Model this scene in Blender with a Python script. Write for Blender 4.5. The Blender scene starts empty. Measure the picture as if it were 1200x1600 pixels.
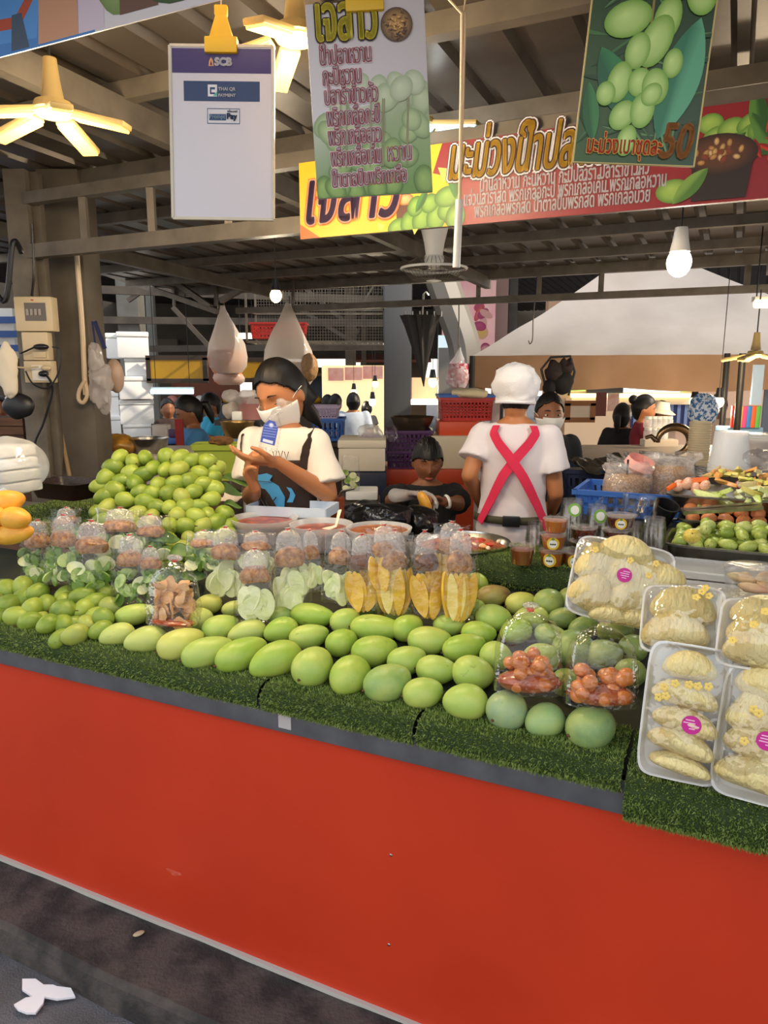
import bpy, bmesh, math, random
from mathutils import Vector as V, Matrix as Mx, Euler, Quaternion, noise
R = random.Random(7)
sc = bpy.context.scene
COL = sc.collection
rad = math.radians
# ---------------------------------------------------------------- camera, sky, light, exposure
F = 1150.0                       # focal length in pixels of the 1200 x 1600 frame
PITCH = rad(10.8)
CAM = V((0, 0, 1.6))
cam_d = bpy.data.cameras.new('camera')
cam_d.sensor_fit = 'VERTICAL'; cam_d.sensor_height = 36.0; cam_d.lens = F / 1600 * 36.0
cam_d.clip_start = 0.02; cam_d.clip_end = 300
cam = bpy.data.objects.new('camera', cam_d); COL.objects.link(cam)
cam.location = CAM; cam.rotation_euler = (math.pi / 2 - PITCH, 0, 0)
sc.camera = cam
sc.view_settings.view_transform = 'Standard'; sc.view_settings.look = 'None'
sc.view_settings.gamma = 1.0; sc.view_settings.use_curve_mapping = False
sc.view_settings.exposure = 0.5
sc.cycles.transparent_max_bounces = 40
sc.cycles.max_bounces = 8
sc.cycles.sample_clamp_indirect = 6.0
w = bpy.data.worlds.new('sky'); sc.world = w; w.use_nodes = True
wn = w.node_tree.nodes; wl = w.node_tree.links
bg = wn['Background']; bg.inputs['Strength'].default_value = 1.12
_tc = wn.new('ShaderNodeTexCoord'); _sx = wn.new('ShaderNodeSeparateXYZ'); _cr = wn.new('ShaderNodeValToRGB')
wl.new(_tc.outputs['Generated'], _sx.inputs[0]); wl.new(_sx.outputs['Z'], _cr.inputs[0]); wl.new(_cr.outputs[0], bg.inputs['Color'])
_e = _cr.color_ramp.elements
_e[0].position = 0.0; _e[0].color = (1.0, .93, .84, 1)
_e[1].position = 0.7; _e[1].color = (.80, .90, 1.0, 1)
sun_d = bpy.data.lights.new('sun', 'SUN'); sun_d.energy = 3.6; sun_d.angle = rad(1.0); sun_d.color = (1.0, .86, .66)
sun = bpy.data.objects.new('sun', sun_d); COL.objects.link(sun)
SUN_TO = V((.80, -.20, .56)).normalized()
sun.rotation_euler = SUN_TO.to_track_quat('Z', 'Y').to_euler()

# ---------------------------------------------------------------- frame helpers
_c, _s = math.cos(PITCH), math.sin(PITCH)
def ray(px, py):
    x = (px - 600) / F; y = (800 - py) / F
    return V((x, _c + y * _s, -_s + y * _c))
def at(px, py, Y):
    d = ray(px, py); return CAM + d * (Y / d.y)
CO = V((-1.13, 2.05, 0)); CA = rad(-25.3)            # the counter's own axes: u along it, v into the stall
UX = V((math.cos(CA), math.sin(CA), 0)); VX = V((-math.sin(CA), math.cos(CA), 0))
def uv(u, v, z): return CO + UX * u + VX * v + V((0, 0, z))
def touv(p): q = V(p) - CO; return q.dot(UX), q.dot(VX), p[2]
def onz(px, py, z):
    d = ray(px, py); return CAM + d * ((z - CAM.z) / d.z)
def onv(px, py, v):
    d = ray(px, py); return CAM + d * ((v - (CAM - CO).dot(VX)) / d.dot(VX))
SL = .27; Z0 = .865                                   # display board: height at v = .05 and slope
def dz(v): return Z0 + SL * (v - .05)
def ond(px, py, off=0.0):                             # on the sloping display
    d = ray(px, py); q = CAM - CO
    t = (Z0 + off - SL * .05 + SL * q.dot(VX) - CAM.z) / (d.z - SL * d.dot(VX))
    return CAM + d * t
def mpp(p): return ((V(p) - CAM).dot(V((0, _c, -_s)))) / F      # metres per pixel at a point

# ---------------------------------------------------------------- mesh helpers
class B:
    def __init__(s): s.v = []; s.f = []; s.mi = []; s.m = 0
    def add(s, vs, fs):
        o = len(s.v); s.v += [V(v) for v in vs]
        s.f += [tuple(i + o for i in f) for f in fs]; s.mi += [s.m] * len(fs); return s
    def box(s, c, d, Rm=None):
        x, y, z = d[0] / 2, d[1] / 2, d[2] / 2
        vs = [V(p) for p in ((-x,-y,-z),(x,-y,-z),(x,y,-z),(-x,y,-z),(-x,-y,z),(x,-y,z),(x,y,z),(-x,y,z))]
        if Rm is not None: vs = [Rm @ v for v in vs]
        return s.add([v + V(c) for v in vs], [(0,3,2,1),(4,5,6,7),(0,1,5,4),(1,2,6,5),(2,3,7,6),(3,0,4,7)])
    def bar(s, a, b, wd, th=None, up=V((0, 0, 1))):     # rectangular bar from a to b
        a, b = V(a), V(b); th = th or wd; d = (b - a); L = d.length; d.normalize()
        x = d.cross(up)
        if x.length < 1e-4: x = d.cross(V((0, 1, 0)))
        x.normalize(); z = x.cross(d)
        return s.box((a + b) / 2, (wd, L, th), Mx((x, d, z)).transposed())
    def rings(s, rs, close=True, caps=True):
        n = len(rs[0]); vs = [p for r in rs for p in r]; fs = []
        for i in range(len(rs) - 1):
            for j in range(n if close else n - 1):
                k = (j + 1) % n; fs.append((i*n+j, i*n+k, (i+1)*n+k, (i+1)*n+j))
        if caps and close: fs.append(tuple(range(n - 1, -1, -1))); fs.append(tuple((len(rs)-1)*n + j for j in range(n)))
        return s.add(vs, fs)
    def tube(s, pts, r, n=8, caps=True, flat=1.0):
        pts = [V(p) for p in pts]; rr = r if isinstance(r, (list, tuple)) else [r] * len(pts)
        rs = []; px = None
        for i, p in enumerate(pts):
            t = (pts[min(i+1, len(pts)-1)] - pts[max(i-1, 0)]).normalized()
            if px is None: px = t.orthogonal().normalized()
            else:
                px = px - t * px.dot(t)
                px = px.normalized() if px.length > 1e-5 else t.orthogonal().normalized()
            y = t.cross(px)
            rs.append([p + (px * math.cos(a) + y * math.sin(a) * flat) * rr[i] for a in (2 * math.pi * k / n for k in range(n))])
        return s.rings(rs, True, caps)
    def cyl(s, a, b, r0, r1=None, n=16, caps=True): return s.tube([a, b], [r0, r0 if r1 is None else r1], n, caps)
    def lathe(s, prof, n=24, c=(0, 0, 0), Rm=None, caps=False, sy=1.0):
        rs = []
        for r, z in prof:
            ring = [V((r * math.cos(2*math.pi*k/n), sy * r * math.sin(2*math.pi*k/n), z)) for k in range(n)]
            if Rm is not None: ring = [Rm @ p for p in ring]
            rs.append([p + V(c) for p in ring])
        return s.rings(rs, True, caps)
    def ell(s, c, d, Rm=None, nu=16, nv=10, fn=None):
        rs = []
        for i in range(nv + 1):
            th = math.pi * i / nv; r = max(math.sin(th), 1e-3); z = -math.cos(th)
            ring = []
            for k in range(nu):
                a = 2 * math.pi * k / nu
                p = V((r * math.cos(a) * d[0], r * math.sin(a) * d[1], z * d[2]))
                if fn: p = fn(p)
                if Rm is not None: p = Rm @ p
                ring.append(p + V(c))
            rs.append(ring)
        return s.rings(rs)
    def poly(s, pts): return s.add(pts, [tuple(range(len(pts)))])
    def prism(s, pts, ext):                             # planar outline pushed along ext
        n = len(pts); e = V(ext); pts = [V(p) for p in pts]
        return s.add(pts + [p + e for p in pts], [tuple(range(n-1,-1,-1)), tuple(range(n, 2*n))] + [(i, (i+1) % n, n + (i+1) % n, n + i) for i in range(n)])
    def grid(s, fn, nu, nv, wrap=False):
        vs = [fn(i / nu, j / nv) for i in range(nu + 1) for j in range(nv + 1)]
        return s.add(vs, [(i*(nv+1)+j, (i+1)*(nv+1)+j, (i+1)*(nv+1)+j+1, i*(nv+1)+j+1) for i in range(nu) for j in range(nv)])
    def join(s, o, mt=None):
        return s.add([mt @ v for v in o.v] if mt else o.v, o.f)
def rot(x=0, y=0, z=0): return Euler((rad(x), rad(y), rad(z))).to_matrix()
def basis_world(p):
    m = Mx.Identity(4)
    while p is not None: m = p.matrix_basis @ m; p = p.parent
    return m
def obj(name, b, mat, parent=None, bev=0, ang=40, w=False, seg=2, kind=None, flatsh=False, weld=False):
    vs = b.v
    if w and parent is not None:
        inv = basis_world(parent).inverted(); vs = [inv @ v for v in vs]
    me = bpy.data.meshes.new(name); me.from_pydata([tuple(v) for v in vs], [], b.f)
    ms = mat if isinstance(mat, (list, tuple)) else [mat]
    for m in ms: me.materials.append(m)
    if len(ms) > 1: me.polygons.foreach_set('material_index', b.mi)
    bm = bmesh.new(); bm.from_mesh(me)
    if weld: bmesh.ops.remove_doubles(bm, verts=bm.verts, dist=1e-5)
    bmesh.ops.recalc_face_normals(bm, faces=bm.faces)
    if bev:
        es = [e for e in bm.edges if e.is_manifold and e.calc_face_angle(0) > .6]
        if es: bmesh.ops.bevel(bm, geom=es, offset=bev, segments=seg, profile=.6, affect='EDGES', clamp_overlap=True)
    bm.to_mesh(me); bm.free()
    if not flatsh:
        me.polygons.foreach_set('use_smooth', [True] * len(me.polygons)); me.set_sharp_from_angle(angle=rad(ang))
    o = bpy.data.objects.new(name, me); COL.objects.link(o); o.parent = parent
    if kind: o['kind'] = kind
    return o
def tag(o, label, cat, group=None, kind=None):
    o['label'] = label; o['category'] = cat
    if group: o['group'] = group
    if kind: o['kind'] = kind
    return o
def thing(name, label, cat, loc=(0,0,0), rotation=None, group=None):
    o = bpy.data.objects.new(name, None); o.empty_display_size = .05; COL.objects.link(o); o.location = loc
    if rotation is not None: o.rotation_euler = rotation
    return tag(o, label, cat, group)
def one(name, b, mat, label, cat, group=None, loc=None, rotation=None, **k):
    if loc is None:                                     # built in world space: put the origin at its foot
        xs = [v.x for v in b.v]; ys = [v.y for v in b.v]; zs = [v.z for v in b.v]
        loc = V(((min(xs)+max(xs))/2, (min(ys)+max(ys))/2, min(zs)))
        b.v = [v - loc for v in b.v]
    o = obj(name, b, mat, None, **k); o.location = loc
    if rotation is not None: o.rotation_euler = rotation
    return tag(o, label, cat, group)
def struct(name, b, mat, **k): return obj(name, b, mat, None, kind='structure', **k)
def dup(r, loc=None, rotation=None, label=None, group=None, scale=None, color=None):
    c = r.copy(); COL.objects.link(c)
    if loc is not None: c.location = loc
    if rotation is not None: c.rotation_euler = rotation
    if scale is not None: c.scale = scale if hasattr(scale, '__len__') else (scale,) * 3
    if label: c['label'] = label
    if group: c['group'] = group
    if color: c.color = color
    for ch in list(r.children):
        d = ch.copy(); COL.objects.link(d); d.parent = c
        if color: d.color = color
        for g in list(ch.children):
            e = g.copy(); COL.objects.link(e); e.parent = d
            if color: e.color = color
    return c
ORD = ['first','second','third','fourth','fifth','sixth','seventh','eighth','ninth','tenth','eleventh','twelfth','thirteenth','fourteenth','fifteenth','sixteenth','seventeenth']

# ---------------------------------------------------------------- materials
def lin(c):
    if isinstance(c, str): c = [int(c[i:i+2], 16) / 255 for i in (0, 2, 4)]
    return tuple(x / 12.92 if x <= .04045 else ((x + .055) / 1.055) ** 2.4 for x in c[:3]) + (1,)
MATS = {}
def mat(name, col='808080', rough=.55, metal=0, var=None, vs=12, bump=0, bs=60, emit=0, spec=.5, trans=0, tint=False, coat=0, detail=4, sss=0, contrast=(.35, .7), stretch=None):
    m = bpy.data.materials.new(name); m.use_nodes = True; nt = m.node_tree; N = nt.nodes; L = nt.links
    p = N['Principled BSDF']; c = lin(col); p.inputs['Base Color'].default_value = c
    p.inputs['Roughness'].default_value = rough; p.inputs['Metallic'].default_value = metal
    p.inputs['Specular IOR Level'].default_value = spec; p.inputs['Coat Weight'].default_value = coat
    p.inputs['Coat Roughness'].default_value = .12
    tc = N.new('ShaderNodeTexCoord'); src = tc.outputs['Object']
    if stretch:
        mp = N.new('ShaderNodeMapping'); mp.inputs['Scale'].default_value = stretch; L.new(src, mp.inputs[0]); src = mp.outputs[0]
    csock = None
    if tint:
        oi = N.new('ShaderNodeObjectInfo'); csock = oi.outputs['Color']
    if var:
        nz = N.new('ShaderNodeTexNoise'); nz.inputs['Scale'].default_value = vs; nz.inputs['Detail'].default_value = detail
        L.new(src, nz.inputs['Vector'])
        rp = N.new('ShaderNodeValToRGB'); L.new(nz.outputs[0], rp.inputs[0])
        rp.color_ramp.elements[0].position = contrast[0]; rp.color_ramp.elements[1].position = contrast[1]
        if tint:
            mx = N.new('ShaderNodeMix'); mx.data_type = 'RGBA'; mx.blend_type = 'MULTIPLY'; mx.inputs[0].default_value = 1
            rp.color_ramp.elements[0].color = (1, 1, 1, 1); rp.color_ramp.elements[1].color = lin(var)
            L.new(csock, mx.inputs[6]); L.new(rp.outputs[0], mx.inputs[7]); csock = mx.outputs[2]
        else:
            rp.color_ramp.elements[0].color = c; rp.color_ramp.elements[1].color = lin(var); csock = rp.outputs[0]
    if csock: L.new(csock, p.inputs['Base Color'])
    if bump:
        nb = N.new('ShaderNodeTexNoise'); nb.inputs['Scale'].default_value = bs; nb.inputs['Detail'].default_value = 3
        L.new(src, nb.inputs['Vector'])
        bp = N.new('ShaderNodeBump'); bp.inputs['Strength'].default_value = bump; bp.inputs['Distance'].default_value = .01
        L.new(nb.outputs[0], bp.inputs['Height']); L.new(bp.outputs[0], p.inputs['Normal'])
    if emit:
        p.inputs['Emission Color'].default_value = c; p.inputs['Emission Strength'].default_value = emit
    if trans: p.inputs['Transmission Weight'].default_value = trans
    if sss:
        p.inputs['Subsurface Weight'].default_value = sss; p.inputs['Subsurface Radius'].default_value = (.01, .006, .003)
    MATS[name] = m; return m
def film(name, col=(1, 1, 1), gloss=.16, rough=.08, haze=0.0, bump=.5, bs=45, hcol=(1, 1, 1)):   # thin clear plastic
    m = bpy.data.materials.new(name); m.use_nodes = True; nt = m.node_tree; N = nt.nodes; L = nt.links
    N.remove(N['Principled BSDF']); out = N['Material Output']
    tr = N.new('ShaderNodeBsdfTransparent'); tr.inputs[0].default_value = tuple(col) + (1,)
    gl = N.new('ShaderNodeBsdfGlossy'); gl.inputs['Roughness'].default_value = rough
    tc = N.new('ShaderNodeTexCoord'); nb = N.new('ShaderNodeTexNoise'); nb.inputs['Scale'].default_value = bs; nb.inputs['Detail'].default_value = 2
    L.new(tc.outputs['Object'], nb.inputs['Vector'])
    bp = N.new('ShaderNodeBump'); bp.inputs['Strength'].default_value = bump; bp.inputs['Distance'].default_value = .02
    L.new(nb.outputs[0], bp.inputs['Height']); L.new(bp.outputs[0], gl.inputs['Normal'])
    lw = N.new('ShaderNodeLayerWeight'); lw.inputs['Blend'].default_value = .35
    ma = N.new('ShaderNodeMath'); ma.operation = 'MULTIPLY_ADD'; ma.inputs[1].default_value = .28; ma.inputs[2].default_value = gloss; ma.use_clamp = True
    L.new(lw.outputs['Fresnel'], ma.inputs[0])
    mx = N.new('ShaderNodeMixShader'); L.new(ma.outputs[0], mx.inputs[0]); L.new(tr.outputs[0], mx.inputs[1]); L.new(gl.outputs[0], mx.inputs[2])
    last = mx
    if haze:
        df = N.new('ShaderNodeBsdfDiffuse'); df.inputs[0].default_value = tuple(hcol) + (1,)
        tl = N.new('ShaderNodeBsdfTranslucent'); tl.inputs[0].default_value = tuple(hcol) + (1,)
        ad = N.new('ShaderNodeMixShader'); ad.inputs[0].default_value = .4; L.new(df.outputs[0], ad.inputs[1]); L.new(tl.outputs[0], ad.inputs[2])
        m2 = N.new('ShaderNodeMixShader'); m2.inputs[0].default_value = haze; L.new(mx.outputs[0], m2.inputs[1]); L.new(ad.outputs[0], m2.inputs[2]); last = m2
    L.new(last.outputs[0], out.inputs[0]); MATS[name] = m; return m
TINT = mat('tinted_plastic', rough=.45, tint=True)
TCLOTH = mat('tinted_cloth', rough=.9, tint=True, var='d8d4d0', vs=30, bump=.15, bs=300)
STEEL = mat('brushed_steel', 'b9b6b0', .28, 1, var='8f8b84', vs=20)
GALV = mat('galvanised_steel', '72695d', .5, .25, var='5c5449', vs=9)
DARKM = mat('dark_metal', '2b2825', .5, .5)
WHITEP = mat('white_plastic', 'e9e6e0', .4)
BLACKP = mat('black_plastic', '16161a', .4)
FOAM = mat('white_foam', 'efeeec', .6, bump=.06, bs=400)
CLEAR = film('clear_film', gloss=.045)
CLEARC = film('clear_cup', gloss=.025, bump=.05)
MILKY = film('milky_plastic', gloss=.08, bump=.15, haze=.38, rough=.25, bs=25)
def colored(o, c):
    o.color = lin(c); return o
# ---------------------------------------------------------------- ground, kerb, market floor
ASPH = mat('asphalt', '47464a', .85, var='65636a', vs=5, bump=.6, bs=180, detail=8)
CONC = mat('kerb_concrete', '4e4642', .85, var='2c2827', vs=11, bump=.5, bs=90, detail=8, contrast=(.4, .6))
FLOORM = mat('market_floor', '6b635b', .7, var='4c453e', vs=3, bump=.2)
struct('ground', B().box((0, 15, -.05), (80, 70, .1)), ASPH)
struct('floor', B().box(uv(2, 7, .05), (16, 13.6, .1), rot(0, 0, -25.3)), FLOORM)
kb = B()
prof = [(-.215, 0), (-.205, .068), (-.19, .082), (.30, .082), (.30, 0)]
kb.rings([[uv(u + .0, v + .006 * math.sin(u * 7), z + (.004 * math.sin(u * 11) if z > .05 else 0)) for v, z in prof] for u in [i * .1 - 3 for i in range(80)]])
struct('kerb', kb, CONC, ang=30)
# ---------------------------------------------------------------- the red counter
RED = mat('red_laminate', 'c83a1c', .42, var='bd3418', vs=2.2, spec=.4, bump=.03, bs=8)
TRIM = mat('grey_angle_steel', '6f7076', .45, .35, var='5c5d63', vs=14)
PALE = mat('pale_edge_paint', 'b9b4ad', .6)
ctr = thing('stall_counter', 'long market stall counter with a plain red front panel and grey steel edge', 'counter', uv(0, 0, 0), (0, 0, CA))
u0, u1 = -1.6, 3.2
obj('front_panel', B().box(((u0+u1)/2, .008, .421), (u1-u0, .016, .678)), RED, ctr)
obj('steel_edge', B().box(((u0+u1)/2, .002, .795), (u1-u0, .03, .07)).box(((u0+u1)/2, .03, .827), (u1-u0, .08, .006)), TRIM, ctr, bev=.003)
obj('base_strip', B().box(((u0+u1)/2, -.004, .088), (u1-u0, .014, .012)), PALE, ctr)
bd = B(); Lb = .66
bd.rings([[V((u, .02, .835)), V((u, .02, .852)), V((u, .68, .852 + SL * .66)), V((u, .68, .835 + SL * .66))] for u in (u0, u1)])
obj('display_board', bd, mat('plywood', '30301f', .9, var='22261a', vs=6), ctr)
sb = B().box(((u0+u1)/2, .795, 1.005), (u1-u0, .25, .03))
obj('back_shelf', sb, mat('shelf_steel', '8d8880', .45, .5), ctr)
for u in (-.8, .6, 2.0, 3.0): obj('leg', B().box((u, .88, .545), (.04, .04, .89)), TRIM, ctr)
for k, (px, py) in enumerate(((610, 1337), (607, 1477))):
    p = onv(px, py, -.002)
    q = ctr.matrix_basis.inverted() @ p
    obj('screw_head', B().ell((q.x, 0, q.z), (.004, .002, .004), nu=10, nv=6), STEEL, ctr)
p = onv(272, 1364, -.0005); q = ctr.matrix_basis.inverted() @ p
sp = B(); n = 14
sp.poly([V((q.x + .022 * math.cos(a) * (1 + .5 * math.sin(3 * a)), -.0006, q.z + .011 * math.sin(a) * (1 + .3 * math.cos(2 * a)))) for a in (2 * math.pi * k / n for k in range(n))])
obj('paint_scuff', sp, mat('scuffed_paint', 'd2674d', .7, var='c23a1e', vs=60), ctr)
p = onv(443, 1078, -.016); q = ctr.matrix_basis.inverted() @ p
obj('tape_patch', B().box((q.x, -.0145, .80), (.035, .002, .055)), mat('pale_tape', 'b8b2b0', .6), ctr)

# ---------------------------------------------------------------- turf mats
TURF = mat('turf_blades', '62782f', .6, tint=False, var='93a558', vs=90, contrast=(.4, .62), spec=.25)
TURFB = mat('turf_backing', '2c3d18', .9)
def turf(label, path, u_a, u_b, dens, h=.0075, seed=1, cat='turf mat', side=.012):
    """path: (v, z) points of the mat's section; the blades stand on it."""
    r = random.Random(seed); t = thing('artificial_turf_mat', label, cat, uv((u_a + u_b) / 2, path[0][0], path[0][1]), (0, 0, CA), 'green turf mats on the counter')
    L = u_b - u_a; y0, z0 = path[0]; pts = [V((0, v - y0, z - z0)) for v, z in path]
    b = B(); b.rings([[p + V((x, 0, 0)) for p in pts] for x in (-L/2, L/2)], close=False)
    obj('backing', b, TURFB, t)
    g = B(); vs = []; fs = []
    for i in range(len(pts) - 1):
        a, c = pts[i], pts[i+1]; d = c - a; n = V((1, 0, 0)).cross(d).normalized()
        for k in range(int(dens * L * d.length)):
            p = a + d * r.random() + V((r.uniform(-L/2, L/2), 0, 0))
            up = (n + V((r.uniform(-.6, .6), r.uniform(-.6, .6), r.uniform(-.4, .4)))).normalized() * h * r.uniform(.6, 1.25)
            ax = V((r.uniform(-1, 1), r.uniform(-1, 1), r.uniform(-1, 1))).normalized() * .0016
            o = len(vs); vs += [p - ax, p + ax, p + up]; fs.append((o, o+1, o+2))
    g.add(vs, fs); obj('grass_blades', g, TURF, t, flatsh=True, kind='stuff'); return t
def arcpath(bulge=.0):
    pts = [(-.022, .812), (-.034, .83), (-.034, .848), (-.022, .866), (0, .874), (.03, .872), (.06, .868 + SL * .01)]
    return pts + [(.12, dz(.12) - .006), (.3, dz(.3) - .008), (.6, dz(.6) - .008)]
seams = [touv(onv(px, py, -.03))[0] for px, py in ((-330, 1000), (405, 1085), (648, 1135), (975, 1215), (1500, 1350))]
labs = ['long green turf mat rolled over the counter edge, under the left mangoes', 'green turf mat rolled over the counter edge, below the middle mangoes',
        'green turf mat rolled over the counter edge, below the bluish mangoes', 'thick dark green turf mat hanging lowest, under the pomelo trays']
for k in range(4):
    pth = arcpath()
    if k == 3: pth = [(-.034, .765), (-.050, .785), (-.050, .835), (-.036, .856), (0, .862), (.03, .864), (.06, .868), (.12, dz(.12) - .006)]
    ua, ub = seams[k] + .004, seams[k+1] - .004
    turf(labs[k], pth[:8], max(ua, -1.6), min(ub, 3.2), 140000 if k else 80000, seed=k)
# rolled turf ledge under the cups
ub = touv(onv(690, 900, .63))[0]; ue = touv(onv(1010, 900, .63))[0]
ROLL = [(.575, dz(.57)), (.56, 1.02), (.565, 1.055), (.585, 1.075), (.62, 1.083), (.70, 1.08), (.92, 1.05)]
turf('dark green turf ledge behind the mangoes, under the dipping sauce cups', ROLL, ub, ue, 60000, seed=11)
# ---------------------------------------------------------------- roof of the stall
ROOFM = mat('corrugated_roof', '675d53', .36, .5, var='4e463e', vs=3, bump=.05, bs=20)
def zr(v): return 2.60 - .032 * v
def roof(name, ua, ub, va, vb, zf, m):
    b = B(); pts = []; u = ua
    while u < ub:
        pts += [(u, 0), (u + .10, 0), (u + .115, .028), (u + .15, .028), (u + .165, 0)]; u += .2
    b.rings([[uv(x, v, zf(v) + h) for x, h in pts] for v in (va, vb)], close=False)
    return struct(name, b, m, ang=20)
roof('ceiling', -3.5, 7.5, -.55, 4.95, zr, ROOFM)
bm_ = B()
for v in (.05, .75, 1.45, 2.15, 2.85, 3.55, 4.25, 4.9):
    bm_.bar(uv(-3.5, v, zr(v) - .03), uv(7.5, v, zr(v) - .03), .05, .06)
    struct('roof_purlin', bm_, GALV); bm_ = B()
for u in (-2.2, -.1, 2.05, 4.2, 6.3):
    struct('roof_rafter', B().bar(uv(u, -.5, zr(-.5) - .10), uv(u, 4.95, zr(4.95) - .10), .05, .09), GALV)
# front lintel truss the banner is wired to, and its posts
TV = 1.16
za = onv(36, 312, TV).z; zb = onv(44, 394, TV).z
struct('roof_truss_chord', B().bar(uv(-1.2, TV, za), uv(5, TV, za), .05, .05), GALV)
struct('roof_truss_chord', B().bar(uv(-1.2, TV, zb), uv(5, TV, zb), .05, .06), GALV)
for px in (132, 238, 358, 640, 860):
    u = touv(onv(px, 350, TV))[0]; struct('roof_truss_strut', B().bar(uv(u, TV, zb), uv(u, TV, za), .03, .03), GALV)
# posts on the left
def vpost(name, px0, px1, py, Y, ztop, m, depth=.1, dr=0):
    a = at(px0, py, Y); b = at(px1, py, Y); wdt = b.x - a.x
    return struct(name, B().box(((a.x+b.x)/2, Y + depth/2, (.1+ztop)/2), (wdt, depth, ztop - .1)), m, bev=.004)
COLM = mat('brown_grey_column', '6a6154', .6, .2, var='554c41', vs=5)
vpost('post_steel', 24, 58, 500, 3.55, 2.5, GALV, .07)
vpost('post_channel', 60, 77, 500, 3.60, 2.5, COLM, .05)
vpost('column', 74, 137, 500, 3.75, 2.55, COLM, .22)
# back truss carrying the hanging rail
BV = 4.9
zt = onv(850, 423, BV).z; zm = onv(600, 476, BV).z
struct('roof_truss_chord', B().bar(uv(-3.5, BV, zt), uv(7.5, BV, zt), .06, .09), GALV)
struct('hanging_rail', B().bar(uv(-2.7, BV, zm), uv(7.5, BV, zm), .05, .055), GALV)
for px in (748, 843, 940, 1168, 1260):
    u = touv(onv(px, 430, BV))[0]; struct('roof_truss_strut', B().bar(uv(u, BV, zm), uv(u, BV, zt), .035, .035), GALV)
for a, c in (((130, 415), (340, 487)), ((345, 470), (470, 400)), ((120, 335), (330, 480))):
    struct('roof_brace', B().bar(onv(*a, BV - .3), onv(*c, BV - .3), .05, .05), GALV)
for px in (272, 337, 458): 
    struct('roof_hanger', B().bar(onv(px, 390, BV - .05), onv(px, 478, BV - .05), .025, .025), GALV)
# ---------------------------------------------------------------- mangoes on the display
def mango_fn(curve=.16, beak=.10, fat=.16):
    def fn(p):
        x = p.x; k = 1 - fat * x
        y = p.y * k + curve * (x * x - .3) * .4 + (beak * max(0, x - .6) * 1.2)
        return V((x * 1.0, y, p.z * k * .96))
    return fn
def mango_mat(name, speck, blush):
    m = bpy.data.materials.new(name); m.use_nodes = True; N = m.node_tree.nodes; L = m.node_tree.links; p = N['Principled BSDF']
    p.inputs['Roughness'].default_value = .38; p.inputs['Specular IOR Level'].default_value = .45
    oi = N.new('ShaderNodeObjectInfo'); tc = N.new('ShaderNodeTexCoord'); ad = N.new('ShaderNodeVectorMath'); ad.operation = 'ADD'
    mu = N.new('ShaderNodeVectorMath'); mu.operation = 'SCALE'; cx = N.new('ShaderNodeCombineXYZ')
    for i in range(3): L.new(oi.outputs['Random'], cx.inputs[i])
    L.new(cx.outputs[0], mu.inputs[0]); mu.inputs['Scale'].default_value = 20
    L.new(tc.outputs['Object'], ad.inputs[0]); L.new(mu.outputs[0], ad.inputs[1])
    n1 = N.new('ShaderNodeTexNoise'); n1.inputs['Scale'].default_value = 1.6; n1.inputs['Detail'].default_value = 3; L.new(ad.outputs[0], n1.inputs['Vector'])
    r1 = N.new('ShaderNodeValToRGB'); r1.color_ramp.elements[0].position = .38; r1.color_ramp.elements[1].position = .68; L.new(n1.outputs[0], r1.inputs[0])
    x1 = N.new('ShaderNodeMix'); x1.data_type = 'RGBA'; L.new(r1.outputs[0], x1.inputs[0]); L.new(oi.outputs['Color'], x1.inputs[6])
    hs = N.new('ShaderNodeMix'); hs.data_type = 'RGBA'; hs.blend_type = 'MIX'; hs.inputs[0].default_value = .5; L.new(oi.outputs['Color'], hs.inputs[6]); hs.inputs[7].default_value = lin(blush)
    L.new(hs.outputs[2], x1.inputs[7])
    vo = N.new('ShaderNodeTexVoronoi'); vo.inputs['Scale'].default_value = 17; L.new(ad.outputs[0], vo.inputs['Vector'])
    r2 = N.new('ShaderNodeValToRGB'); r2.color_ramp.elements[0].position = .06; r2.color_ramp.elements[0].color = (.55, .55, .55, 1); r2.color_ramp.elements[1].position = .17; r2.color_ramp.elements[1].color = (0, 0, 0, 1); L.new(vo.outputs['Distance'], r2.inputs[0])
    x2 = N.new('ShaderNodeMix'); x2.data_type = 'RGBA'; L.new(r2.outputs[0], x2.inputs[0]); L.new(x1.outputs[2], x2.inputs[6]); x2.inputs[7].default_value = lin(speck)
    n3 = N.new('ShaderNodeTexNoise'); n3.inputs['Scale'].default_value = 4.2; n3.inputs['Detail'].default_value = 6; L.new(ad.outputs[0], n3.inputs['Vector'])
    r3 = N.new('ShaderNodeValToRGB'); r3.color_ramp.elements[0].position = .66; r3.color_ramp.elements[0].color = (0, 0, 0, 1); r3.color_ramp.elements[1].position = .76; r3.color_ramp.elements[1].color = (.55, .55, .55, 1); L.new(n3.outputs[0], r3.inputs[0])
    x3 = N.new('ShaderNodeMix'); x3.data_type = 'RGBA'; L.new(r3.outputs[0], x3.inputs[0]); L.new(x2.outputs[2], x3.inputs[6]); x3.inputs[7].default_value = lin('5a5a2c')
    L.new(x3.outputs[2], p.inputs['Base Color']); return m
MANGO = mango_mat('green_mango_skin', 'c9d888', 'c8cc6a'); STEMM = mat('mango_stem', '5a3d22', .8)
SMALLM = mango_mat('small_mango_skin', '9fb94a', 'a9b64a')
def mango_proto(name, long_):
    b = B(); b.ell((0, 0, 0), (.5, .5, .5), None, 28, 18, None)
    f = mango_fn(.20 if long_ else .1, .12, .15 if long_ else .10)
    b.v = [f(V((v.x, v.y, v.z)) * 2) * .5 for v in b.v]
    # rotate so poles lie on the long axis is not needed: the grid is dense
    o = obj(name, b, MANGO)
    st = B().tube([(-.49, .015, .0), (-.52, .02, .01), (-.535, .02, .02)], [.045, .035, .02], 8)
    obj('stem', st, STEMM, o); return o
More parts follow.
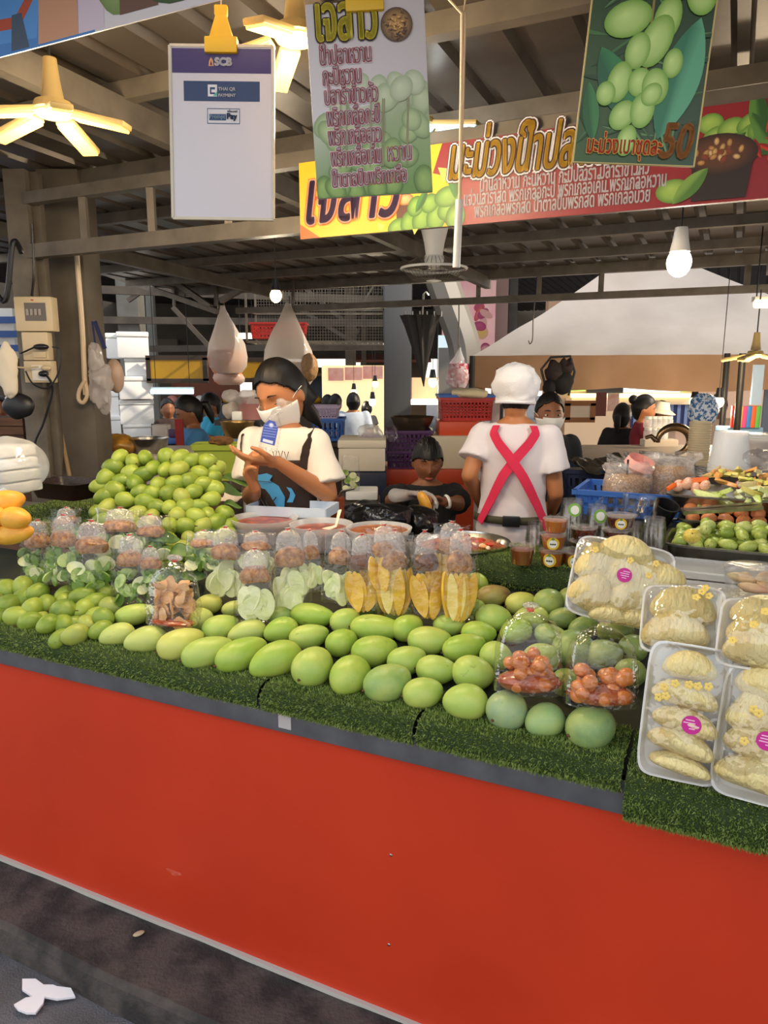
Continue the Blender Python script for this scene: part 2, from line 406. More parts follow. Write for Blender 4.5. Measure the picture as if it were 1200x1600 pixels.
PLN = (V((0, 0, 1)) - VX * SL).normalized()
CR = V((1, 0, 0)); DP = (VX + V((0, 0, SL))).normalized()
def lay(o, p, ang, L, W, H, n=PLN, roll=0, flip=False):
    d = (PLN.cross(CR)).normalized(); r = d.cross(PLN).normalized() if False else CR - PLN * CR.dot(PLN); r.normalize(); d = PLN.cross(r)
    a = r * math.cos(rad(ang)) + d * math.sin(rad(ang)) * 1.5; a.normalize()
    if flip: a = -a
    y = n.cross(a).normalized(); z = a.cross(y)
    m = Mx((a, y, z)).transposed() @ rot(roll, 0, 0)
    o.location = p; o.rotation_euler = m.to_euler(); o.scale = (L, W, H)
G1, G2, G3, G4, G5, G6 = 'a3bd58', '93b440', 'b6c46a', '8aa85c', '5f7c40', 'c3c765'
rows = {
 'front turf-edge row': [(183,992,56,38,10,G3),(228,1000,68,46,6,G3),(283,1006,76,52,20,G6),(325,1019,84,52,16,G1),(378,1022,88,54,25,G2),(430,1031,88,56,20,G2),(489,1041,72,64,50,G1),(546,1056,72,62,40,G2),(606,1067,78,62,15,G4),(661,1083,64,52,5,G1),(727,1097,70,62,-10,G1),(793,1109,66,66,30,'8ba57e'),(851,1126,64,56,10,'8fae72'),(924,1136,80,72,15,'7b9860')],
 'second display row': [(212,960,66,36,8,G1),(345,981,60,44,15,G1),(386,988,62,40,12,G3),(439,985,56,42,10,G2),(483,995,64,42,8,G1),(534,1004,52,46,20,G2),(585,1017,74,52,5,G2),(636,1032,64,48,10,G1),(682,1047,66,50,-10,G1),(739,1052,66,58,-20,G1)],
 'third display row': [(312,968,42,40,10,G3),(326,944,42,34,0,G6),(368,950,44,26,10,G3),(440,962,44,34,10,G4),(488,962,76,42,-14,G2),(540,970,50,42,20,G1),(587,982,84,46,-10,G2),(637,981,52,44,20,G2),(671,1001,70,48,-5,G1),(726,1012,72,46,10,G2),(775,1026,52,50,-30,G1)],
 'fourth display row': [(575,950,50,34,10,G5),(622,958,44,30,0,G5),(702,977,52,36,-8,G1),(748,990,56,42,-10,G2),(771,966,56,48,-10,G1),(806,986,52,42,10,G2),(742,952,30,38,60,G2),(829,966,58,40,0,G3)],
 'row under the turf ledge': [(762,884,34,34,0,G1),(771,931,56,38,5,'8a6b49'),(814,942,50,38,10,G6),(858,941,48,46,20,'7f9a55'),(892,936,40,40,0,'6f7f42'),(745,912,32,40,40,G2)],
 'heap behind the plum bags': [(878,966,44,36,0,'5f7c48'),(913,980,54,36,5,'6b8748'),(962,986,58,42,-5,'5f7840'),(896,1012,66,62,20,'748f55'),(943,1022,60,50,0,'7c9458'),(990,1012,44,46,30,'839a55'),(860,992,52,36,-20,'7f9a50'),(846,1030,60,54,10,'97ad55'),(985,1052,40,50,60,'7a9350'),(884,1066,44,48,70,'7fa048')],
}
pl = mango_proto('large_green_mango', True); pr = mango_proto('large_green_mango', False); first = {True: True, False: True}
for rn, lst in rows.items():
    for i, (px, py, mj, mn, an, colr) in enumerate(lst):
        lg = mj / mn > 1.3; pro = pl if lg else pr
        p0 = ond(px, py, .045); mp = mpp(p0)
        off = min(mn * mp * .42, .05); p0 = ond(px, py, off); mp = mpp(p0)
        tone = {G1: 'green', G2: 'bright green', G3: 'pale green', G4: 'dull green', G5: 'dark green', G6: 'yellowish green', '8a6b49': 'brown bruised'}.get(colr, 'bluish green' if 'front' in rn else 'dark green')
        side = 'bag' 
        lab = '%s mango, %s from left in the %s' % (('long ' if lg else 'round ') + tone, ORD[i], rn)
        o = pro if first[lg] else dup(pro); first[lg] = False
        tag(o, lab, 'mango', 'large green mangoes on the display')
        o.color = lin(colr)
        for ch in o.children: ch.color = (1, 1, 1, 1)
        mj2 = mj * (1.0 if lg else 1.02)
        lay(o, p0, an, mj2 * mp, mn * mp * .98, mn * mp * .96, roll=R.uniform(-25, 25), flip=(R.random() < .25))
# ------------------------------------------------ small mangoes: tall pile and front bunch
def inside(p, poly):
    x, y = p; r = False; n = len(poly)
    for i in range(n):
        x1, y1 = poly[i]; x2, y2 = poly[(i+1) % n]
        if (y1 > y) != (y2 > y) and x < (x2-x1)*(y-y1)/(y2-y1)+x1: r = not r
    return r
def poisson(poly, dist, rnd, tries=9000):
    xs = [p[0] for p in poly]; ys = [p[1] for p in poly]; out = []
    for _ in range(tries):
        q = (rnd.uniform(min(xs), max(xs)), rnd.uniform(min(ys), max(ys)))
        if inside(q, poly) and all((q[0]-a)**2 + ((q[1]-b)*1.12)**2 > dist*dist for a, b in out): out.append(q)
    return out
b = B(); b.ell((0, 0, 0), (.5, .5, .5), None, 18, 12); f = mango_fn(.15, .12, .12); b.v = [f(v * 2) * .5 for v in b.v]
sm = obj('small_green_mango', b, SMALLM)
obj('stem', B().tube([(-.49, .01, 0), (-.54, .02, .01), (-.60, .01, .02)], [.05, .035, .03], 6), STEMM, sm)
tones = ['869a38', '76902f', '95a844', '66802a', '9aa44e', '7c9436']
r5 = random.Random(5); cnt = [0]
def small(p, L, W, label, group, n):
    o = sm if cnt[0] == 0 else dup(sm); cnt[0] += 1
    tag(o, label, 'mango', group); o.color = lin(r5.choice(tones))
    for ch in o.children: ch.color = (1,1,1,1)
    lay(o, p, r5.uniform(-70, 70), L, W, W * .95, n=n, roll=r5.uniform(0, 360), flip=r5.random() < .5)
PILE = [(185,708),(225,712),(330,712),(345,738),(338,765),(352,800),(364,825),(362,845),(335,855),(318,872),(290,905),(262,905),(238,850),(225,822),(160,818),(145,800),(150,768),(172,735)]
def pile_p(px, py, back=0):
    t = (py - 705) / 190; Y = 2.62 - .40 * t + .10 * ((px - 255) / 110) ** 2 + back
    return at(px, py, Y)
for q in poisson(PILE, 18, r5):
    p = pile_p(*q); s = r5.uniform(31, 39) * mpp(p)
    small(p, s, s * .76, 'small green mango in the tall pile before the lime bin', 'tall pile of small mangoes', V((0, -.6, .8)).normalized())
ins = [(x * .9 + 255 * .1, y * .92 + 800 * .08) for x, y in PILE]
for q in poisson(ins, 30, r5):
    p = pile_p(q[0], q[1], .085); s = r5.uniform(34, 40) * mpp(p)
    small(p, s, s * .84, 'small green mango in the tall pile before the lime bin', 'tall pile of small mangoes', V((0, -.6, .8)).normalized())
BUN = [(-14,935),(5,915),(50,915),(80,932),(110,928),(140,935),(170,940),(182,958),(172,975),(148,992),(90,1000),(60,985),(20,972),(-14,975)]
for q in poisson(BUN, 22, r5):
    p = ond(q[0], q[1], r5.uniform(.02, .045)); s = r5.uniform(38, 46) * mpp(p)
    small(p, s, s * .78, 'small green mango in the low bunch below the slice bags', 'low bunch of small mangoes', PLN)
ins = [(x, y - 4) for x, y in BUN if True]
for q in poisson(ins, 40, r5):
    p = ond(q[0], q[1] - 8, .018); s = 38 * mpp(p)
    small(p, s, s * .78, 'small green mango in the low bunch below the slice bags', 'low bunch of small mangoes', PLN)
LEAF = mat('mango_leaf', '40652a', .5, var='5d7d36', vs=8)
def leaf(name, p, ang, L, Wd, label, tilt=0, m=LEAF):
    b = B()
    def fn(i, j):
        x = (i - .5) * L; wv = Wd * math.sin(math.pi * min(max(i, .02), .98)) ** .8; y = (j - .5) * wv
        return V((x, y, .15 * abs(y) + .012 * math.sin(i * 5)))
    b.grid(fn, 14, 6)
    o = one(name, b, m, label, 'leaf', loc=p, rotation=(rad(tilt), rad(R.uniform(-12, 12)), rad(ang)))
    s = o.modifiers.new('thick', 'SOLIDIFY'); s.thickness = .0012; return o
leaf('mango_leaf', at(372, 752, 2.75), -12, .17, .06, 'long green leaf lying right of the tall small mango pile', 20)
leaf('mango_leaf', at(352, 765, 2.66), -20, .14, .05, 'shorter green leaf tucked against the small mango pile', 25)
leaf('mango_leaf', at(362, 790, 2.55), 5, .07, .045, 'broad green leaf on the pale cloth by the sauce bowl', 15)
for k, (px, py, an) in enumerate(((258,842,20),(282,862,-30),(275,885,60),(345,880,10),(300,900,-15),(262,905,-50))):
    leaf('mango_leaf', at(px, py, 2.25 - .0016 * (py - 842)), an, .09, .05, ['dark leaf under the pile by the sauce pouch','dark leaf below the small mango pile','upright leaf below the small mango pile','dark leaf beside the round sauce bag','lowest leaf under the small mango pile','leaf at the left foot of the pile'][k], 40)
# ripe yellow mangoes and the raised turf on the left
YM = mat('ripe_mango_skin', 'efb545', .4, var='e39a32', vs=3)
b = B(); b.ell((0,0,0), (.5,.5,.5), None, 24, 16); f = mango_fn(.18,.1,.12); b.v = [f(v*2)*.5 for v in b.v]
ym = obj('ripe_yellow_mango', b, YM); obj('stem', B().tube([(-.49,.01,0),(-.54,.02,.01)], [.04,.03], 6), STEMM, ym)
LEDZ = 1.075
for k, (px, py, mj, mn, an, lab) in enumerate(((8,784,60,40,10,'ripe yellow mango on top of the yellow heap'),(-14,808,52,44,0,'ripe yellow mango cut by the picture edge, in the middle of the heap'),(24,810,54,40,-15,'ripe yellow mango at the right of the yellow heap'),(20,834,64,36,5,'ripe yellow mango lowest in the yellow heap'),(-30,836,56,36,5,'ripe yellow mango mostly out of view at the heap'))):
    p = at(px, py, 2.12 + (.04 if py < 800 else 0)); mp = mpp(p); o = ym if k == 0 else dup(ym)
    tag(o, lab, 'mango', 'ripe yellow mangoes'); lay(o, p, an, mj*mp, mn*mp, mn*mp*.95, n=V((0,0,1)))
pa = at(60, 850, 2.1); ua = touv(pa)[0]
eb = thing('display_crate', 'low wooden riser box under the raised turf beside the yellow mangoes', 'box', uv(touv(at(-60, 850, 2.2))[0], .40, .93), (0, 0, CA))
ue2 = touv(at(138, 800, 2.5))[0] - touv(at(-60, 850, 2.2))[0]
WOOD = mat('rough_wood', '7a5236', .75, var='4f3322', vs=5, stretch=(1, 8, 8))
obj('box_body', B().box((ue2/2 - .3, .45, .055), (ue2 + .5, .86, .09)), WOOD, eb, bev=.004)
turf('raised green turf mat behind the ripe yellow mangoes', [(.39, 1.01), (.385, 1.03), (.40, 1.045), (.46, 1.05), (.8, 1.055), (1.25, 1.06)], touv(at(-60, 850, 2.2))[0] - .5, touv(at(-60, 850, 2.2))[0] + ue2 - .1, 34000, seed=21)
# ---------------------------------------------------------------- clear bags of sliced fruit
SAUCE = mat('brown_sauce', '84502a', .35, var='c2915c', vs=70, bump=.2, bs=150); SAUCED = mat('dark_sauce', '54301c', .3, var='7c4a28', vs=60, coat=.4)
REDBAND = mat('red_band', 'c02a20', .5); KNOT = film('gathered_film', gloss=.14, haze=.18, hcol=(1, .92, .88), bump=.6, bs=120)
def sq(a, w, d, e=.6):
    c, s = math.cos(a), math.sin(a)
    return (math.copysign(abs(c) ** e, c) * w / 2, math.copysign(abs(s) ** e, s) * d / 2)
def film_rings(W, D, H, prof, n=24, seed=0, e=.6, wob=.006):
    rs = []
    for k, (t, kw, kd) in enumerate(prof):
        ring = []
        for j in range(n):
            x, y = sq(2 * math.pi * j / n, W * kw, D * kd, e)
            q = noise.noise_vector(V((x * 30 + seed * 7, y * 30, t * 6 + seed)))
            ring.append(V((x + q.x * wob, y + q.y * wob, t * H + q.z * wob * .5)))
        rs.append(ring)
    return rs
SLEEVE = [(0, .86, .35), (.03, .98, .8), (.2, 1, 1), (.4, 1, 1), (.6, .98, .9), (.78, .92, .7), (.92, .95, .5), (1.0, 1.0, .2)]
DOME = [(0, .80, .8), (.03, .98, .98), (.25, 1, 1), (.5, .93, .93), (.7, .84, .85), (.82, .66, .66), (.89, .38, .4), (.93, .13, .13), (.95, .10, .10), (.97, .2, .16), (1.0, .34, .2)]
YEL = mat('ripe_slice', 'f0c440', .45, var='e2ab2c', vs=25); YELP = mat('half_ripe_slice', 'f2dc84', .45, var='e8cc5c', vs=30)
WHT = mat('unripe_slice', 'eef0c4', .45, var='dde6a0', vs=30); GRN = mat('green_slice', 'b7cc7a', .5, var='7da03e', vs=14, contrast=(.4, .5))
RIND = mat('green_rind', '6d9138', .5)
def half_slice(L, W, T, m, p, name='slice'):
    b = B(); n = 14
    pts = [V((W * (math.sin(math.pi * k / n) ** .8) * .9 - W*.4, 0, L * (-.5 + k / n))) for k in range(n + 1)]
    b.prism(pts, (0, T, 0)); return b
def disc_slice(W, L, T):
    b = B(); n = 18
    b.prism([V((W/2 * math.cos(2*math.pi*k/n), 0, L/2 * math.sin(2*math.pi*k/n))) for k in range(n)], (0, T, 0)); return b
def long_slice(W, L, T):
    b = B(); n = 16; pts = []
    for k in range(n):
        a = 2 * math.pi * k / n; z = L/2 * math.sin(a); pts.append(V((W/2 * math.cos(a) * (1 - .35 * abs(math.sin(a))**2) + .1 * W * (z / L), 0, z)))
    b.prism(pts, (0, T, 0)); return b
def xf(b, p, Rm): b.v = [Rm @ v + V(p) for v in b.v]; return b
def slice_bag(px, y0, y1, wpx, kind, label, yoff=0.0, lean=8, sauce=True, seed=0, group='clear bags of sliced mango with sauce', yaw=0, base=None):
    """px centre, y0 top, y1 bottom of the bag in the photograph; it stands on the display slope."""
    r = random.Random(seed); p = base if base is not None else ond(px, y1 - 4, .035 + yoff); mp = mpp(p); W = wpx * mp; H = (y1 - y0) * mp * 1.03; D = W * .55
    t = thing('slice_bag', label, 'bag', p, (rad(-lean), rad(r.uniform(-4, 4)), rad(yaw + r.uniform(-8, 8))), group)
    hs = .52 * H
    n = 7
    for k in range(n):
        fx = (k / (n - 1) - .5); yy = r.uniform(-.25, .25) * D; nm = 'mango_slice'
        if kind == 'yellow': b = long_slice(W * .42, hs * r.uniform(.95, 1.1), .008); m = YEL; rm = rot(r.uniform(-8, 8), fx * 30, r.uniform(-40, 40)); q = (fx * W * .55, yy, hs * .55)
        elif kind == 'pale': b = long_slice(W * .34, hs * r.uniform(1.0, 1.15), .007); m = YELP if k % 2 else YEL; rm = rot(r.uniform(-8, 8), fx * 18, r.uniform(-40, 40)); q = (fx * W * .6, yy, hs * .56)
        elif kind == 'white': b = disc_slice(W * .42, hs * r.uniform(.6, .8), .006); m = WHT; rm = rot(r.uniform(-12, 12), r.uniform(-40, 40), r.uniform(-45, 45)); q = (fx * W * .5, yy, hs * r.uniform(.38, .75))
        else: b = disc_slice(W * .40, W * r.uniform(.28, .36), .005); m = GRN if k % 3 else WHT; rm = rot(r.uniform(-25, 25), r.uniform(-60, 60), r.uniform(-40, 40)); q = (fx * W * .6, yy - D * .1, hs * r.uniform(.2, .8))
        obj(nm, xf(b, q, rm), m, t)
    if kind == 'green':
        for k in range(16):
            b = disc_slice(W * .34, W * r.uniform(.16, .3), .005)
            obj('mango_slice', xf(b, (r.uniform(-.36, .36) * W, r.uniform(-.3, .3) * D, hs * r.uniform(.08, .95)), rot(r.uniform(-40, 40), r.uniform(-80, 80), r.uniform(-60, 60))), RIND if k % 3 else GRN, t)
    if kind == 'white':
        for k in range(5):
            b = disc_slice(W * .4, hs * .6, .006)
            obj('mango_slice', xf(b, (r.uniform(-.25, .25) * W, r.uniform(-.35, .3) * D, hs * r.uniform(.25, .6)), rot(r.uniform(-15, 15), r.uniform(-60, 60), r.uniform(-50, 50))), WHT, t)
    if sauce:
        sp_ = B(); sp_.lathe([(.001, hs*1.08), (W*.30, hs*1.10), (W*.36, hs*1.20), (W*.34, hs*1.36), (W*.22, hs*1.52), (.001, hs*1.56)], 18, sy=.62); sp_.v = [v + noise.noise_vector(v*34 + V((seed, 0, 0)))*.006 for v in sp_.v]
        pch = obj('sauce_pouch', sp_, SAUCE if kind != 'yellow' else SAUCED, t)
        f = B(); f.rings([[V((x, y, z)) + V((0, 0, hs * 1.30)) for x, y, z in [(v.x * .0 + v.x, v.y, v.z) for v in ring]] for ring in film_rings(W * .62, D * .6, H * .38, [(k, a, c) for k, a, c in DOME[2:]], 14, seed, .9, .003)], caps=False)
        obj('pouch_top', f, KNOT, pch)
        obj('band', B().lathe([(W * .05, hs * 1.30 + H * .345), (W * .055, hs * 1.30 + H * .355), (W * .05, hs * 1.30 + H * .365)], 10), REDBAND, pch)
    b = B(); b.rings(film_rings(W, D, H, SLEEVE, 26, seed), caps=False)
    o = obj('bag_film', b, CLEAR, t)
    return t
bags = [
 (108,800,858,48,'green','small clear bag of mango bits at the very back of the left bags',.04),
 (185,802,880,74,'green','wide clear bag of sauce and mango bits behind the left front bags',.04),
 (238,812,885,66,'green','clear bag of mango bits and dark sauce nearest the tall mango pile',.03),
 (62,822,912,60,'green','leftmost clear bag of sliced small mangoes above the low bunch',.0),
 (100,815,918,58,'green','second clear bag of sliced small mangoes from the left',.02),
 (142,824,928,72,'green','broad clear bag with pale round slices, third from the left',.0),
 (205,846,948,62,'green','crisp upright clear bag of green slices standing left of the chip bag',.0),
 (240,862,935,46,'green','narrow bag of green slices half hidden behind the chip bag',.02),
 (318,836,893,54,'green','small clear bag with red sauce pouch between pile and white slices',.03),
 (352,834,938,66,'white','clear bag of white mango slices beside the chip bag',.0),
 (400,838,900,66,'white','clear bag of sauce behind the white slice bags under the left bowl',.05),
 (400,868,978,66,'white','front clear bag of big jagged white slices standing among green mangoes',.0),
 (456,838,958,68,'white','clear bag of white slices with a tall brown sauce pouch',.0),
 (490,838,930,40,'white','narrow bag of white slices behind, under the second bowl',.03),
 (525,840,948,52,'white','clear bag of half-moon white slices left of the yellow bags',.0),
 (568,846,962,56,'yellow','leftmost of the yellow bags, deep yellow ripe mango halves',.0),
 (617,840,967,60,'pale','second yellow slice bag, many thin pale yellow strips',.0),
 (670,842,972,54,'yellow','third yellow slice bag, one big broad yellow slice in front',.0),
 (717,840,977,60,'pale','rightmost yellow slice bag with long pale green-yellow strips',.0),
 (700,826,930,60,'pale','clear bag with sauce behind the two rightmost yellow bags',.06),
 (606,830,930,60,'pale','clear bag with sauce behind the second yellow bag',.06),
]
for k, (px, y0, y1, wpx, kind, lab, yo) in enumerate(bags): slice_bag(px, y0, y1, wpx, kind, lab, yo, seed=k + 1)
# fried chips bag, in front on the left
CHIP = mat('fried_chip', 'dfb27a', .5, var='b97a3c', vs=14); CHILI = mat('chili_oil', '8c3a16', .25, var='b8571f', vs=20, coat=.5)
p = ond(270, 978, .05); mp = mpp(p); W = 84 * mp; H = 108 * mp
t = thing('chip_bag', 'knotted clear bag of fried fish skin chips with red sauce on the green mangoes', 'bag', p, (rad(-10), 0, rad(-12)))
r3 = random.Random(3)
for k in range(44):
    zz = r3.uniform(.05, .66); xx = r3.uniform(-.40, .40) * (1.05 - zz * .6); b = B(); b.ell((0,0,0), (W*.15, W*.02, W*.115), nu=9, nv=6)
    b.v = [v + noise.noise_vector(v * 40 + V((k, 0, 0))) * .008 for v in b.v]
    obj('chip', xf(b, (xx * W, r3.uniform(-.2, .2) * W, zz * H), rot(r3.uniform(-60, 60), r3.uniform(-180, 180), r3.uniform(-60, 60))), CHIP, t)
obj('sauce', B().ell((0, 0, H * .055), (W * .45, W * .28, H * .06), nu=18, nv=8), CHILI, t)
obj('bag_film', B().rings(film_rings(W, W * .6, H, DOME, 26, 31), caps=False), CLEAR, t)
obj('band', B().lathe([(W*.06, H*.93), (W*.065, H*.945), (W*.06, H*.96)], 10), REDBAND, t)
obj('knot', B().ell((0, 0, H * .985), (W * .16, W * .08, H * .055), nu=12, nv=8), KNOT, t)
# pickled plum bags on the right
PLUM = mat('pickled_plum', 'd9843a', .3, var='b0581c', vs=25, coat=.5)
for px, y0, y1, wpx, lab, sd in ((826, 958, 1092, 112, 'knotted clear bag of orange pickled plums beside the bluish mangoes', 41), (938, 980, 1112, 118, 'clear bag of orange pickled plums nearest the upright pomelo tray', 42)):
    p = ond(px, y1 - 10, .07); mp = mpp(p); W = wpx * mp * .97; H = (y1 - y0) * mp * 1.02; rr = random.Random(sd)
    t = thing('pickled_plum_bag', lab, 'bag', p, (rad(-10), 0, rad(-6)), 'bags of pickled plums')
    for k in range(22):
        zz = .10 + .30 * (k / 22) + rr.uniform(-.02, .05); s = W * .115
        obj('plum', B().ell((rr.uniform(-.34, .34) * W, rr.uniform(-.24, .2) * W, zz * H), (s * 1.05, s * .9, s * .85), rot(rr.uniform(0, 90), 0, rr.uniform(0, 180)), nu=12, nv=8), PLUM, t)
    obj('sauce', B().ell((0, 0, H * .13), (W * .47, W * .30, H * .13), nu=20, nv=8), CHILI, t)
    obj('bag_film', B().rings(film_rings(W, W * .68, H, DOME, 26, sd), caps=False), CLEAR, t)
    if sd == 41:
        obj('band', B().lathe([(W*.05, H*.925), (W*.055, H*.95), (W*.05, H*.97)], 10), mat('orange_band', 'd8542a', .5), t)
        obj('knot', B().ell((0, 0, H * 1.0), (W * .12, W * .07, H * .04), nu=12, nv=8), KNOT, t)
# ---------------------------------------------------------------- sauce bowls and the big tray
RICH = mat('chili_fish_sauce', '7a2a10', .35, var='b04a1c', vs=40, coat=.15, contrast=(.45, .6)); RICHL = mat('light_sauce', 'b9744a', .3, var='8d4a26', vs=40, coat=.3)
WOODSP = mat('spoon_plastic', 'e9dcc0', .5)
SHZ = 1.02
def bowl(px, py, rx, label, liq, spoon, mt=None, lvl=.75, H=.085):
    p = onz(px, py, SHZ + H); mp = mpp(p); Rr = rx * mp; p.z = SHZ
    t = thing('sauce_bowl', label, 'bowl', p, None, 'clear sauce bowls on the shelf')
    pr_ = [(Rr*.72, 0), (Rr*.78, .004), (Rr*.95, H*.8), (Rr*1.0, H*.86), (Rr*1.04, H), (Rr*1.0, H), (Rr*.93, H*.86), (Rr*.75, .01), (.001, .008)]
    obj('bowl', B().lathe(pr_, 40), mt or MILKY, t)
    o = B().lathe([(.001, H*lvl), (Rr*.5, H*lvl + .003), (Rr*.90, H*lvl), (Rr*.75, .012), (.001, .012)], 32); obj('sauce', o, liq, t)
    if spoon: 
        s = obj('spoon', B().tube([(0, 0, H*.7), (Rr*.5, -Rr*.4, H*1.0), (Rr*.5 + spoon[0], -Rr*.4 + spoon[1], H*1.5)], [.012, .007, .009], 8, flat=.4), WOODSP, t)
    return t
bowl(413, 808, 51, 'clear bowl of dark red sauce nearest the tall mango pile', RICH, None, lvl=.8)
bowl(502, 818, 48, 'clear bowl of red chili sauce with a pale spoon, second from left', RICH, (.01, .05), lvl=.8)
bowl(592, 824, 50, 'cloudy plastic bowl of light orange sauce below the garbage bag', RICHL, None, lvl=.9)
p = onz(722, 846, SHZ + .07); mp = mpp(p); Rr = 74 * mp; p.z = SHZ
t = thing('steel_basin', 'wide round steel tray of chili shrimp paste in front of the seated boy', 'tray', p)
obj('basin', B().lathe([(Rr*.7, 0), (Rr*.85, .03), (Rr*.95, .06), (Rr*1.02, .068), (Rr*1.02, .072), (Rr*.94, .066), (Rr*.68, .006), (.001, .006)], 44), STEEL, t)
RICHM = mat('chili_paste', 'b86a34', .4, var='8a3418', vs=18, bump=.6, bs=60, contrast=(.4, .58))
b = B(); b.lathe([(.001, .075), (Rr*.3, .074), (Rr*.6, .066), (Rr*.9, .056), (Rr*.8, .03)], 36)
b.v = [v + V((0, 0, .008)) * noise.noise(v * 40) for v in b.v]; obj('chili_paste', b, RICHM, t)
for k in range(26):
    a = R.uniform(0, 6.28); q = R.uniform(0, .8) * Rr
    obj('shrimp_flake', B().ell((q * math.cos(a), q * math.sin(a), .072), (.014, .007, .006), rot(0, 0, R.uniform(0, 180)), nu=8, nv=5), [mat('shrimp_flake', 'e6a468', .5), mat('chili_flake', 'c2341c', .4), mat('onion_flake', 'efd9b6', .5)][k % 3] if k < 3 else [MATS['shrimp_flake'], MATS['chili_flake'], MATS['onion_flake']][k % 3], t)
# tray, cloth, slices cup and jar by the girl
p = onz(455, 800, 1.03); t = thing('plastic_tray', 'pale blue-white plastic tray in front of the girl in the apron', 'tray', onz(466, 803, 1.088), (0, 0, rad(-14)))
obj('riser', B().box((-.02, 0, -.033), (.26, .09, .066)), pm('box_white', 'c8c4c0') if 'pm' in globals() else WHITEP, t)
TRB = mat('pale_blue_plastic', 'cfdcec', .4)
obj('tray_base', B().box((-.02, 0, .004), (.30, .15, .006)), TRB, t)
for a in (((-.02, .075, .02), (.30, .006, .035)), ((-.02, -.075, .02), (.30, .006, .035)), ((-.17, 0, .02), (.006, .15, .035)), ((.13, 0, .02), (.006, .15, .035))):
    obj('tray_side', B().box(*a), TRB, t)
def cloth_sheet(p, sx, sy, ang, label, name='cloth', col='e8d6c4', hgt=.02, cat='cloth', m=None):
    b = B(); b.grid(lambda i, j: V(((i-.5)*sx, (j-.5)*sy, hgt * (1 + noise.noise(V((i*4, j*4, sx*9))) + .5 * noise.noise(V((i*11, j*9, 3)))))), 26, 20)
    o = one(name, b, m or mat(name + col, col, .85), label, cat, loc=p, rotation=(0, 0, rad(ang)))
    s = o.modifiers.new('thick', 'SOLIDIFY'); s.thickness = .002; return o
cloth_sheet(onz(392, 789, 1.055), .26, .20, -10, 'pale cream cloth lying between the mango pile and the girl', hgt=.03)
# ---------------------------------------------------------------- dipping sauce cups
LIDM = film('clear_lid', gloss=.10, bump=.05, haze=.10)
CARA = mat('caramel_sauce', 'b25f22', .35, coat=.4); TEA = mat('tea_brown_sauce', '7d3a16', .3, coat=.4); DKS = mat('dark_chili_sauce', '47160c', .25, var='7a2c14', vs=120, coat=.4, contrast=(.5, .62))
STY = mat('yellow_sticker', 'f2c93a', .5); STW = mat('white_sticker', 'f4f2ea', .5); STG = mat('green_sticker', '7fb53c', .5); INK = mat('dark_ink', '2a3a18', .6)
def cup_on(px, ytop, ybot, wpx, label, liq, Y, lid=True, stick=None, n=1, fill=.86, group='dipping sauce cups', name='sauce_cup', tilt=0):
    p = at(px, ybot, Y); mp = mpp(p); Rr = wpx * mp / 2; H = (ybot - ytop) * mp * .98
    t = thing(name, label, 'cup', p, (rad(tilt), 0, rad(R.uniform(-10, 10))), group)
    obj('cup', B().lathe([(.001, 0), (Rr*.78, 0), (Rr*.96, H*.93), (Rr, H*.94), (Rr, H), (Rr*.95, H), (Rr*.94, H*.93), (Rr*.75, .003), (.001, .003)], 26), CLEARC, t)
    if liq: obj('sauce', B().lathe([(.001, .004), (Rr*.74, .004), (Rr*(.74 + .19*fill), H*fill), (.001, H*fill)], 24), liq, t)
    if lid: obj('lid', B().lathe([(Rr*1.03, H*.93), (Rr*1.03, H*1.02), (Rr*.9, H*1.04), (Rr*.8, H*1.01), (.001, H*1.01)], 26), LIDM, t)
    if stick:
        rr = min(H * .42, Rr * .6) * (1 if liq else 1.0)
        def disc(r_, c0, z0, off, m, nm, par):
            b = B(); k = 24; vs = []
            for j in range(k):
                a = 2 * math.pi * j / k; x = r_ * math.cos(a); z = z0 + r_ * math.sin(a); ra = Rr * (.78 + .18 * z / H) + off; an = x / ra + c0
                vs.append(V((math.sin(an) * ra, -math.cos(an) * ra, z)))
            b.poly(vs); return obj(nm, b, m, par)
        s1 = disc(rr, -.35, H*.48, .0006, STY if stick == 'y' else STG, 'sticker', t)
        disc(rr * .68, -.35, H*.47, .0012, STW, 'sticker_center', s1)
        for q in range(3): disc(rr * .14, -.35 + (q - 1) * rr * .35 / Rr, H*.45, .0016, INK, 'sticker_mark', s1)
        disc(rr * .22, -.35, H*.48 + rr * .78, .0016, MATS['green_rind'], 'sticker_leaf', s1)
    return t
def cup_stack(px, ytop, ybot, wpx, label, Y, stick=None, inv=True):
    p = at(px, ybot, Y); mp = mpp(p); Rr = wpx * mp / 2; H = (ybot - ytop) * mp
    t = thing('cup_stack', label, 'cups', p, None, 'nested stacks of empty clear cups')
    h1 = .055; step = .008; n = max(2, int((H - h1) / step) + 1)
    for k in range(min(n, 14)):
        z = k * step if inv else k * step
        if inv: pr_ = [(Rr, z), (Rr, z + .004), (Rr*.96, z + .004), (Rr*.76, z + h1), (.001, z + h1)]
        else: pr_ = [(.001, z), (Rr*.76, z), (Rr*.96, z + h1), (Rr, z + h1), (Rr, z + h1 + .004)]
        obj('cup', B().lathe(pr_, 24), CLEARC, t)
    if stick:
        z0 = (n - 1) * step; rr = .02; b = B(); b2 = B()
        for bb, r_, of in ((b, rr, .001), (b2, rr * .66, .0018)):
            vs = []
            for j in range(22):
                a = 2*math.pi*j/22; x = r_*math.cos(a); z = z0 + h1*.5 + r_*math.sin(a); ra = Rr*(1 - .24 * (h1*.5 + r_*math.sin(a))/h1) + of; vs.append(V((math.sin(x/ra)*ra, -math.cos(x/ra)*ra, z)))
            bb.poly(vs)
        s1 = obj('sticker', b, STG, t); obj('sticker_center', b2, STW, s1)
    return t
YC = 1.96
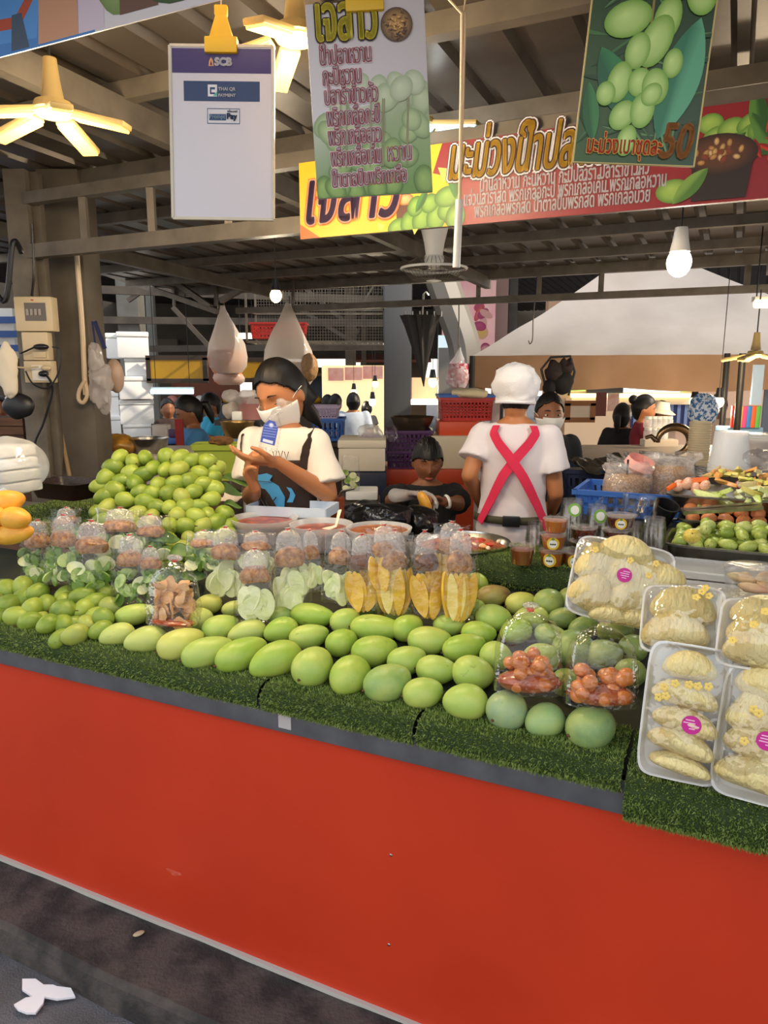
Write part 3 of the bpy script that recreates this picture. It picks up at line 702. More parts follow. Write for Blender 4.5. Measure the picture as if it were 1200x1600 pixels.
cup_on(815, 850, 882, 40, 'open clear cup of tea brown sauce at the left end of the turf ledge', TEA, YC, lid=True, fill=.78)
cup_on(862, 858, 884, 40, 'bottom cup of the caramel stack, round yellow sticker', CARA, YC, stick='y')
cup_on(864, 833, 857, 41, 'middle cup of the caramel stack, round yellow sticker', CARA, YC, stick='y')
cup_on(868, 809, 832, 39, 'top caramel sauce cup of the stack, no sticker', CARA, YC)
cup_on(898, 858, 887, 44, 'dark sauce cup with a yellow sticker right of the caramel stack', TEA, YC, stick='y')
cup_on(911, 844, 860, 42, 'lower dark chili sauce cup behind the yellow sticker cup', DKS, YC + .06)
cup_on(911, 822, 843, 42, 'upper dark chili sauce cup standing on another dark cup', DKS, YC + .06)
cup_on(952, 846, 866, 50, 'tilted wide cup of orange chili sauce behind the leaning pomelo tray', RICH, YC + .02, tilt=6)
cup_on(962, 826, 846, 44, 'middle dark chili cup in the right stack, below the topmost', DKS, YC + .08)
cup_on(969, 803, 825, 47, 'topmost dark chili cup with a yellow sticker in the right stack', DKS, YC + .08, stick='y')
cup_on(1000, 855, 872, 46, 'flat empty clear cup right of the tilted chili cup', None, YC + .02)
cup_stack(834, 808, 872, 30, 'tall nested clear cups left of the caramel sauce stack', YC + .10)
cup_stack(891, 776, 852, 40, 'nested clear cups with a green sticker behind the caramel stack', YC + .22, stick=True)
cup_stack(931, 788, 850, 38, 'nested clear cups with a green sticker left of the dark cups', YC + .2, stick=True)
cup_stack(986, 812, 860, 36, 'nested clear cups just behind the topmost dark chili cup', YC + .2)
cup_stack(1020, 803, 862, 40, 'nested clear cups beside the steel fruit tray', YC + .14)
# ---------------------------------------------------------------- pomelo trays
POM = mat('pomelo_flesh', 'ecdca0', .35, var='dcc078', vs=26, bump=.9, bs=110, stretch=(1, .35, 1), sss=.1, contrast=(.3, .7)); PINK = mat('pink_sticker', 'c4178a', .5); PINKL = mat('pink_sticker_print', 'f0b8dc', .5)
WRAP = film('cling_wrap', gloss=.13, bump=.35, bs=30, rough=.05)
STAR = mat('gold_flower_print', 'f0cf6a', .35)
def segment(L, W, H, sd):
    b = B(); b.ell((0, 0, 0), (L/2, W/2, H/2), None, 26, 14)
    out = []
    for v in b.v:
        x = v.x / (L/2); k = math.sqrt((1 - min(abs(x), 1)**2.8) / max(1 - x*x, 1e-4)) * (1 - .12*x*x)
        q = noise.noise(V((v.x * 120, v.y * 90, sd))) * .0022
        out.append(V((v.x, v.y * k + .22 * W * x * x - .09 * W, v.z * min(k, 1.3) + q)))
    b.v = out; return b
def pomelo(label, p, W, L, rotation, segs, sticker=None, dome=.6, flowers=(), group='foam trays of pomelo', sd=0):
    """tray lies in its local xy plane, W wide (x), L long (y), facing +z"""
    t = thing('pomelo_tray', label, 'fruit tray', p, rotation, group)
    n = 32; hgt = .022; rs = []
    for kx, z in ((.86, 0), (.88, .002), (.97, hgt), (1.0, hgt), (1.0, hgt + .003), (.95, hgt + .003), (.86, .006), (.84, .005)):
        ring = []
        for j in range(n):
            x, y = sq(2*math.pi*j/n, 1, 1, .28); ring.append(V((x * (W - (1-kx)*.16), y * (L - (1-kx)*.16), z)))
        rs.append(ring)
    obj('foam_tray', B().rings(rs), FOAM, t)
    for k, (x, y, l, w_, an) in enumerate(segs):
        b = segment(l * W, w_ * W, .052, k + sd); xf(b, (x * W, y * L, .03), rot(R.uniform(-12, 12), R.uniform(-8, 8), an)); obj('pomelo_segment', b, POM, t)
    wr = B(); 
    def top(i, j):
        x, y = (i-.5), (j-.5); e = (1 - (2*abs(x))**4) * (1 - (2*abs(y))**4)
        return V((x * W * .985, y * L * .985, hgt + .004 + e * .036 * dome + .0025 * noise.noise(V((x*14, y*14, sd)))))
    wr.grid(top, 24, 30); obj('cling_wrap', wr, WRAP, t)
    def zt(x, y): return top(x + .5, y + .5).z + .002
    if sticker:
        x, y, r_ = sticker; b = B(); b.poly([V((x*W + r_*math.cos(a), y*L + r_*math.sin(a), zt(x, y))) for a in (2*math.pi*k/28 for k in range(28))]); s1 = obj('sticker', b, PINK, t)
        c = B()
        for q in range(4): c.box((x*W + R.uniform(-.004, .004), y*L + r_ * (.5 - .3*q), zt(x, y) + .0008), (r_ * [.9, 1.2, 1.1, .6][q], r_*.12, .0006))
        obj('sticker_lettering', c, PINKL, s1)
    for k, (x, y) in enumerate(flowers):
        b = B()
        for q in range(5):
            a = 2*math.pi*q/5; b.ell((x*W + .0045*math.cos(a), y*L + .0045*math.sin(a), zt(x, y)), (.0036, .0036, .0006), nu=8, nv=4)
        obj('flower_print', b, STAR, t)
    return t
def face_rot(nrm, roll=0):            # tray turned so that +z looks along nrm and +y stays up
    z = V(nrm).normalized(); x = V((0, 0, 1)).cross(z).normalized(); y = z.cross(x)
    return (Mx((x, y, z)).transposed() @ rot(0, 0, roll)).to_euler()
def toward(p, up=.3, side=0): d = CAM - V(p); d.z = 0; d.normalize(); q = Mx.Rotation(rad(side), 3, 'Z') @ d; q.z = up; return q
p = at(1057, 1118, 1.30); mp = mpp(p); L4 = 205*mp; e4 = face_rot(toward(p, .22, 4), -3); p = onv(1055, 1214, -.018) + e4.to_matrix() @ V((0, L4/2, 0))
S4 = [(0, .34, .66, .36, 180), (-.02, .13, .80, .34, 176), (.02, -.06, .80, .32, 172), (0, -.22, .82, .32, 170), (.02, -.37, .76, .24, 172)]
pomelo('upright foam tray of pomelo with a pink sticker, right of the plum bags', p, 118*mp, L4, e4, S4, (.08, -.05, .0165), flowers=[(-.16, .22), (0, .23), (.22, .24), (-.28, .18), (-.25, .12), (-.33, .1), (.1, .23)], dome=.8, sd=1)
p2 = at(1188, 1150, 1.18); mp = mpp(p2); L5 = 215*mp; e5 = face_rot(toward(p2, .22, 6), -4); p2 = onv(1183, 1250, -.018) + e5.to_matrix() @ V((0, L5/2, 0))
S5 = [(-.05, .36, .7, .4, 170), (-.22, .16, .5, .40, 60), (.25, .16, .5, .42, 100), (0, -.08, .86, .40, 170), (-.05, -.30, .84, .36, 175)]
pomelo('upright foam tray of pomelo cut by the right picture edge', p2, 150*mp, L5, e5, S5, (-.04, .0, .0165), flowers=[(-.2, .2), (-.15, .18), (-.24, -.04), (.1, .3)], dome=.9, sd=2)
p3 = at(1067, 978, 1.40); mp = mpp(p3)
S2 = [(0, .16, .8, .5, 175), (-.08, -.22, .82, .5, 178)]
pomelo('domed pomelo tray lying on top of the upright tray', p3, 122*mp, 122*mp, face_rot(toward(p3, 1.1, -5), 5), S2, None, flowers=[(.22, .22), (.16, .12), (.26, .3), (.3, .18)], dome=1.5, sd=3)
p4 = at(1196, 1003, 1.26); mp = mpp(p4)
pomelo('domed pomelo tray with a pink sticker lying at the right picture edge', p4, 135*mp, 125*mp, face_rot(toward(p4, 1.1, -5), 4), [(0, .28, .8, .4, 175), (0, .0, .82, .42, 178), (0, -.28, .84, .44, 176)], (.14, .16, .014), flowers=[(-.1, -.1), (-.3, -.3), (.0, .1)], dome=1.5, sd=4)
p5 = at(967, 912, 1.66); mp = mpp(p5)
S7 = [(0, .34, .62, .34, 180), (-.28, .16, .42, .40, 70), (.05, .05, .56, .40, 170), (.33, .16, .34, .5, 90), (-.26, -.22, .44, .42, 160), (.18, -.16, .56, .40, 185), (.25, -.40, .44, .2, 180), (-.05, -.42, .4, .2, 180)]
pomelo('square pomelo tray with a pink sticker leaning on the turf ledge', p5, 150*mp, 128*mp, face_rot(toward(p5, .45, 5), -9), S7, (.02, .06, .0165), flowers=[(.25, .12), (-.3, .3), (.05, .25), (.3, .28)], dome=1.0, sd=5)
p6 = at(1150, 1050, 1.48); mp = mpp(p6)
pomelo('foam pomelo tray standing behind the two upright trays', p6, 120*mp, 200*mp, face_rot(toward(p6, .2, 4), -3), S4, None, dome=.7, sd=6)
# ---------------------------------------------------------------- steel fruit trays on the right
q0 = onz(1037, 850, 1.10); U0, V0, _ = touv(q0)
tb = thing('fruit_table', 'dark table carrying the steel fruit trays on the right of the stall', 'table', uv(U0 + .45, V0 + .40, .1), (0, 0, CA))
obj('table_top', B().box((.1, 0, .915), (1.1, .86, .03)), mat('dark_steel_top', '4b4742', .4, .6), tb, bev=.004)
for x in (-.4, .6):
    for y in (-.38, .38): obj('leg', B().box((x, y, .45), (.035, .035, .9)), DARKM, tb)
def steel_tray(label, u, v, z, L, D, H, tilt=0):
    p = uv(u + L/2, v + D/2, z); t = thing('steel_tray', label, 'tray', p, (rad(tilt), 0, CA), 'steel fruit trays')
    rs = []
    for k, zz in ((.90, 0), (.97, H*.9), (1.0, H), (1.04, H), (1.04, H - .006), (1.04, H), (.99, H + .001), (.955, H*.88), (.885, .004)):
        ring = []
        for j in range(32):
            x, y = sq(2*math.pi*j/32, 1, 1, .22); ring.append(V((x * (L - (1-k)*.3), y * (D - (1-k)*.3), zz)))
        rs.append(ring)
    obj('tray', B().rings(rs), STEEL, t, ang=50); return t
tr1 = steel_tray('front steel tray heaped with small green hog plums', U0, V0, 1.046, .62, .27, .055)
tr2 = steel_tray('middle steel tray of orange santol wedges and green guava slices under the tongs', U0 + .02, V0 + .285, 1.075, .62, .14, .05)
q3 = onz(1042, 770, 1.20); U3, V3, _ = touv(q3)
rz = thing('tray_riser', 'dark box lifting the rear fruit tray', 'box', uv(U3 + .35, V3 + .15, 1.046), (0, 0, CA)); obj('box_body', B().box((0, 0, .04), (.6, .24, .08)), DARKM, rz, bev=.003)
tr3 = steel_tray('rear raised steel tray of mixed cut fruit with an orange scoop', U3, V3, 1.14, .66, .30, .055)
HOG = mat('hog_plum_skin', 'a3bf55', .35, tint=True, var='cfd2b0', vs=9)
b = B(); b.ell((0,0,0), (.5,.5,.5), None, 16, 11); b.v = [V((v.x, v.y * (1 - .25*v.x), v.z * (1 - .25*v.x))) for v in b.v]
hp = obj('hog_plum', b, HOG); r8 = random.Random(8); hc = ['b9c968', 'a9bc56', 'c8d284', '98ae4c', 'b2c062']; k = 0
obj('stem', B().tube([(-.48, 0, 0), (-.53, .01, 0)], [.05, .04], 6), STEMM, hp)
for lay_, zz, sp_ in ((0, 1.105, .043), (1, 1.135, .046)):
    nu_, nv_ = 13, 6
    for i in range(nu_):
        for j in range(nv_):
            if lay_ and (i in (0,) or j in (0, nv_ - 1)): continue
            u = U0 + .045 + i * sp_ * 1.02 + r8.uniform(-.008, .008) + lay_ * .02; v = V0 + .035 + j * .041 + r8.uniform(-.008, .008)
            o = hp if k == 0 else dup(hp); k += 1
            tag(o, 'small green hog plum heaped in the front steel tray', 'fruit', 'hog plums in the front steel tray'); o.color = lin(r8.choice(hc))
            o.location = uv(u, v, zz + r8.uniform(-.006, .008)); o.scale = (r8.uniform(.046, .060), .034, .033); o.rotation_euler = (r8.uniform(0, 6), r8.uniform(-.4, .4), r8.uniform(0, 6))
o = dup(hp, onz(1081, 838, 1.165), (0, .5, 1.2), 'pale yellow rounded fruit lying among the green hog plums', 'yellow fruit'); o['category'] = 'fruit'; o.color = lin('ead062'); o.scale = (.055, .045, .04)
SANT = mat('santol_flesh', 'd98f5c', .5, var='c3713c', vs=18)
b = B(); b.ell((0,0,0), (.5,.5,.5), None, 12, 8); b.v = [V((v.x, v.y, max(v.z, -.18))) for v in b.v]; sw = obj('santol_wedge', b, SANT)
for k in range(22):
    o = sw if k == 0 else dup(sw); tag(o, 'orange santol wedge in the middle steel tray', 'fruit', 'santol wedges in the middle steel tray')
    o.location = uv(U0 + .06 + (k % 11) * .05 + r8.uniform(-.01, .01), V0 + .315 + (k // 11) * .04, 1.128 + (k // 11) * .020); o.scale = (.052, .045, .042); o.rotation_euler = (r8.uniform(-.5, .5), r8.uniform(-.5, .5), r8.uniform(0, 6))
GUA = mat('guava_slice', 'cfdc93', .45, tint=True, var='e6e6c8', vs=14)
b = B(); n = 12
b.rings([[V((x * .5, .5 * w_ * y, z)) for y, z in ((-1, -.1), (1, -.1), (.6, .22), (0, .34), (-.6, .22))] for x, w_ in ((-1, .15), (-.6, .7), (0, 1), (.6, .7), (1, .15))])
gs = obj('guava_slice', b, GUA); k = 0
def gslice(loc, sc_, label, group, c, rotation=None):
    global k
    o = gs if k == 0 else dup(gs); k += 1; tag(o, label, 'fruit', group); o.color = lin(c); o.location = loc; o.scale = sc_
    o.rotation_euler = rotation or (r8.uniform(-.6, .6), r8.uniform(-.4, .4), r8.uniform(0, 6))
for i in range(46):
    gslice(uv(U0 + .08 + r8.uniform(0, .48), V0 + .385 + r8.uniform(-.035, .03), 1.145 + r8.uniform(0, .075)), (.085, .038, .03), 'pale green guava slice heaped in the middle steel tray', 'guava slices in the middle steel tray', r8.choice(['d6e29a', 'c3d47c', 'e6ebc0']))
for i in range(60):
    u = r8.uniform(.12, .62); v = r8.uniform(.02, .28); hgt = .05 * (1 - abs(v - .17) / .17)
    gslice(uv(U3 + u, V3 + v, 1.205 + max(0, hgt) + r8.uniform(0, .015)), (r8.uniform(.05, .085), .032, .026), 'cut fruit slice in the rear raised steel tray', 'cut fruit in the rear steel tray', r8.choice(['e4d57c', 'd8c86a', 'ead9a0', 'b8c25c', 'e0a05a', 'dcb070']))
ROSE = mat('rose_apple', 'd98a72', .4, var='e8cdb0', vs=12)
b = B(); b.ell((0,0,0), (.5,.5,.5), None, 12, 8); ra = obj('rose_apple_chunk', b, ROSE)
for k2 in range(7):
    o = ra if k2 == 0 else dup(ra); tag(o, 'pink rose apple chunk at the left end of the rear steel tray', 'fruit', 'rose apple chunks'); o.location = uv(U3 + .03 + .028 * (k2 % 4), V3 + .05 + .06 * (k2 // 4), 1.215 + .01 * (k2 % 2)); o.scale = (.04, .034, .032); o.rotation_euler = (k2, k2 * .7, k2 * 2)
RAD = mat('radish_rind', 'b04a4a', .4)
t = thing('radish_slice', 'round pink-rimmed radish slice on the mixed fruit', 'fruit', at(1158, 757, 2.52), (rad(60), 0, rad(-10))); obj('rind', B().cyl((0,0,-.003), (0,0,.003), .019, n=22), RAD, t); obj('flesh', B().cyl((0,0,.003), (0,0,.0042), .016, n=22), mat('radish_flesh', 'f0d8c4', .5), t)
# orange scoop and tongs
ORP = mat('orange_plastic', 'e2692a', .4)
t = thing('scoop', 'orange plastic scoop resting on the left of the mixed fruit tray', 'scoop', at(1085, 752, 2.5), (0, rad(-8), rad(20)))
b = B(); b.ell((0, 0, 0), (.055, .035, .03), nu=18, nv=12); b.v = [V((v.x, v.y, min(v.z, .004))) for v in b.v]; obj('scoop_bowl', b, ORP, t)
obj('handle', B().tube([(-.05, 0, .0), (-.09, -.005, .005), (-.13, -.02, .0)], [.010, .009, .008], 8, flat=.6), ORP, t)
t = thing('tongs', 'steel serving tongs lying across the guava slices', 'tongs', at(1128, 797, 2.30), (rad(6), rad(-6), rad(-8)))
for s_ in (-1, 1):
    b = B(); b.rings([[V((x, s_ * (.008 + .012 * q), -.001)) , V((x, s_ * (.008 + .012 * q) + w_, .0)), V((x, s_ * (.008 + .012 * q) + w_, .010)), V((x, s_ * (.008 + .012 * q) - w_, .010)), V((x, s_ * (.008 + .012 * q) - w_, 0))] for x, q, w_ in ((-.115, 0, .010), (-.05, .6, .010), (.03, 1, .009), (.09, .8, .013), (.115, .5, .012))])
    obj('tong_arm', b, STEEL, t)
obj('hinge', B().cyl((-.115, -.02, .005), (-.115, .02, .005), .008, n=12), STEEL, t)
# guava container, clear lids, mug
t = thing('food_container', 'clear lidded container of pink-edged guava slices at the right edge', 'container', onz(1180, 930, 1.075), (0, 0, CA)); 
Rr = .075
obj('container', B().lathe([(.001, 0), (Rr*.85, 0), (Rr*.98, .052), (Rr*1.06, .054), (Rr*1.06, .062), (Rr*.97, .062), (Rr*.83, .004)], 36), CLEARC, t)
obj('lid', B().lathe([(Rr*1.07, .058), (Rr*1.07, .066), (Rr*.9, .069), (.001, .066)], 36), LIDM, t)
for i in range(9): obj('guava_piece', xf(B().ell((0,0,0), (.035, .014, .012), nu=10, nv=7), (r8.uniform(-.035, .035), r8.uniform(-.04, .03), .014 + .004 * i), rot(0, 0, r8.uniform(0, 180))), mat('pale_guava', 'efdcae', .5, var='e3a58a', vs=9) if i == 0 else MATS['pale_guava'], t)
for i, (px, py, z, lab) in enumerate(((1135, 945, 1.04, 'lowest flat clear box lid under the guava container'), (1120, 905, 1.052, 'flat clear box lid just below the hog plum tray'))):
    t = thing('clear_lid', lab, 'lid', onz(px, py - 8, z), (0, 0, CA), 'flat clear lids')
    rs = []
    for kx, zz in ((1, 0), (1, .012), (.97, .02), (.9, .02), (.88, .014)):
        rs.append([V((x, y, zz)) for x, y in (sq(2*math.pi*j/28, .34*kx, .16*kx, .2) for j in range(28))])
    obj('lid_shell', B().rings(rs), MILKY, t)
pl_ = thing('steel_counter_top', 'bare steel counter strip under the clear lids beside the pomelo trays', 'counter', uv(U0 + .32, V0 - .16, .80), (0, 0, CA)); obj('top', B().box((.1, .0, .215), (.78, .30, .02)), STEEL, pl_, bev=.003); obj('apron', B().box((.1, .12, .10), (.74, .02, .20)), DARKM, pl_)
t = thing('mug', 'black plastic dipper mug beside the blue crate and hog plums', 'mug', at(1030, 815, 2.42), (rad(25), rad(10), 0))
obj('mug_body', B().lathe([(.001, 0), (.032, 0), (.040, .07), (.043, .072), (.037, .072), (.030, .006), (.001, .006)], 28), BLACKP, t)
obj('handle', B().tube([(.038, 0, .06), (.065, 0, .055), (.066, 0, .025), (.036, 0, .015)], .006, 8), BLACKP, t)
# ---------------------------------------------------------------- blue crate with rice sacks, cups in it
BLUEP = mat('blue_plastic', '2f62b4', .4)
def crate(label, p, L, D, H, m, rz=0, name='plastic_crate', group=None, rows=3, cols=12, cat='crate', taper=.94):
    t = thing(name, label, cat, p, (0, 0, rz), group); obj('floor', B().box((0, 0, .006), (L*taper, D*taper, .012)), m, t)
    for side in range(4):
        ax = side % 2; sg = 1 if side < 2 else -1; W_ = L if ax == 0 else D; off = (D if ax == 0 else L) / 2 * sg
        b = B()
        def put(a0, a1, z0, z1):
            pts = []
            for a, z in ((a0, z0), (a1, z0), (a1, z1), (a0, z1)):
                k_ = taper + (1 - taper) * z / H; pts.append(V((a*k_, off*k_, z)) if ax == 0 else V((off*k_, a*k_, z)))
            n_ = V((0, -sg*.006, 0)) if ax == 0 else V((-sg*.006, 0, 0)); b.prism(pts, n_)
        put(-W_/2, W_/2, 0, H*.14); put(-W_/2, W_/2, H*.84, H)
        for r_ in range(1, rows): z = H*.14 + H*.70*r_/rows; put(-W_/2, W_/2, z - .006, z + .006)
        for c_ in range(cols + 1): a = -W_/2 + W_*c_/cols; hw = W_/cols*(.5 if c_ in (0, cols) else .22); put(max(a-hw, -W_/2), min(a+hw, W_/2), H*.14, H*.84)
        obj('side_wall', b, m, t, flatsh=True)
    rim = B()
    for a, d in (((0, D/2, H), (L+.02, .016, .018)), ((0, -D/2, H), (L+.02, .016, .018)), ((L/2, 0, H), (.016, D+.02, .018)), ((-L/2, 0, H), (.016, D+.02, .018))): rim.box(a, d)
    obj('rim', rim, m, t); return t
pc = at(1000, 800, 2.75)
ct = crate('blue plastic crate holding the two rice sacks', pc, .44, .30, .085, BLUEP, CA, rows=2)
tb2 = thing('side_table', 'low dark table under the blue crate', 'table', V((pc.x, pc.y, .1)), (0, 0, CA)); obj('top', B().box((.05, 0, pc.z - .1 - .018), (.66, .46, .03)), DARKM, tb2)
for x in (-.25, .35):
    for y in (-.2, .2): obj('leg', B().box((x, y, (pc.z - .135)/2), (.03, .03, pc.z - .135)), DARKM, tb2)
RICE = mat('roasted_rice', 'bd9060', .9, var='8d6238', vs=160, bump=.7, bs=420, contrast=(.4, .6)); SACK = film('sack_film', gloss=.08, haze=.22, hcol=(1, .90, .82), bump=.6, bs=30)
for px, py, wpx, hpx, lab, Y in ((978, 778, 70, 52, 'open clear sack of roasted ground rice with a pink lining, left in the blue crate', 2.72), (1042, 780, 74, 66, 'taller clear sack of roasted ground rice, right in the blue crate', 2.80)):
    p = at(px, py + 14, Y); mp = mpp(p); W = wpx*mp; H = hpx*mp
    t = thing('rice_sack', lab, 'sack', p, (0, 0, rad(R.uniform(-15, 15))), 'sacks of roasted rice')
    b = B(); b.lathe([(.001, 0), (W*.46, 0), (W*.52, H*.3), (W*.48, H*.8), (W*.30, H*.98), (.001, H*1.02)], 26, sy=.8); b.v = [v + noise.noise_vector(v*22)*.008 for v in b.v]; obj('roasted_rice', b, RICE, t, kind='stuff')
    b = B(); b.lathe([(W*.50, -.002), (W*.54, H*.3), (W*.53, H*.8), (W*.46, H*1.05), (W*.56, H*1.2), (W*.50, H*1.32)], 34, sy=.8); b.v = [v + noise.noise_vector(v*18 + V((px, 0, 0)))*(.03 if v.z > H*.95 else .006) for v in b.v]; obj('sack_film', b, SACK, t)
    if px < 1000: obj('lining', xf(B().lathe([(W*.2, 0), (W*.34, .02), (W*.3, .05)], 20), (W*.28, W*.25, H*1.05), rot(20, 15, 0)), mat('pink_lining', 'e9a9a0', .7), t); obj('scoop_handle', B().tube([(-.01, -.02, H), (-.012, -.025, H*1.45)], .004, 8), BLACKP, t)
for k2, (px, py, lab) in enumerate(((952, 800, 'tilted clear cup in front of the rice sacks'), (985, 795, 'crumpled clear cup beneath the left rice sack'), (1010, 800, 'large square clear cup next to the black mug'))):
    t = thing('empty_cup', lab, 'cup', at(px, py + 8, 2.35), (rad(40 - 30*k2), rad(30*k2 - 20), 0.4*k2), 'loose empty cups'); obj('cup', B().lathe([(.001, 0), (.03, 0), (.042, .055), (.044, .058), (.04, .055), (.028, .003)], 20), CLEARC, t)
# ---------------------------------------------------------------- things further right
PB = film('bucket_plastic', gloss=.12, haze=.5, bump=.1, rough=.2)
p = at(1138, 738, 3.05); mp = mpp(p); t = thing('bucket_stack', 'stack of upturned clear plastic buckets behind the cut fruit', 'buckets', p)
for k2 in range(3): 
    z = k2*.012; obj('bucket', B().lathe([(31*mp, z), (31*mp, z+.01), (29.5*mp, z+.012), (24*mp, 55*mp+z), (.001, 56*mp+z)], 36), PB, t)
p = at(1178, 732, 3.3); mp = mpp(p); t = thing('tub', 'clear lidded tub of brown crumbs right of the upturned buckets', 'tub', p)
obj('tub_body', B().lathe([(.001, 0), (19*mp, 0), (22*mp, 48*mp), (24*mp, 49*mp), (24*mp, 52*mp)], 30), PB, t); obj('crumbs', B().lathe([(.001, .003), (18*mp, .003), (20.5*mp, 42*mp), (.001, 43*mp)], 28), RICE, t); obj('lid', B().lathe([(25*mp, 50*mp), (25*mp, 55*mp), (.001, 55*mp)], 30), LIDM, t)
def crumple(label, p, d, m, name='crumpled_bag', cat='bag', amp=.3, freq=14, sd=0, group=None, thingname=None):
    b = B(); b.ell((0, 0, d[2]), d, nu=36, nv=24); b.v = [v + V((v.x*1, v.y*1, (v.z - d[2]))) * amp * (noise.noise(v*freq + V((sd, 0, 0))) + .5*noise.noise(v*freq*2.3 + V((sd, 3, 0)))) for v in b.v]
    return one(name, b, m, label, cat, group, loc=p)
crumple('crumpled clear bags at the right edge behind the fruit', at(1185, 738, 2.9), (.07, .06, .05), CLEAR, sd=2)
NEWS = mat('newspaper', 'b9b2aa', .9, var='5a5654', vs=16, contrast=(.45, .6), stretch=(3, 9, 3))
for k2, (px, py, an, tl, lab) in enumerate(((985, 742, 40, 18, 'folded newspaper with a blue edge standing left in the paper pile'), (1015, 735, 28, 12, 'folded newspaper in the middle of the paper pile'), (1040, 728, 20, 6, 'newspaper roll on top of the paper pile'), (1055, 742, 12, 4, 'lower newspaper of the pile behind the rice sacks'))):
    b = B(); b.grid(lambda i, j: V(((i-.5)*.26, (j-.5)*.17, .02*math.sin(j*3.1) + .008*noise.noise(V((i*5, j*5, k2))))), 14, 12)
    o = one('newspaper', b, NEWS, lab, 'newspaper', 'newspapers behind the rice sacks', loc=at(px, py, 3.5), rotation=(rad(30 + tl), rad(tl), rad(an - 40))); s = o.modifiers.new('t', 'SOLIDIFY'); s.thickness = .006
b = B(); b.grid(lambda i, j: V(((i-.5)*.30, (j-.5)*.26, .03*noise.noise(V((i*6, j*6, 1))) + .10*max(0, abs(i-.5)*2-.7))), 24, 20)
o = one('foil_sheet', b, mat('crumpled_foil', '6e675c', .35, .7, var='46413a', vs=14, bump=.6, bs=30), 'crumpled dark plastic sheet over the crate beside the masked woman', 'sheet', loc=at(938, 728, 3.7), rotation=(rad(10), 0, rad(10))); s = o.modifiers.new('t', 'SOLIDIFY'); s.thickness = .002
crate('dark blue crate under the crumpled plastic sheet', at(940, 792, 3.75), .40, .3, .2, mat('navy_plastic', '1d2c4a', .5), rad(-8))
t = thing('cup_tower', 'tall stack of pale paper cups in front of the blue dotted duster', 'cups', at(1089, 732, 3.9)); 
for k2 in range(20): z = k2*.0125; obj('paper_cup', B().lathe([(.055, z), (.057, z+.006), (.050, z+.0125), (.001, z+.0125)] if k2 == 19 else [(.055, z), (.057, z+.006), (.050, z+.0125)], 24), mat('paper_cup_rim', 'd9c7a4', .7) if k2 == 0 else MATS['paper_cup_rim'], t)
t = thing('duster', 'round blue and white dotted duster standing behind the paper cup tower', 'duster', at(1097, 660, 4.4)); 
b = B(); b.ell((0, 0, .07), (.085, .085, .10), nu=22, nv=16); b.v = [v*(1 + .12*noise.noise(v*60)) for v in b.v]; obj('duster_head', b, mat('dotted_duster', 'd8e0ea', .8, var='3a6ea8', vs=55, contrast=(.48, .54)), t); obj('handle', B().cyl((0,0,-.22), (0,0,.0), .008, n=8), WHITEP, t)
BRZ = mat('bronze_metal', '8c7356', .25, .9)
t = thing('curled_tap', 'curled bronze-coloured metal tube on the counter left of the paper cups', 'tap', at(1052, 705, 4.1))
obj('tube', B().tube([V((.09*math.cos(a)*1.0, 0, .06 + .075*math.sin(a))) for a in [math.pi*1.05 - 2*math.pi*.75*k2/22*1.0 for k2 in range(23)]], [.012 + .012*abs(math.sin(k2/7)) for k2 in range(23)], 12), BRZ, t)
obj('spout', B().tube([(-.10, 0, .06), (-.13, 0, .085), (-.16, 0, .075)], [.016, .012, .010], 10), BRZ, t)
# ---------------------------------------------------------------- lettering and printed signs
TONE = '่้๊๋์'; UPV = 'ิีึืัํ็'
_gc = {}
def glyph(s):
    if s in _gc: return _gc[s]
    cu = bpy.data.curves.new('lettering', 'FONT'); cu.body = s; cu.size = 1.0; cu.resolution_u = 3
    o = bpy.data.objects.new('lettering', cu); COL.objects.link(o)
    dg = bpy.context.evaluated_depsgraph_get(); me = bpy.data.meshes.new_from_object(o.evaluated_get(dg))
    r = ([v.co.copy() for v in me.vertices], [tuple(p.vertices) for p in me.polygons])
    bpy.data.objects.remove(o); bpy.data.curves.remove(cu); bpy.data.meshes.remove(me); _gc[s] = r; return r
def line_mesh(s):
    base = ''; marks = []
    for i, ch in enumerate(s):
        nx = s[i+1] if i + 1 < len(s) else ''
        if ch in TONE and ((base and base[-1] in UPV) or nx == 'ำ'): marks.append((base, ch, nx == 'ำ')); continue
        base += ch
    vs, fs = glyph(base); vs = list(vs); fs = list(fs)
    for pre, ch, am in marks:
        x1 = max(v.x for v in glyph(pre)[0]); gv, gf = glyph('ก' + ch); kv, _ = glyph('ก')
        nk = len(kv); mv = gv[nk:]; dx = x1 - max(v.x for v in kv)
        o = len(vs) - nk; vs += [v + V((dx, .25, 0)) for v in mv]; fs += [tuple(i + o for i in f) for f in gf if min(f) >= nk]
    return vs, fs
def letter(parent, s, x, z, wd, layers, shear=0, name='lettering', hgt=None, arch=0):
    """text with its left end at x, baseline z on the sign's front (local -y), wd wide; layers = [(material, bold, lift)]"""
    vs, fs = line_mesh(s); x0 = min(v.x for v in vs); x1 = max(v.x for v in vs); k = wd / (x1 - x0); kz = hgt or k
    last = None
    for m, bold, lift in layers:
        b = B(); offs = [(0, 0)] + ([(bold*math.cos(2*math.pi*q/10), bold*math.sin(2*math.pi*q/10)) for q in range(10)] if bold else [])
        for ox, oz in offs:
            b.add([V((x + (v.x - x0)*k + ox + shear*v.y*kz, -lift, z + v.y*kz + oz + arch*(v.x - x0)*k)) for v in vs], fs)
        o = obj(name if last is None else name + '_outline', b, m, parent, flatsh=True); last = o
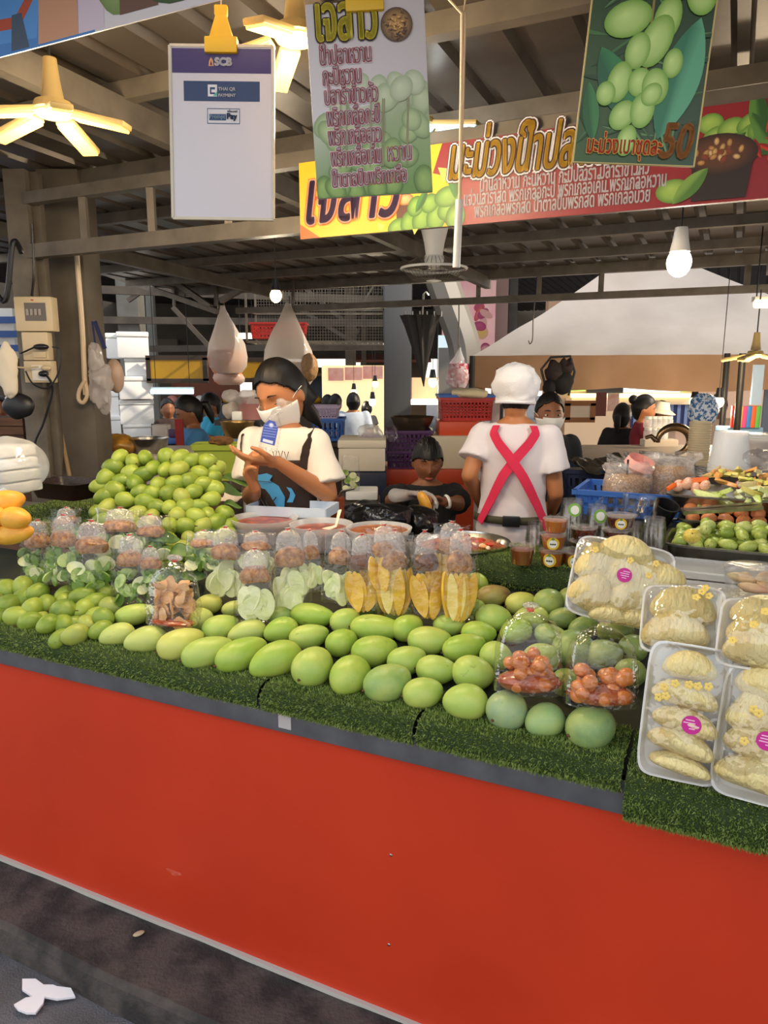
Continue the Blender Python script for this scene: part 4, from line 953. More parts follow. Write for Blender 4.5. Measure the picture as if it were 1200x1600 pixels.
def attr_mat(name, rough=.4):
    m = bpy.data.materials.new(name); m.use_nodes = True; N = m.node_tree.nodes; L = m.node_tree.links; p = N['Principled BSDF']
    a = N.new('ShaderNodeAttribute'); a.attribute_name = 'print'; L.new(a.outputs['Color'], p.inputs['Base Color']); p.inputs['Roughness'].default_value = rough; return m
PRINT = attr_mat('printed_vinyl')
class Print:                                       # inks laid one over another on a sign's face
    def __init__(s, y0=.0012): s.v = []; s.f = []; s.c = []; s.y = y0
    def poly(s, pts, col, step=1):
        s.y += .00006 * step; o = len(s.v); cs = col if isinstance(col, list) else [col] * len(pts)
        for (x, z), c in zip(pts, cs): s.v.append((x, -s.y, z)); s.c.append(lin(c))
        s.f.append(tuple(range(o, o + len(pts))))
    def rect(s, x0, z0, x1, z1, c): s.poly([(x0, z0), (x1, z0), (x1, z1), (x0, z1)], c)
    def ell(s, x, z, a, b_, ang, hi, lo, n=20, clip=None):
        s.y += .00006; o = len(s.v); ca, sa = math.cos(rad(ang)), math.sin(rad(ang))
        s.v.append((x - .15*a, -s.y, z + .25*b_)); s.c.append(lin(hi))
        for k_, cc in ((.6, None), (1, lo)):
            for j in range(n):
                t_ = 2*math.pi*j/n; ex, ez = a*k_*math.cos(t_), b_*k_*math.sin(t_); X, Z = x + ex*ca - ez*sa, z + ex*sa + ez*ca
                if clip: X = min(max(X, clip[0]), clip[2]); Z = min(max(Z, clip[1]), clip[3])
                s.v.append((X, -s.y, Z)); h, l_ = lin(hi), lin(lo); s.c.append(l_ if cc else tuple(.6*p_ + .4*q_ for p_, q_ in zip(h, l_)))
        for j in range(n):
            s.f.append((o, o + 1 + j, o + 1 + (j+1) % n)); s.f.append((o+1+j, o+1+n+j, o+1+n+(j+1) % n, o+1+(j+1) % n))
    def leaf(s, x, z, L_, w_, ang, c1, c2, clip=None):
        ca, sa = math.cos(rad(ang)), math.sin(rad(ang)); pts = []; n = 12
        for sg in (1, -1):
            for k_ in range(n + 1):
                t_ = k_/n if sg == 1 else 1 - k_/n; a, c = L_*t_, sg*w_*math.sin(math.pi*t_)**.8
                X, Z = x + a*ca - c*sa, z + a*sa + c*ca
                if clip: X = min(max(X, clip[0]), clip[2]); Z = min(max(Z, clip[1]), clip[3])
                pts.append((X, Z))
        s.poly(pts, [c1]*(n+1) + [c2]*(n+1))
    def build(s, name, parent):
        me = bpy.data.meshes.new(name); me.from_pydata(s.v, [], s.f); at_ = me.color_attributes.new('print', 'FLOAT_COLOR', 'POINT')
        for i, c in enumerate(s.c): at_.data[i].color = c
        me.materials.append(PRINT); o = bpy.data.objects.new(name, me); COL.objects.link(o); o.parent = parent; return o
def pm(name, col, rough=.45): return MATS.get(name) or mat(name, col, rough)
CLIPY = mat('yellow_clip_plastic', 'e3b416', .4); STR = mat('pale_cord', 'd8c2a6', .8)
def clip_part(parent, z, s_=1.0):
    b = B(); b.box((0, 0, z), (.075*s_, .022, .035*s_)); c = obj('clip', b, CLIPY, parent, bev=.004)
    obj('clip_arm', B().rings([[V((-.028*s_, -.006, z + .016*s_)), V((.028*s_, -.006, z + .016*s_)), V((.028*s_, .006, z + .016*s_)), V((-.028*s_, .006, z + .016*s_))], [V((-.012*s_, -.006, z + .065*s_)), V((.012*s_, -.006, z + .065*s_)), V((.012*s_, .006, z + .065*s_)), V((-.012*s_, .006, z + .065*s_))]]), CLIPY, c, bev=.002)
    obj('clip_loop', B().box((0, 0, z + .075*s_), (.03*s_, .012, .022*s_)), CLIPY, c, bev=.003)
    obj('cord', B().tube([(0, 0, z + .08*s_), (.002, 0, z + .3), (0, 0, z + .42)], .0018, 6), STR, parent)
# --- 1: payment sign
Ys = 1.74
a = at(268, 66, Ys); c = at(432, 66, Ys); d_ = at(358, 342, Ys); W = c.x - a.x; H = a.z - d_.z
ctr_ = at(349, 342, Ys); t = thing('payment_sign', 'white payment sign with purple header hanging from a yellow clip', 'sign', ctr_, (rad(-3), rad(1.0), rad(-1)))
ACR = film('acrylic_sheet', gloss=.1, haze=.0, bump=.02, bs=8)
obj('board', B().box((0, 0, H/2), (W, .004, H)), pm('sign_card', 'd9d3da', .35), t, bev=.0015)
fr = B(); 
for q in (((-W/2, 0, H/2), (.006, .008, H)), ((W/2, 0, H/2), (.006, .008, H)), ((0, 0, 0), (W, .008, .006)), ((0, 0, H), (W, .008, .006))): fr.box(*q)
obj('acrylic_edge', fr, pm('frosted_edge', 'cfc5b0', .2), t)
P_ = Print(.0022); P_.rect(-W*.48, H*.845, W*.48, H*.985, '3a2a66'); P_.rect(-W*.37, H*.685, W*.37, H*.80, '233a66')
P_.rect(-W*.145, H*.555, W*.175, H*.645, '2a4a78'); P_.rect(-W*.138, H*.56, W*.168, H*.64, 'dcd8dc'); P_.rect(-W*.125, H*.575, W*.04, H*.612, '2a4a78')
P_.rect(-W*.135, H*.712, -W*.045, H*.78, 'e8e4ea'); P_.rect(-W*.115, H*.725, -W*.065, H*.765, '233a66'); P_.rect(-W*.10, H*.735, -W*.06, H*.752, 'e8e4ea'); P_.poly([(-W*.085, H*.715), (-W*.045, H*.715), (-W*.045, H*.742)], '58c0a0')
# small flame emblem beside the bank's name
P_.poly([(-W*.125, H*.885), (-W*.075, H*.885), (-W*.082, H*.915), (-W*.10, H*.935), (-W*.118, H*.915)], 'd89a5a'); P_.poly([(-W*.112, H*.89), (-W*.088, H*.89), (-W*.10, H*.92)], '3a2a66')
P_.build('printed_face', t)
WT = pm('white_ink', 'eeeaf0'); NAVY = pm('navy_ink', '233a66')
letter(t, 'SCB', -W*.06, H*.888, W*.16, [(WT, .0014, .0045)]); letter(t, 'THAI QR', -W*.03, H*.745, W*.165, [(WT, .0004, .0045)]); letter(t, 'PAYMENT', -W*.03, H*.71, W*.165, [(WT, .0004, .0045)])
letter(t, 'Prompt', -W*.118, H*.585, W*.15, [(pm('pale_ink', 'b8d4e4'), .0003, .0045)]); letter(t, 'Pay', W*.052, H*.583, W*.095, [(NAVY, .0009, .0045)]); letter(t, 'พร้อมเพย์', W*.055, H*.622, W*.10, [(NAVY, .0002, .0045)])
clip_part(t, H * 1.0, .95)
# --- 2: price list sign
Y2 = 1.58
a = at(476, 4, Y2); c = at(664, 4, Y2); W = (c.x - a.x); b0 = at(586, 306, Y2); H = at(570, -6, Y2).z - b0.z
t = thing('menu_sign', 'white hanging menu sign of red outlined lines over faded green mangoes', 'sign', b0, (rad(-3), rad(-3.2), rad(0)))
obj('board', B().box((0, 0, H/2), (W, .005, H)), pm('sign_board_grey', 'cfc8cb', .4), t, bev=.001)
P_ = Print(.0027); rp = random.Random(4); cl = (-W/2, 0, W/2, H)
P_.poly([(-W/2, 0), (W/2, 0), (W/2, H*.55), (-W/2, H*.40)], ['5f8a3c', '6d9448', 'a9b592', 'c3c6b6'])
for k2 in range(46):
    x, z = rp.uniform(-.48, .48)*W, rp.uniform(.02, .62)*H
    if z > H*(.42 + .45*(x/W + .5)): continue
    f_ = min(1, max(0, z/H*1.5)); hi = [int(p_ + (q_ - p_)*f_) for p_, q_ in zip((150, 182, 92), (214, 218, 200))]; lo = [int(p_ + (q_ - p_)*f_) for p_, q_ in zip((74, 112, 44), (178, 188, 160))]
    P_.ell(x, z, W*rp.uniform(.09, .13), W*rp.uniform(.075, .095), rp.uniform(30, 130), [v/255 for v in hi], [v/255 for v in lo], clip=cl)
for k2 in range(7): x = rp.uniform(-.3, .4)*W; P_.poly([(x, H*.15), (x + W*.012, H*.15), (x + W*.05, H*.5), (x + W*.04, H*.5)], '8c8a66')
P_.ell(W*.26, H*.87, W*.135, W*.135, 0, 'c79a5c', '4a3428', 28)
for k2 in range(40): aa = rp.uniform(0, 6.28); q = rp.uniform(.35, .95)*W*.125; P_.ell(W*.26 + q*math.cos(aa), H*.87 + q*math.sin(aa), W*.018, W*.006, rp.uniform(0, 180), rp.choice(['b58a58', '5a3a2a', '8a6a58', '2e2020']), '3c2a22', 8)
for k2 in range(22): aa = rp.uniform(0, 6.28); q = rp.uniform(0, .45)*W*.125; P_.ell(W*.26 + q*math.cos(aa), H*.875 + q*math.sin(aa), W*.016, W*.008, rp.uniform(0, 180), 'e2b878', 'b5803f', 8)
P_.build('mango_print', t)
PINKW = pm('pale_pink_ink', 'f0e4e8'); REDI = pm('red_ink', 'b5263c'); YELI = pm('yellow_ink', 'e8d43c'); BLK = pm('dark_brown_ink', '32241c')
letter(t, 'เจ้สาว', -W*.41, H*.812, W*.50, [(YELI, .0024, .0058), (BLK, .0052, .0050)], hgt=.118)
for s_, fx, fz, fw in (('น้ำปลาหวาน', -.40, .690, .43), ('กะปิหวาน', -.385, .585, .32), ('ปลาร้าข้าวคั่ว', -.38, .485, .45), ('พริกเกลือกะปิ', -.375, .375, .45), ('พริกเกลือลาว', -.37, .275, .45), ('พริกเกลือเค็ม', -.36, .165, .43), ('หวาน', .13, .175, .20), ('น้ำตาลปิบพริกเกลือ', -.36, .055, .64)):
    letter(t, s_, fx*W, fz*H, fw*W, [(PINKW, .0001, .0058), (REDI, .0015, .0052), (PINKW, .0029, .0044)], arch=.02, hgt=.047 if len(s_) < 16 else .042)
clip_part(t, H * .99, 1.0)
# --- 3: mango photo sign
Y3 = 1.40
b0 = at(988, 258, Y3); W = at(1080, 258, Y3).x - at(900, 258, Y3).x; H = at(1000, -60, Y3).z - b0.z
t = thing('mango_price_sign', 'hanging mango photo sign with orange lettering and the price 50', 'sign', b0, (rad(-4), rad(4.6), rad(-10)))
obj('board', B().box((0, 0, H/2), (W*1.03, .005, H)), pm('sign_edge_yellow', 'c8b070', .5), t, bev=.001)
P_ = Print(.0027); cl = (-W/2, .002, W/2, H); rp = random.Random(9)
P_.poly([(-W/2, .002), (W/2, .002), (W/2, H), (-W/2, H)], ['3c5a2c', '2c4630', '1e3a1e', '26401c'])
for k2 in range(40): P_.leaf(rp.uniform(-.5, .4)*W, rp.uniform(0, .9)*H, W*rp.uniform(.2, .5), W*.02, rp.uniform(0, 180), rp.choice(['3f6a34', '56804a', '223c1c', '6b8f58']), '24421f', cl)
P_.leaf(-W*.38, H*.60, W*.70, W*.14, -62, '2f7a44', '1f5a38', cl); P_.leaf(W*.40, H*.75, W*1.0, W*.17, -103, '5aa07a', '2c7250', cl); P_.leaf(-W*.45, H*.42, W*.5, W*.07, -80, '3c7a40', '245a2c', cl)
P_.poly([(-.01*W, H), (.01*W, H), (.02*W, H*.28), (0, H*.28)], '8a7a3c')
for x, z, a_, b_, an in ((-.34,.92,.13,.10,80), (-.12,.92,.14,.11,90), (.22,.93,.15,.12,75), (.38,.86,.16,.12,100), (.13,.74,.19,.11,80), (-.19,.74,.20,.145,20), (.06,.63,.22,.125,70), (.22,.52,.12,.08,85), (-.08,.58,.15,.10,80), (-.20,.42,.17,.10,80), (-.03,.42,.12,.1,90), (.10,.40,.15,.11,95), (-.14,.25,.13,.10,60), (.02,.28,.15,.10,85), (.08,.36,.1,.08,60), (-.30,.36,.10,.08,90), (-.08,.12,.13,.08,80)):
    P_.ell(x*W, z*H, a_*W, b_*W, an, 'c3dc84', '6f9c34', 22, cl)
P_.build('mango_print', t)
ORI = pm('orange_red_ink', 'e2481c'); YLO = pm('yellow_outline_ink', 'f2c45a'); ORB = pm('bronze_ink', 'b57020')
letter(t, 'มะม่วงเบาชุดละ', -W*.40, H*.052, W*.62, [(ORI, .0005, .0066), (YLO, .0016, .0060)], hgt=.042); letter(t, '50', W*.21, H*.04, W*.24, [(ORB, .0012, .0068), (pm('dark_bronze_ink', '8a4e14'), .0024, .0062)], hgt=.082, shear=.1)
obj('cord', B().tube([(0, 0, H), (0, 0, H + .2)], .0018, 6), STR, t)
# --- front poster along the top left
a = onv(-260, 158, -.02); c = onv(400, -8, -.02); L_ = (c - a).length
t = thing('roof_edge_poster', 'printed poster along the roof edge, blue cloth and an arm on it', 'banner', a, (0, 0, CA)); obj('sheet', B().box((L_/2, 0, .2), (L_, .004, .4)), pm('poster_white', 'dcd6dc', .4), t)
P_ = Print(.0024); 
def U(px): return (onv(px, 92 - .2486*px, -.02) - a).dot(UX)
P_.rect(0, .0, U(150), .4, '4a86cc'); P_.poly([(U(-30), .03), (U(60), .02), (U(75), .15), (U(-20), .16)], '5a9ade'); P_.poly([(U(-40), .06), (U(35), .05), (U(75), .13), (U(85), .4), (U(78), .4), (U(66), .14), (U(30), .075), (U(-40), .085)], 'b8523c'); P_.poly([(U(62), .005), (U(125), .005), (U(130), .3), (U(80), .3)], 'd09a7a'); P_.poly([(U(125), .005), (U(165), .005), (U(170), .3), (U(135), .3)], 'd8c8d8')
P_.poly([(U(20), .005), (U(48), .005), (U(40), .08), (U(25), .08)], '4a5a70'); P_.ell(U(180), .13, .06, .11, 10, 'a3b87a', '6f8a4a'); P_.poly([(U(190), .02), (U(250), .02), (U(240), .3), (U(200), .3)], '6a4a3a'); P_.ell(U(285), .10, .12, .085, 5, '5f8a3c', '2f4a22'); P_.ell(U(360), .1, .1, .085, 0, '587f3a', '2a4420')
P_.build('printed_face', t); obj('hanging_cord', B().tube([(L_*.55, 0, .4), (L_*.55, 0, .62)], .003, 6), STR, t)
# --- red and yellow banner
a = onv(470, 374, TV - .04); c = onv(1330, 296, TV - .04); L_ = (c - a).dot(UX); H = (onv(470, 255, TV - .04) - a).z
t = thing('stall_banner', 'long red and yellow stall banner with Thai lettering wired to the roof truss', 'banner', a, (0, 0, CA)); obj('sheet', B().box((L_/2, 0, H/2), (L_, .004, H)), pm('banner_red', '8e1c26', .4), t); obj('hem_bar', B().box((L_/2, .012, .008), (L_, .016, .016)).box((L_/2, .012, H), (L_, .016, .016)), GALV, t)
def X(px, py=330): return (onv(px, py, TV - .04) - a).dot(UX)
P_ = Print(.0024); xe = X(726, 352); cl = (0, 0, L_, H); rp = random.Random(12)
P_.rect(0, 0, X(660, 357), H, 'e8b61e'); P_.poly([(X(660, 357), 0), (X(700, 354), 0), (X(668), H*.35), (X(716), H*.55), (X(676), H*.66), (X(690), H), (X(655), H)], 'e8b61e')
P_.poly([(0, 0), (X(500), 0), (0, H*.2)], 'd8641e'); P_.poly([(X(482), H*.80), (X(497), H*.62), (X(490), H*.6)], 'c8401e'); P_.poly([(X(488), H*.58), (X(500), H*.52), (X(492), H*.48)], 'c8401e')
for x_, z_, s2 in ((585, .9, .04), (684, .72, .05), (640, .12, .05), (590, .12, .03)): P_.poly([(X(x_), H*z_), (X(x_) + s2, H*z_ - .01), (X(x_) + s2*.4, H*z_ - s2)], 'f4d65a')
P_.rect(X(620), H*.05, X(646), H*.36, '5a2c1c'); P_.ell(X(633), H*.38, .033, .02, 0, 'd8b878', '8a4a24')
for x_, z_, a_, b_, an in ((622,.04,.04,.03,20), (640,.08,.042,.033,80), (660,.12,.048,.036,70), (682,.12,.05,.036,80), (700,.2,.04,.032,30), (650,.28,.036,.03,60), (672,.30,.035,.03,40), (700,.36,.05,.034,10), (712,.1,.045,.035,80)): P_.ell(X(x_), H*z_, a_, b_, an, '8ab24a', '3c6a24', clip=cl)
P_.leaf(X(712), H*.32, .13, .022, 95, '3c7a34', '2a5a24', cl); P_.leaf(X(650), H*.2, .09, .014, 60, '3c7a34', '2a5a24', cl)
for x_, z_, a_, b_, an in ((1100,.82,.035,.028,0), (1112,.66,.04,.034,10), (1135,.72,.042,.036,0), (1120,.50,.046,.036,20), (1145,.56,.045,.036,-10), (1168,.78,.05,.03,20), (1160,.60,.05,.034,60), (1190,.74,.06,.04,30), (1050,.16,.05,.034,0), (1215,.9,.06,.034,30)): P_.ell(X(x_), H*z_, a_, b_, an, 'a8c860', '5a8a34', clip=cl)
for x_, an in ((1165, 60), (1180, 100), (1195, 40), (1210, 120), (1085, 40), (1160, 20), (1230, 60), (1250, 100)): P_.leaf(X(x_), H*rp.uniform(.3, .7), .16, .024, an, '5a8a3c', '2f5a24', cl)
for k2 in range(16): P_.leaf(X(rp.uniform(1165, 1290)), H*rp.uniform(.25, .75), .06, .008, rp.uniform(0, 180), 'c8301e', '8a1a14', cl)
xb = X(1118); P_.poly([(xb - .075, H*.52), (xb - .07, H*.03), (xb + .075, H*.03), (xb + .09, H*.52)], '2a1c18'); P_.ell(xb, H*.50, .10, .055, -3, '6a4028', '2e1a14', 26, cl)
for k2 in range(24): aa = rp.uniform(0, 6.28); q = rp.uniform(0, .85); P_.ell(xb + .08*q*math.cos(aa), H*.51 + .04*q*math.sin(aa), .012, .008, rp.uniform(0, 180), rp.choice(['d8b070', 'c89858', '8a3a24', 'e0c088']), '6a3c20', 8, cl)
P_.leaf(X(1050), H*.02, .13, .025, 45, '7aa04a', '4f7a34', cl)
P_.build('printed_face', t)
GOLD = pm('gold_ink', 'd8a81e'); DKM = pm('dark_maroon_ink', '3c1420'); PUR = pm('purple_ink', '4a2a5a')
letter(t, 'มะม่วงน้ำปลาหวาน', X(703, 270), H*.56, X(1010, 215) - X(703, 270), [(GOLD, .002, .0068), (DKM, .0062, .0060), (WT, .0112, .0052), (DKM, .0140, .0046)], hgt=.185, shear=.12)
for s_, x0, z_, x1 in (('น้ำปลาหวาน กะปิหวาน กะปิปลาร้า ปลาร้าข้าวคั่ว', 750, .375, 1012), ('แจ่วปลาร้าสด พริกเกลือกะปิ พริกเกลือเค็ม พริกเกลือหวาน', 726, .225, 1040), ('พริกเกลือพริกสด น้ำตาลปี๊บพริกสด พริกเกลือบ๊วย', 742, .075, 1016)):
    letter(t, s_, X(x0, 330), H*z_, X(x1, 300) - X(x0, 330), [(WT, .0008, .0050)], hgt=.062)
letter(t, 'เจ๊สาว', X(480, 350), H*.20, X(620, 340) - X(480, 350), [(PUR, .004, .0066), (pm('peach_ink', 'f0b090'), .009, .0060), (pm('orange_ink', 'd8741e'), .013, .0052)], hgt=.26, shear=.15)
# ---------------------------------------------------------------- lamps
LAMPM = mat('lamp_housing', 'b39a62', .4)
def glow(parent, e, col, z=-.05, r_=.08):
    l = bpy.data.lights.new('lamp_light', 'POINT'); l.energy = e; l.color = col; l.shadow_soft_size = r_; o = bpy.data.objects.new('lamp_light', l); COL.objects.link(o); o.parent = parent; o.location = (0, 0, z)
def emat(name, col, s): m = mat(name, col, .4, emit=s); return m
WARM = emat('warm_led', 'ffcb5c', 2.0); COOL = emat('cool_led', 'b4ecff', 2.2); BULBW = emat('bulb_glow', 'fff0d0', 6); BULBO = emat('warm_bulb_glow', 'ffd890', 9)
LEDW = 22
def led_lamp(label, p, r_, blades, m, tilt=18, cord=.3):
    t = thing('folding_led_lamp', label, 'lamp', p, None, 'folding blade lamps under the roof')
    obj('hub', B().lathe([(.001, .035), (r_*.22, .03), (r_*.26, .008), (r_*.22, 0), (.001, 0)], 24), LAMPM, t); obj('hub_light', B().ell((0, 0, .0), (r_*.24, r_*.24, .012), nu=20, nv=8), m, t)
    obj('socket', B().lathe([(.001, .14), (.018, .14), (.022, .09), (.03, .035)], 16), LAMPM, t); obj('cord', B().tube([(0, 0, .13), (0, 0, .14 + cord)], .004, 6), BLACKP, t)
    for an in blades:
        rm = rot(0, 0, an) @ rot(0, tilt, 0); b = B(); b.box((r_*.64, 0, .012), (r_*.74, r_*.26, .016), None); b.v = [rm @ v for v in b.v]; bl = obj('blade', b, LAMPM, t, bev=.006)
        b = B(); b.box((r_*.64, 0, .001), (r_*.70, r_*.22, .008)); b.v = [rm @ v for v in b.v]; obj('blade_light', b, m, bl, bev=.003)
    glow(t, LEDW if m is WARM else 9, (1, .80, .52) if m is WARM else (.85, .95, 1.0), -.08, .15); return t
led_lamp('warm yellow folding blade lamp hanging at the upper left', at(84, 178, 2.2), .215, (-8, -62, -135, 160, 85), WARM, 14, cord=.22)
led_lamp('bright warm folding blade lamp between the payment and menu signs', at(462, 62, 1.98), .21, (172, 110, 40, -40, -110), WARM, 14, cord=.1)
led_lamp('cool white folding blade lamp behind the menu sign', at(655, 200, 2.75), .22, (8, -28, 130, 180, 240), COOL, 8, cord=.12)
def bulb(label, p, wire, m=BULBW, s_=1.0, group='bare bulbs', name='hanging_bulb'):
    t = thing(name, label, 'bulb', p, None, group); obj('glass', B().ell((0, 0, 0), (.036*s_, .036*s_, .042*s_), nu=18, nv=12), m, t)
    obj('socket', B().lathe([(.03*s_, .03*s_), (.024*s_, .06*s_), (.018*s_, .10*s_), (.001, .10*s_)], 14), WHITEP if m is BULBW else BLACKP, t); obj('wire', B().tube([(0, 0, .1*s_), (.003, 0, wire)], .003, 6), BLACKP, t); glow(t, 8*s_, (1, .85, .62) if m is BULBO else (1, .97, .9), -.06, .04); return t
bulb('white hanging bulb below the right end of the banner', at(1061, 410, 2.55), .56, BULBW, 1.1)
bulb('small warm bulb hanging above the girl near the hanging bags', at(431, 462, 4.0), .50, BULBO, .85)
# ceiling fan, pull cord tube
t = thing('orbit_fan', 'white oscillating ceiling fan with a wire guard under the roof', 'fan', at(678, 425, 4.6))
zt_ = zr(2.6) - t.location.z - .07
obj('mount', B().tube([(.0, 0, zt_), (0, -.005, .16), (0, -.01, .09)], [.085, .06, .05], 16), WHITEP, t); obj('motor', B().ell((0, 0, .075), (.06, .06, .05), nu=18, nv=10), WHITEP, t)
g = B(); g.tube([(.195*math.cos(a_), .195*math.sin(a_), .02) for a_ in [2*math.pi*k2/40 for k2 in range(41)]], .008, 8); obj('guard_ring', g, WHITEP, t)
g = B()
for k2 in range(40): a_ = 2*math.pi*k2/40; g.tube([(.04*math.cos(a_), .04*math.sin(a_), -.05), (.13*math.cos(a_), .13*math.sin(a_), -.045), (.195*math.cos(a_), .195*math.sin(a_), .02), (.12*math.cos(a_), .12*math.sin(a_), .075)], .0016, 4)
obj('wire_guard', g, GALV, t); obj('guard_cap', B().lathe([(.001, -.055), (.045, -.053), (.048, -.045), (.001, -.045)], 20), WHITEP, t)
for k2 in range(3):
    b = B(); b.grid(lambda i, j: V((.03 + .135*i, (j-.5)*.10*(1-.3*i), .012*(j-.5)*4*.4)), 8, 4); b.v = [rot(0, 0, 120*k2 + 20) @ v for v in b.v]; o = obj('blade', b, MILKY, t)
t = thing('pull_cord', 'pale cord with white tube ends hanging in front of the banner', 'cord', at(712, 416, 1.9)); p0 = t.location
obj('cord', B().tube([at(722, 20, 1.9) - p0, at(720, 180, 1.9) - p0, at(718, 320, 1.9) - p0], .0035, 6).tube([at(727, 20, 1.9) - p0, at(723, 180, 1.9) - p0, at(718, 320, 1.9) - p0], .003, 6), STR, t)
obj('cord_top', B().tube([at(695, -8, 1.9) - p0, at(724, 24, 1.9) - p0, at(728, -8, 1.9) - p0], .003, 6), STR, t)
obj('tube', B().cyl(at(718, 312, 1.9) - p0, at(713, 418, 1.9) - p0, .0095, .0095, 12), WHITEP, t)
# ---------------------------------------------------------------- market hall behind
HALLM = mat('dark_hall_roof', '3a342d', .7, .2, var='2c2722', vs=2)
roof('ceiling_hall', -16, 2.2, 7.2, 22, lambda v: 4.2 - .05*(v - 7.2), HALLM)
struct('wall_back', B().box((-4, 24, 5.2), (34, .2, 6.4)), mat('hall_gable', '453e36', .8, var='38312a', vs=1.5))
struct('wall_back_low', B().box((-11, 23.8, 1.3), (9, .2, 2.6)), mat('far_wall', '5b5046', .8))
BEAM = mat('hall_steel', '5a5148', .6, .3, var='48413a', vs=6)
for px0, y0, px1, y1, Y in ((140, 452, 620, 470, 9), (150, 500, 640, 505, 10), (120, 405, 600, 440, 9.5), (230, 545, 620, 542, 11)):
    struct('hall_beam', B().bar(at(px0, y0, Y), at(px1, y1, Y), .07, .09), BEAM)
for a, c, Y in (((270, 480), (330, 545), 9), ((400, 440), (560, 540), 10), ((470, 445), (560, 520), 10.5), ((200, 470), (300, 400), 9), ((560, 405), (620, 470), 9)):
    struct('hall_brace', B().bar(at(a[0], a[1], Y), at(c[0], c[1], Y), .05, .05), BEAM)
def hcol(px0, px1, Y, m, ztop=4.4):
    a, c = at(px0, 560, Y), at(px1, 560, Y); return struct('column', B().box(((a.x + c.x)/2, Y, ztop/2), (c.x - a.x, c.x - a.x, ztop)), m, bev=.01)
GCOL = mat('grey_column', '6d6c68', .6, .1, var='5c5b57', vs=4)
hcol(193, 226, 10.2, GCOL); hcol(234, 246, 12, GCOL); hcol(600, 642, 8.0, mat('slate_column', '4e4e50', .6), 2.6); hcol(770, 790, 14, mat('pink_column', 'b8a09a', .6)); hcol(792, 805, 15, GCOL); hcol(540, 556, 14, BEAM); hcol(565, 572, 15, BEAM)
# distant stalls: counters, boards and glowing panels
YELB = mat('yellow_board', 'c39418', .5, var='a87a10', vs=3); DKB = mat('dark_brown_board', '3c2e22', .6); PKB = mat('pink_board', 'e0908a', .5, var='f0c8c0', vs=5); CREAM = mat('glowing_cream_panel', 'f0dfae', .6, emit=.5)  # cream panel's emission stands in for lamplight falling on the stall wall
def panel(name, label, px0, y0, px1, y1, Y, m, cat='sign', th=.05, frame=None, group=None, post=False):
    a, c = at(px0, y1, Y), at(px1, y0, Y); a2 = at(px1, y1, Y); H = c.z - a.z; W = a2.x - a.x
    t = thing(name, label, cat, V(((a.x + a2.x)/2, Y, a.z)), None, group); obj('panel', B().box((0, 0, H/2), (W, th, H)), m, t)
    if frame:
        f = B()
        for q in (((-W/2, 0, H/2), (.05, th*1.3, H)), ((W/2, 0, H/2), (.05, th*1.3, H)), ((0, 0, 0), (W + .05, th*1.3, .05)), ((0, 0, H), (W + .05, th*1.3, .05))): f.box(*q)
        obj('frame', f, frame, t)
    if post: obj('post', B().box((0, th, (H*.5 - a.z)/2), (.08, .05, a.z + H*.5)), DARKM, t)
    return t, W, H
panel('signboard', 'yellow signboard over a far stall left of the orange hanging bag', 234, 559, 322, 595, 8.5, YELB, frame=DKB)
panel('signboard', 'yellow signboard behind the girl and the hanging bags', 372, 562, 425, 594, 8.6, YELB, frame=DKB, post=True)
for k, (x0, x1, y0) in enumerate(((513, 537, 575), (539, 566, 574), (567, 598, 572))): panel('pink_signboard', ['leftmost of three pink boards on the far lit stall', 'middle pink board on the far lit stall', 'right pink board on the far lit stall beside the grey column'][k], x0, y0, x1, y0 + 20, 12.93, PKB, group='pink boards on the far stall')
panel('wall_panel', 'warm glowing back panel of the far stall behind the shoppers', 505, 571, 604, 712, 13, CREAM, 'panel')
t, W, H = panel('poster', 'tall pink and red faintly glowing poster behind the tent corner', 690, 438, 772, 556, 13.5, mat('pink_poster', 'e8a8b4', .5, var='f0d8d0', vs=2.2, emit=.15), 'poster', post=True)  # poster material gives off a weak glow of its own
P_ = Print(.028); rp = random.Random(3)
for k in range(14): P_.ell(rp.uniform(-.4, .4)*W, rp.uniform(.08, .92)*H, W*rp.uniform(.08, .16), W*rp.uniform(.05, .12), rp.uniform(0, 180), rp.choice(['e86a7a', 'f2e0c8', 'c84a8a', 'f0c860', 'f0b0c0']), rp.choice(['d04a5a', 'e8b8a8', 'a83a6a']), 14)
P_.build('printed_face', t)
panel('wall_panel', 'pinkish glowing panel seen between the slate column and the grey wall', 640, 590, 688, 628, 9.5, mat('glowing_peach_panel', 'e0b08a', .6, emit=.25), 'panel')  # panel brightened by emission in its own material
struct('wall_grey', B().box(at(712, 590, 9) + V((0, 0, -.6)), (.42, .08, 1.9)), mat('grey_wall_panel', '8a8580', .7))
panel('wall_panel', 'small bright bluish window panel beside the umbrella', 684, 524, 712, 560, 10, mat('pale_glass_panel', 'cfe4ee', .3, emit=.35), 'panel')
def tubelight(label, px0, px1, y, Y, m=COOL, up=2.2):
    a, c = at(px0, y, Y), at(px1, y, Y); t = thing('tube_light', label, 'lamp', a, None, 'tube lights of the far stalls'); d_ = c - a
    obj('tube', B().cyl((0, 0, 0), d_, .025, n=12), m, t); obj('holder', B().bar((0, .03, .03), d_ + V((0, .03, .03)), .04, .03), WHITEP, t)
    for q in (.1, .9): obj('cord', B().cyl(d_*q + V((0, .03, .03)), d_*q + V((0, .03, .03 + up)), .004, n=6), BLACKP, t)
    return t
tubelight('cool white tube light above the woman in the blue shirt', 236, 302, 612, 7.6); tubelight('tube light over the far stall behind the umbrella tip', 638, 688, 629, 9.2, emat('neutral_tube', 'fff0dc', 6))
tubelight('tube light at the far left behind the hanging bag', 372, 396, 526, 9, emat('soft_tube', 'fff4e0', 4), 1.8)
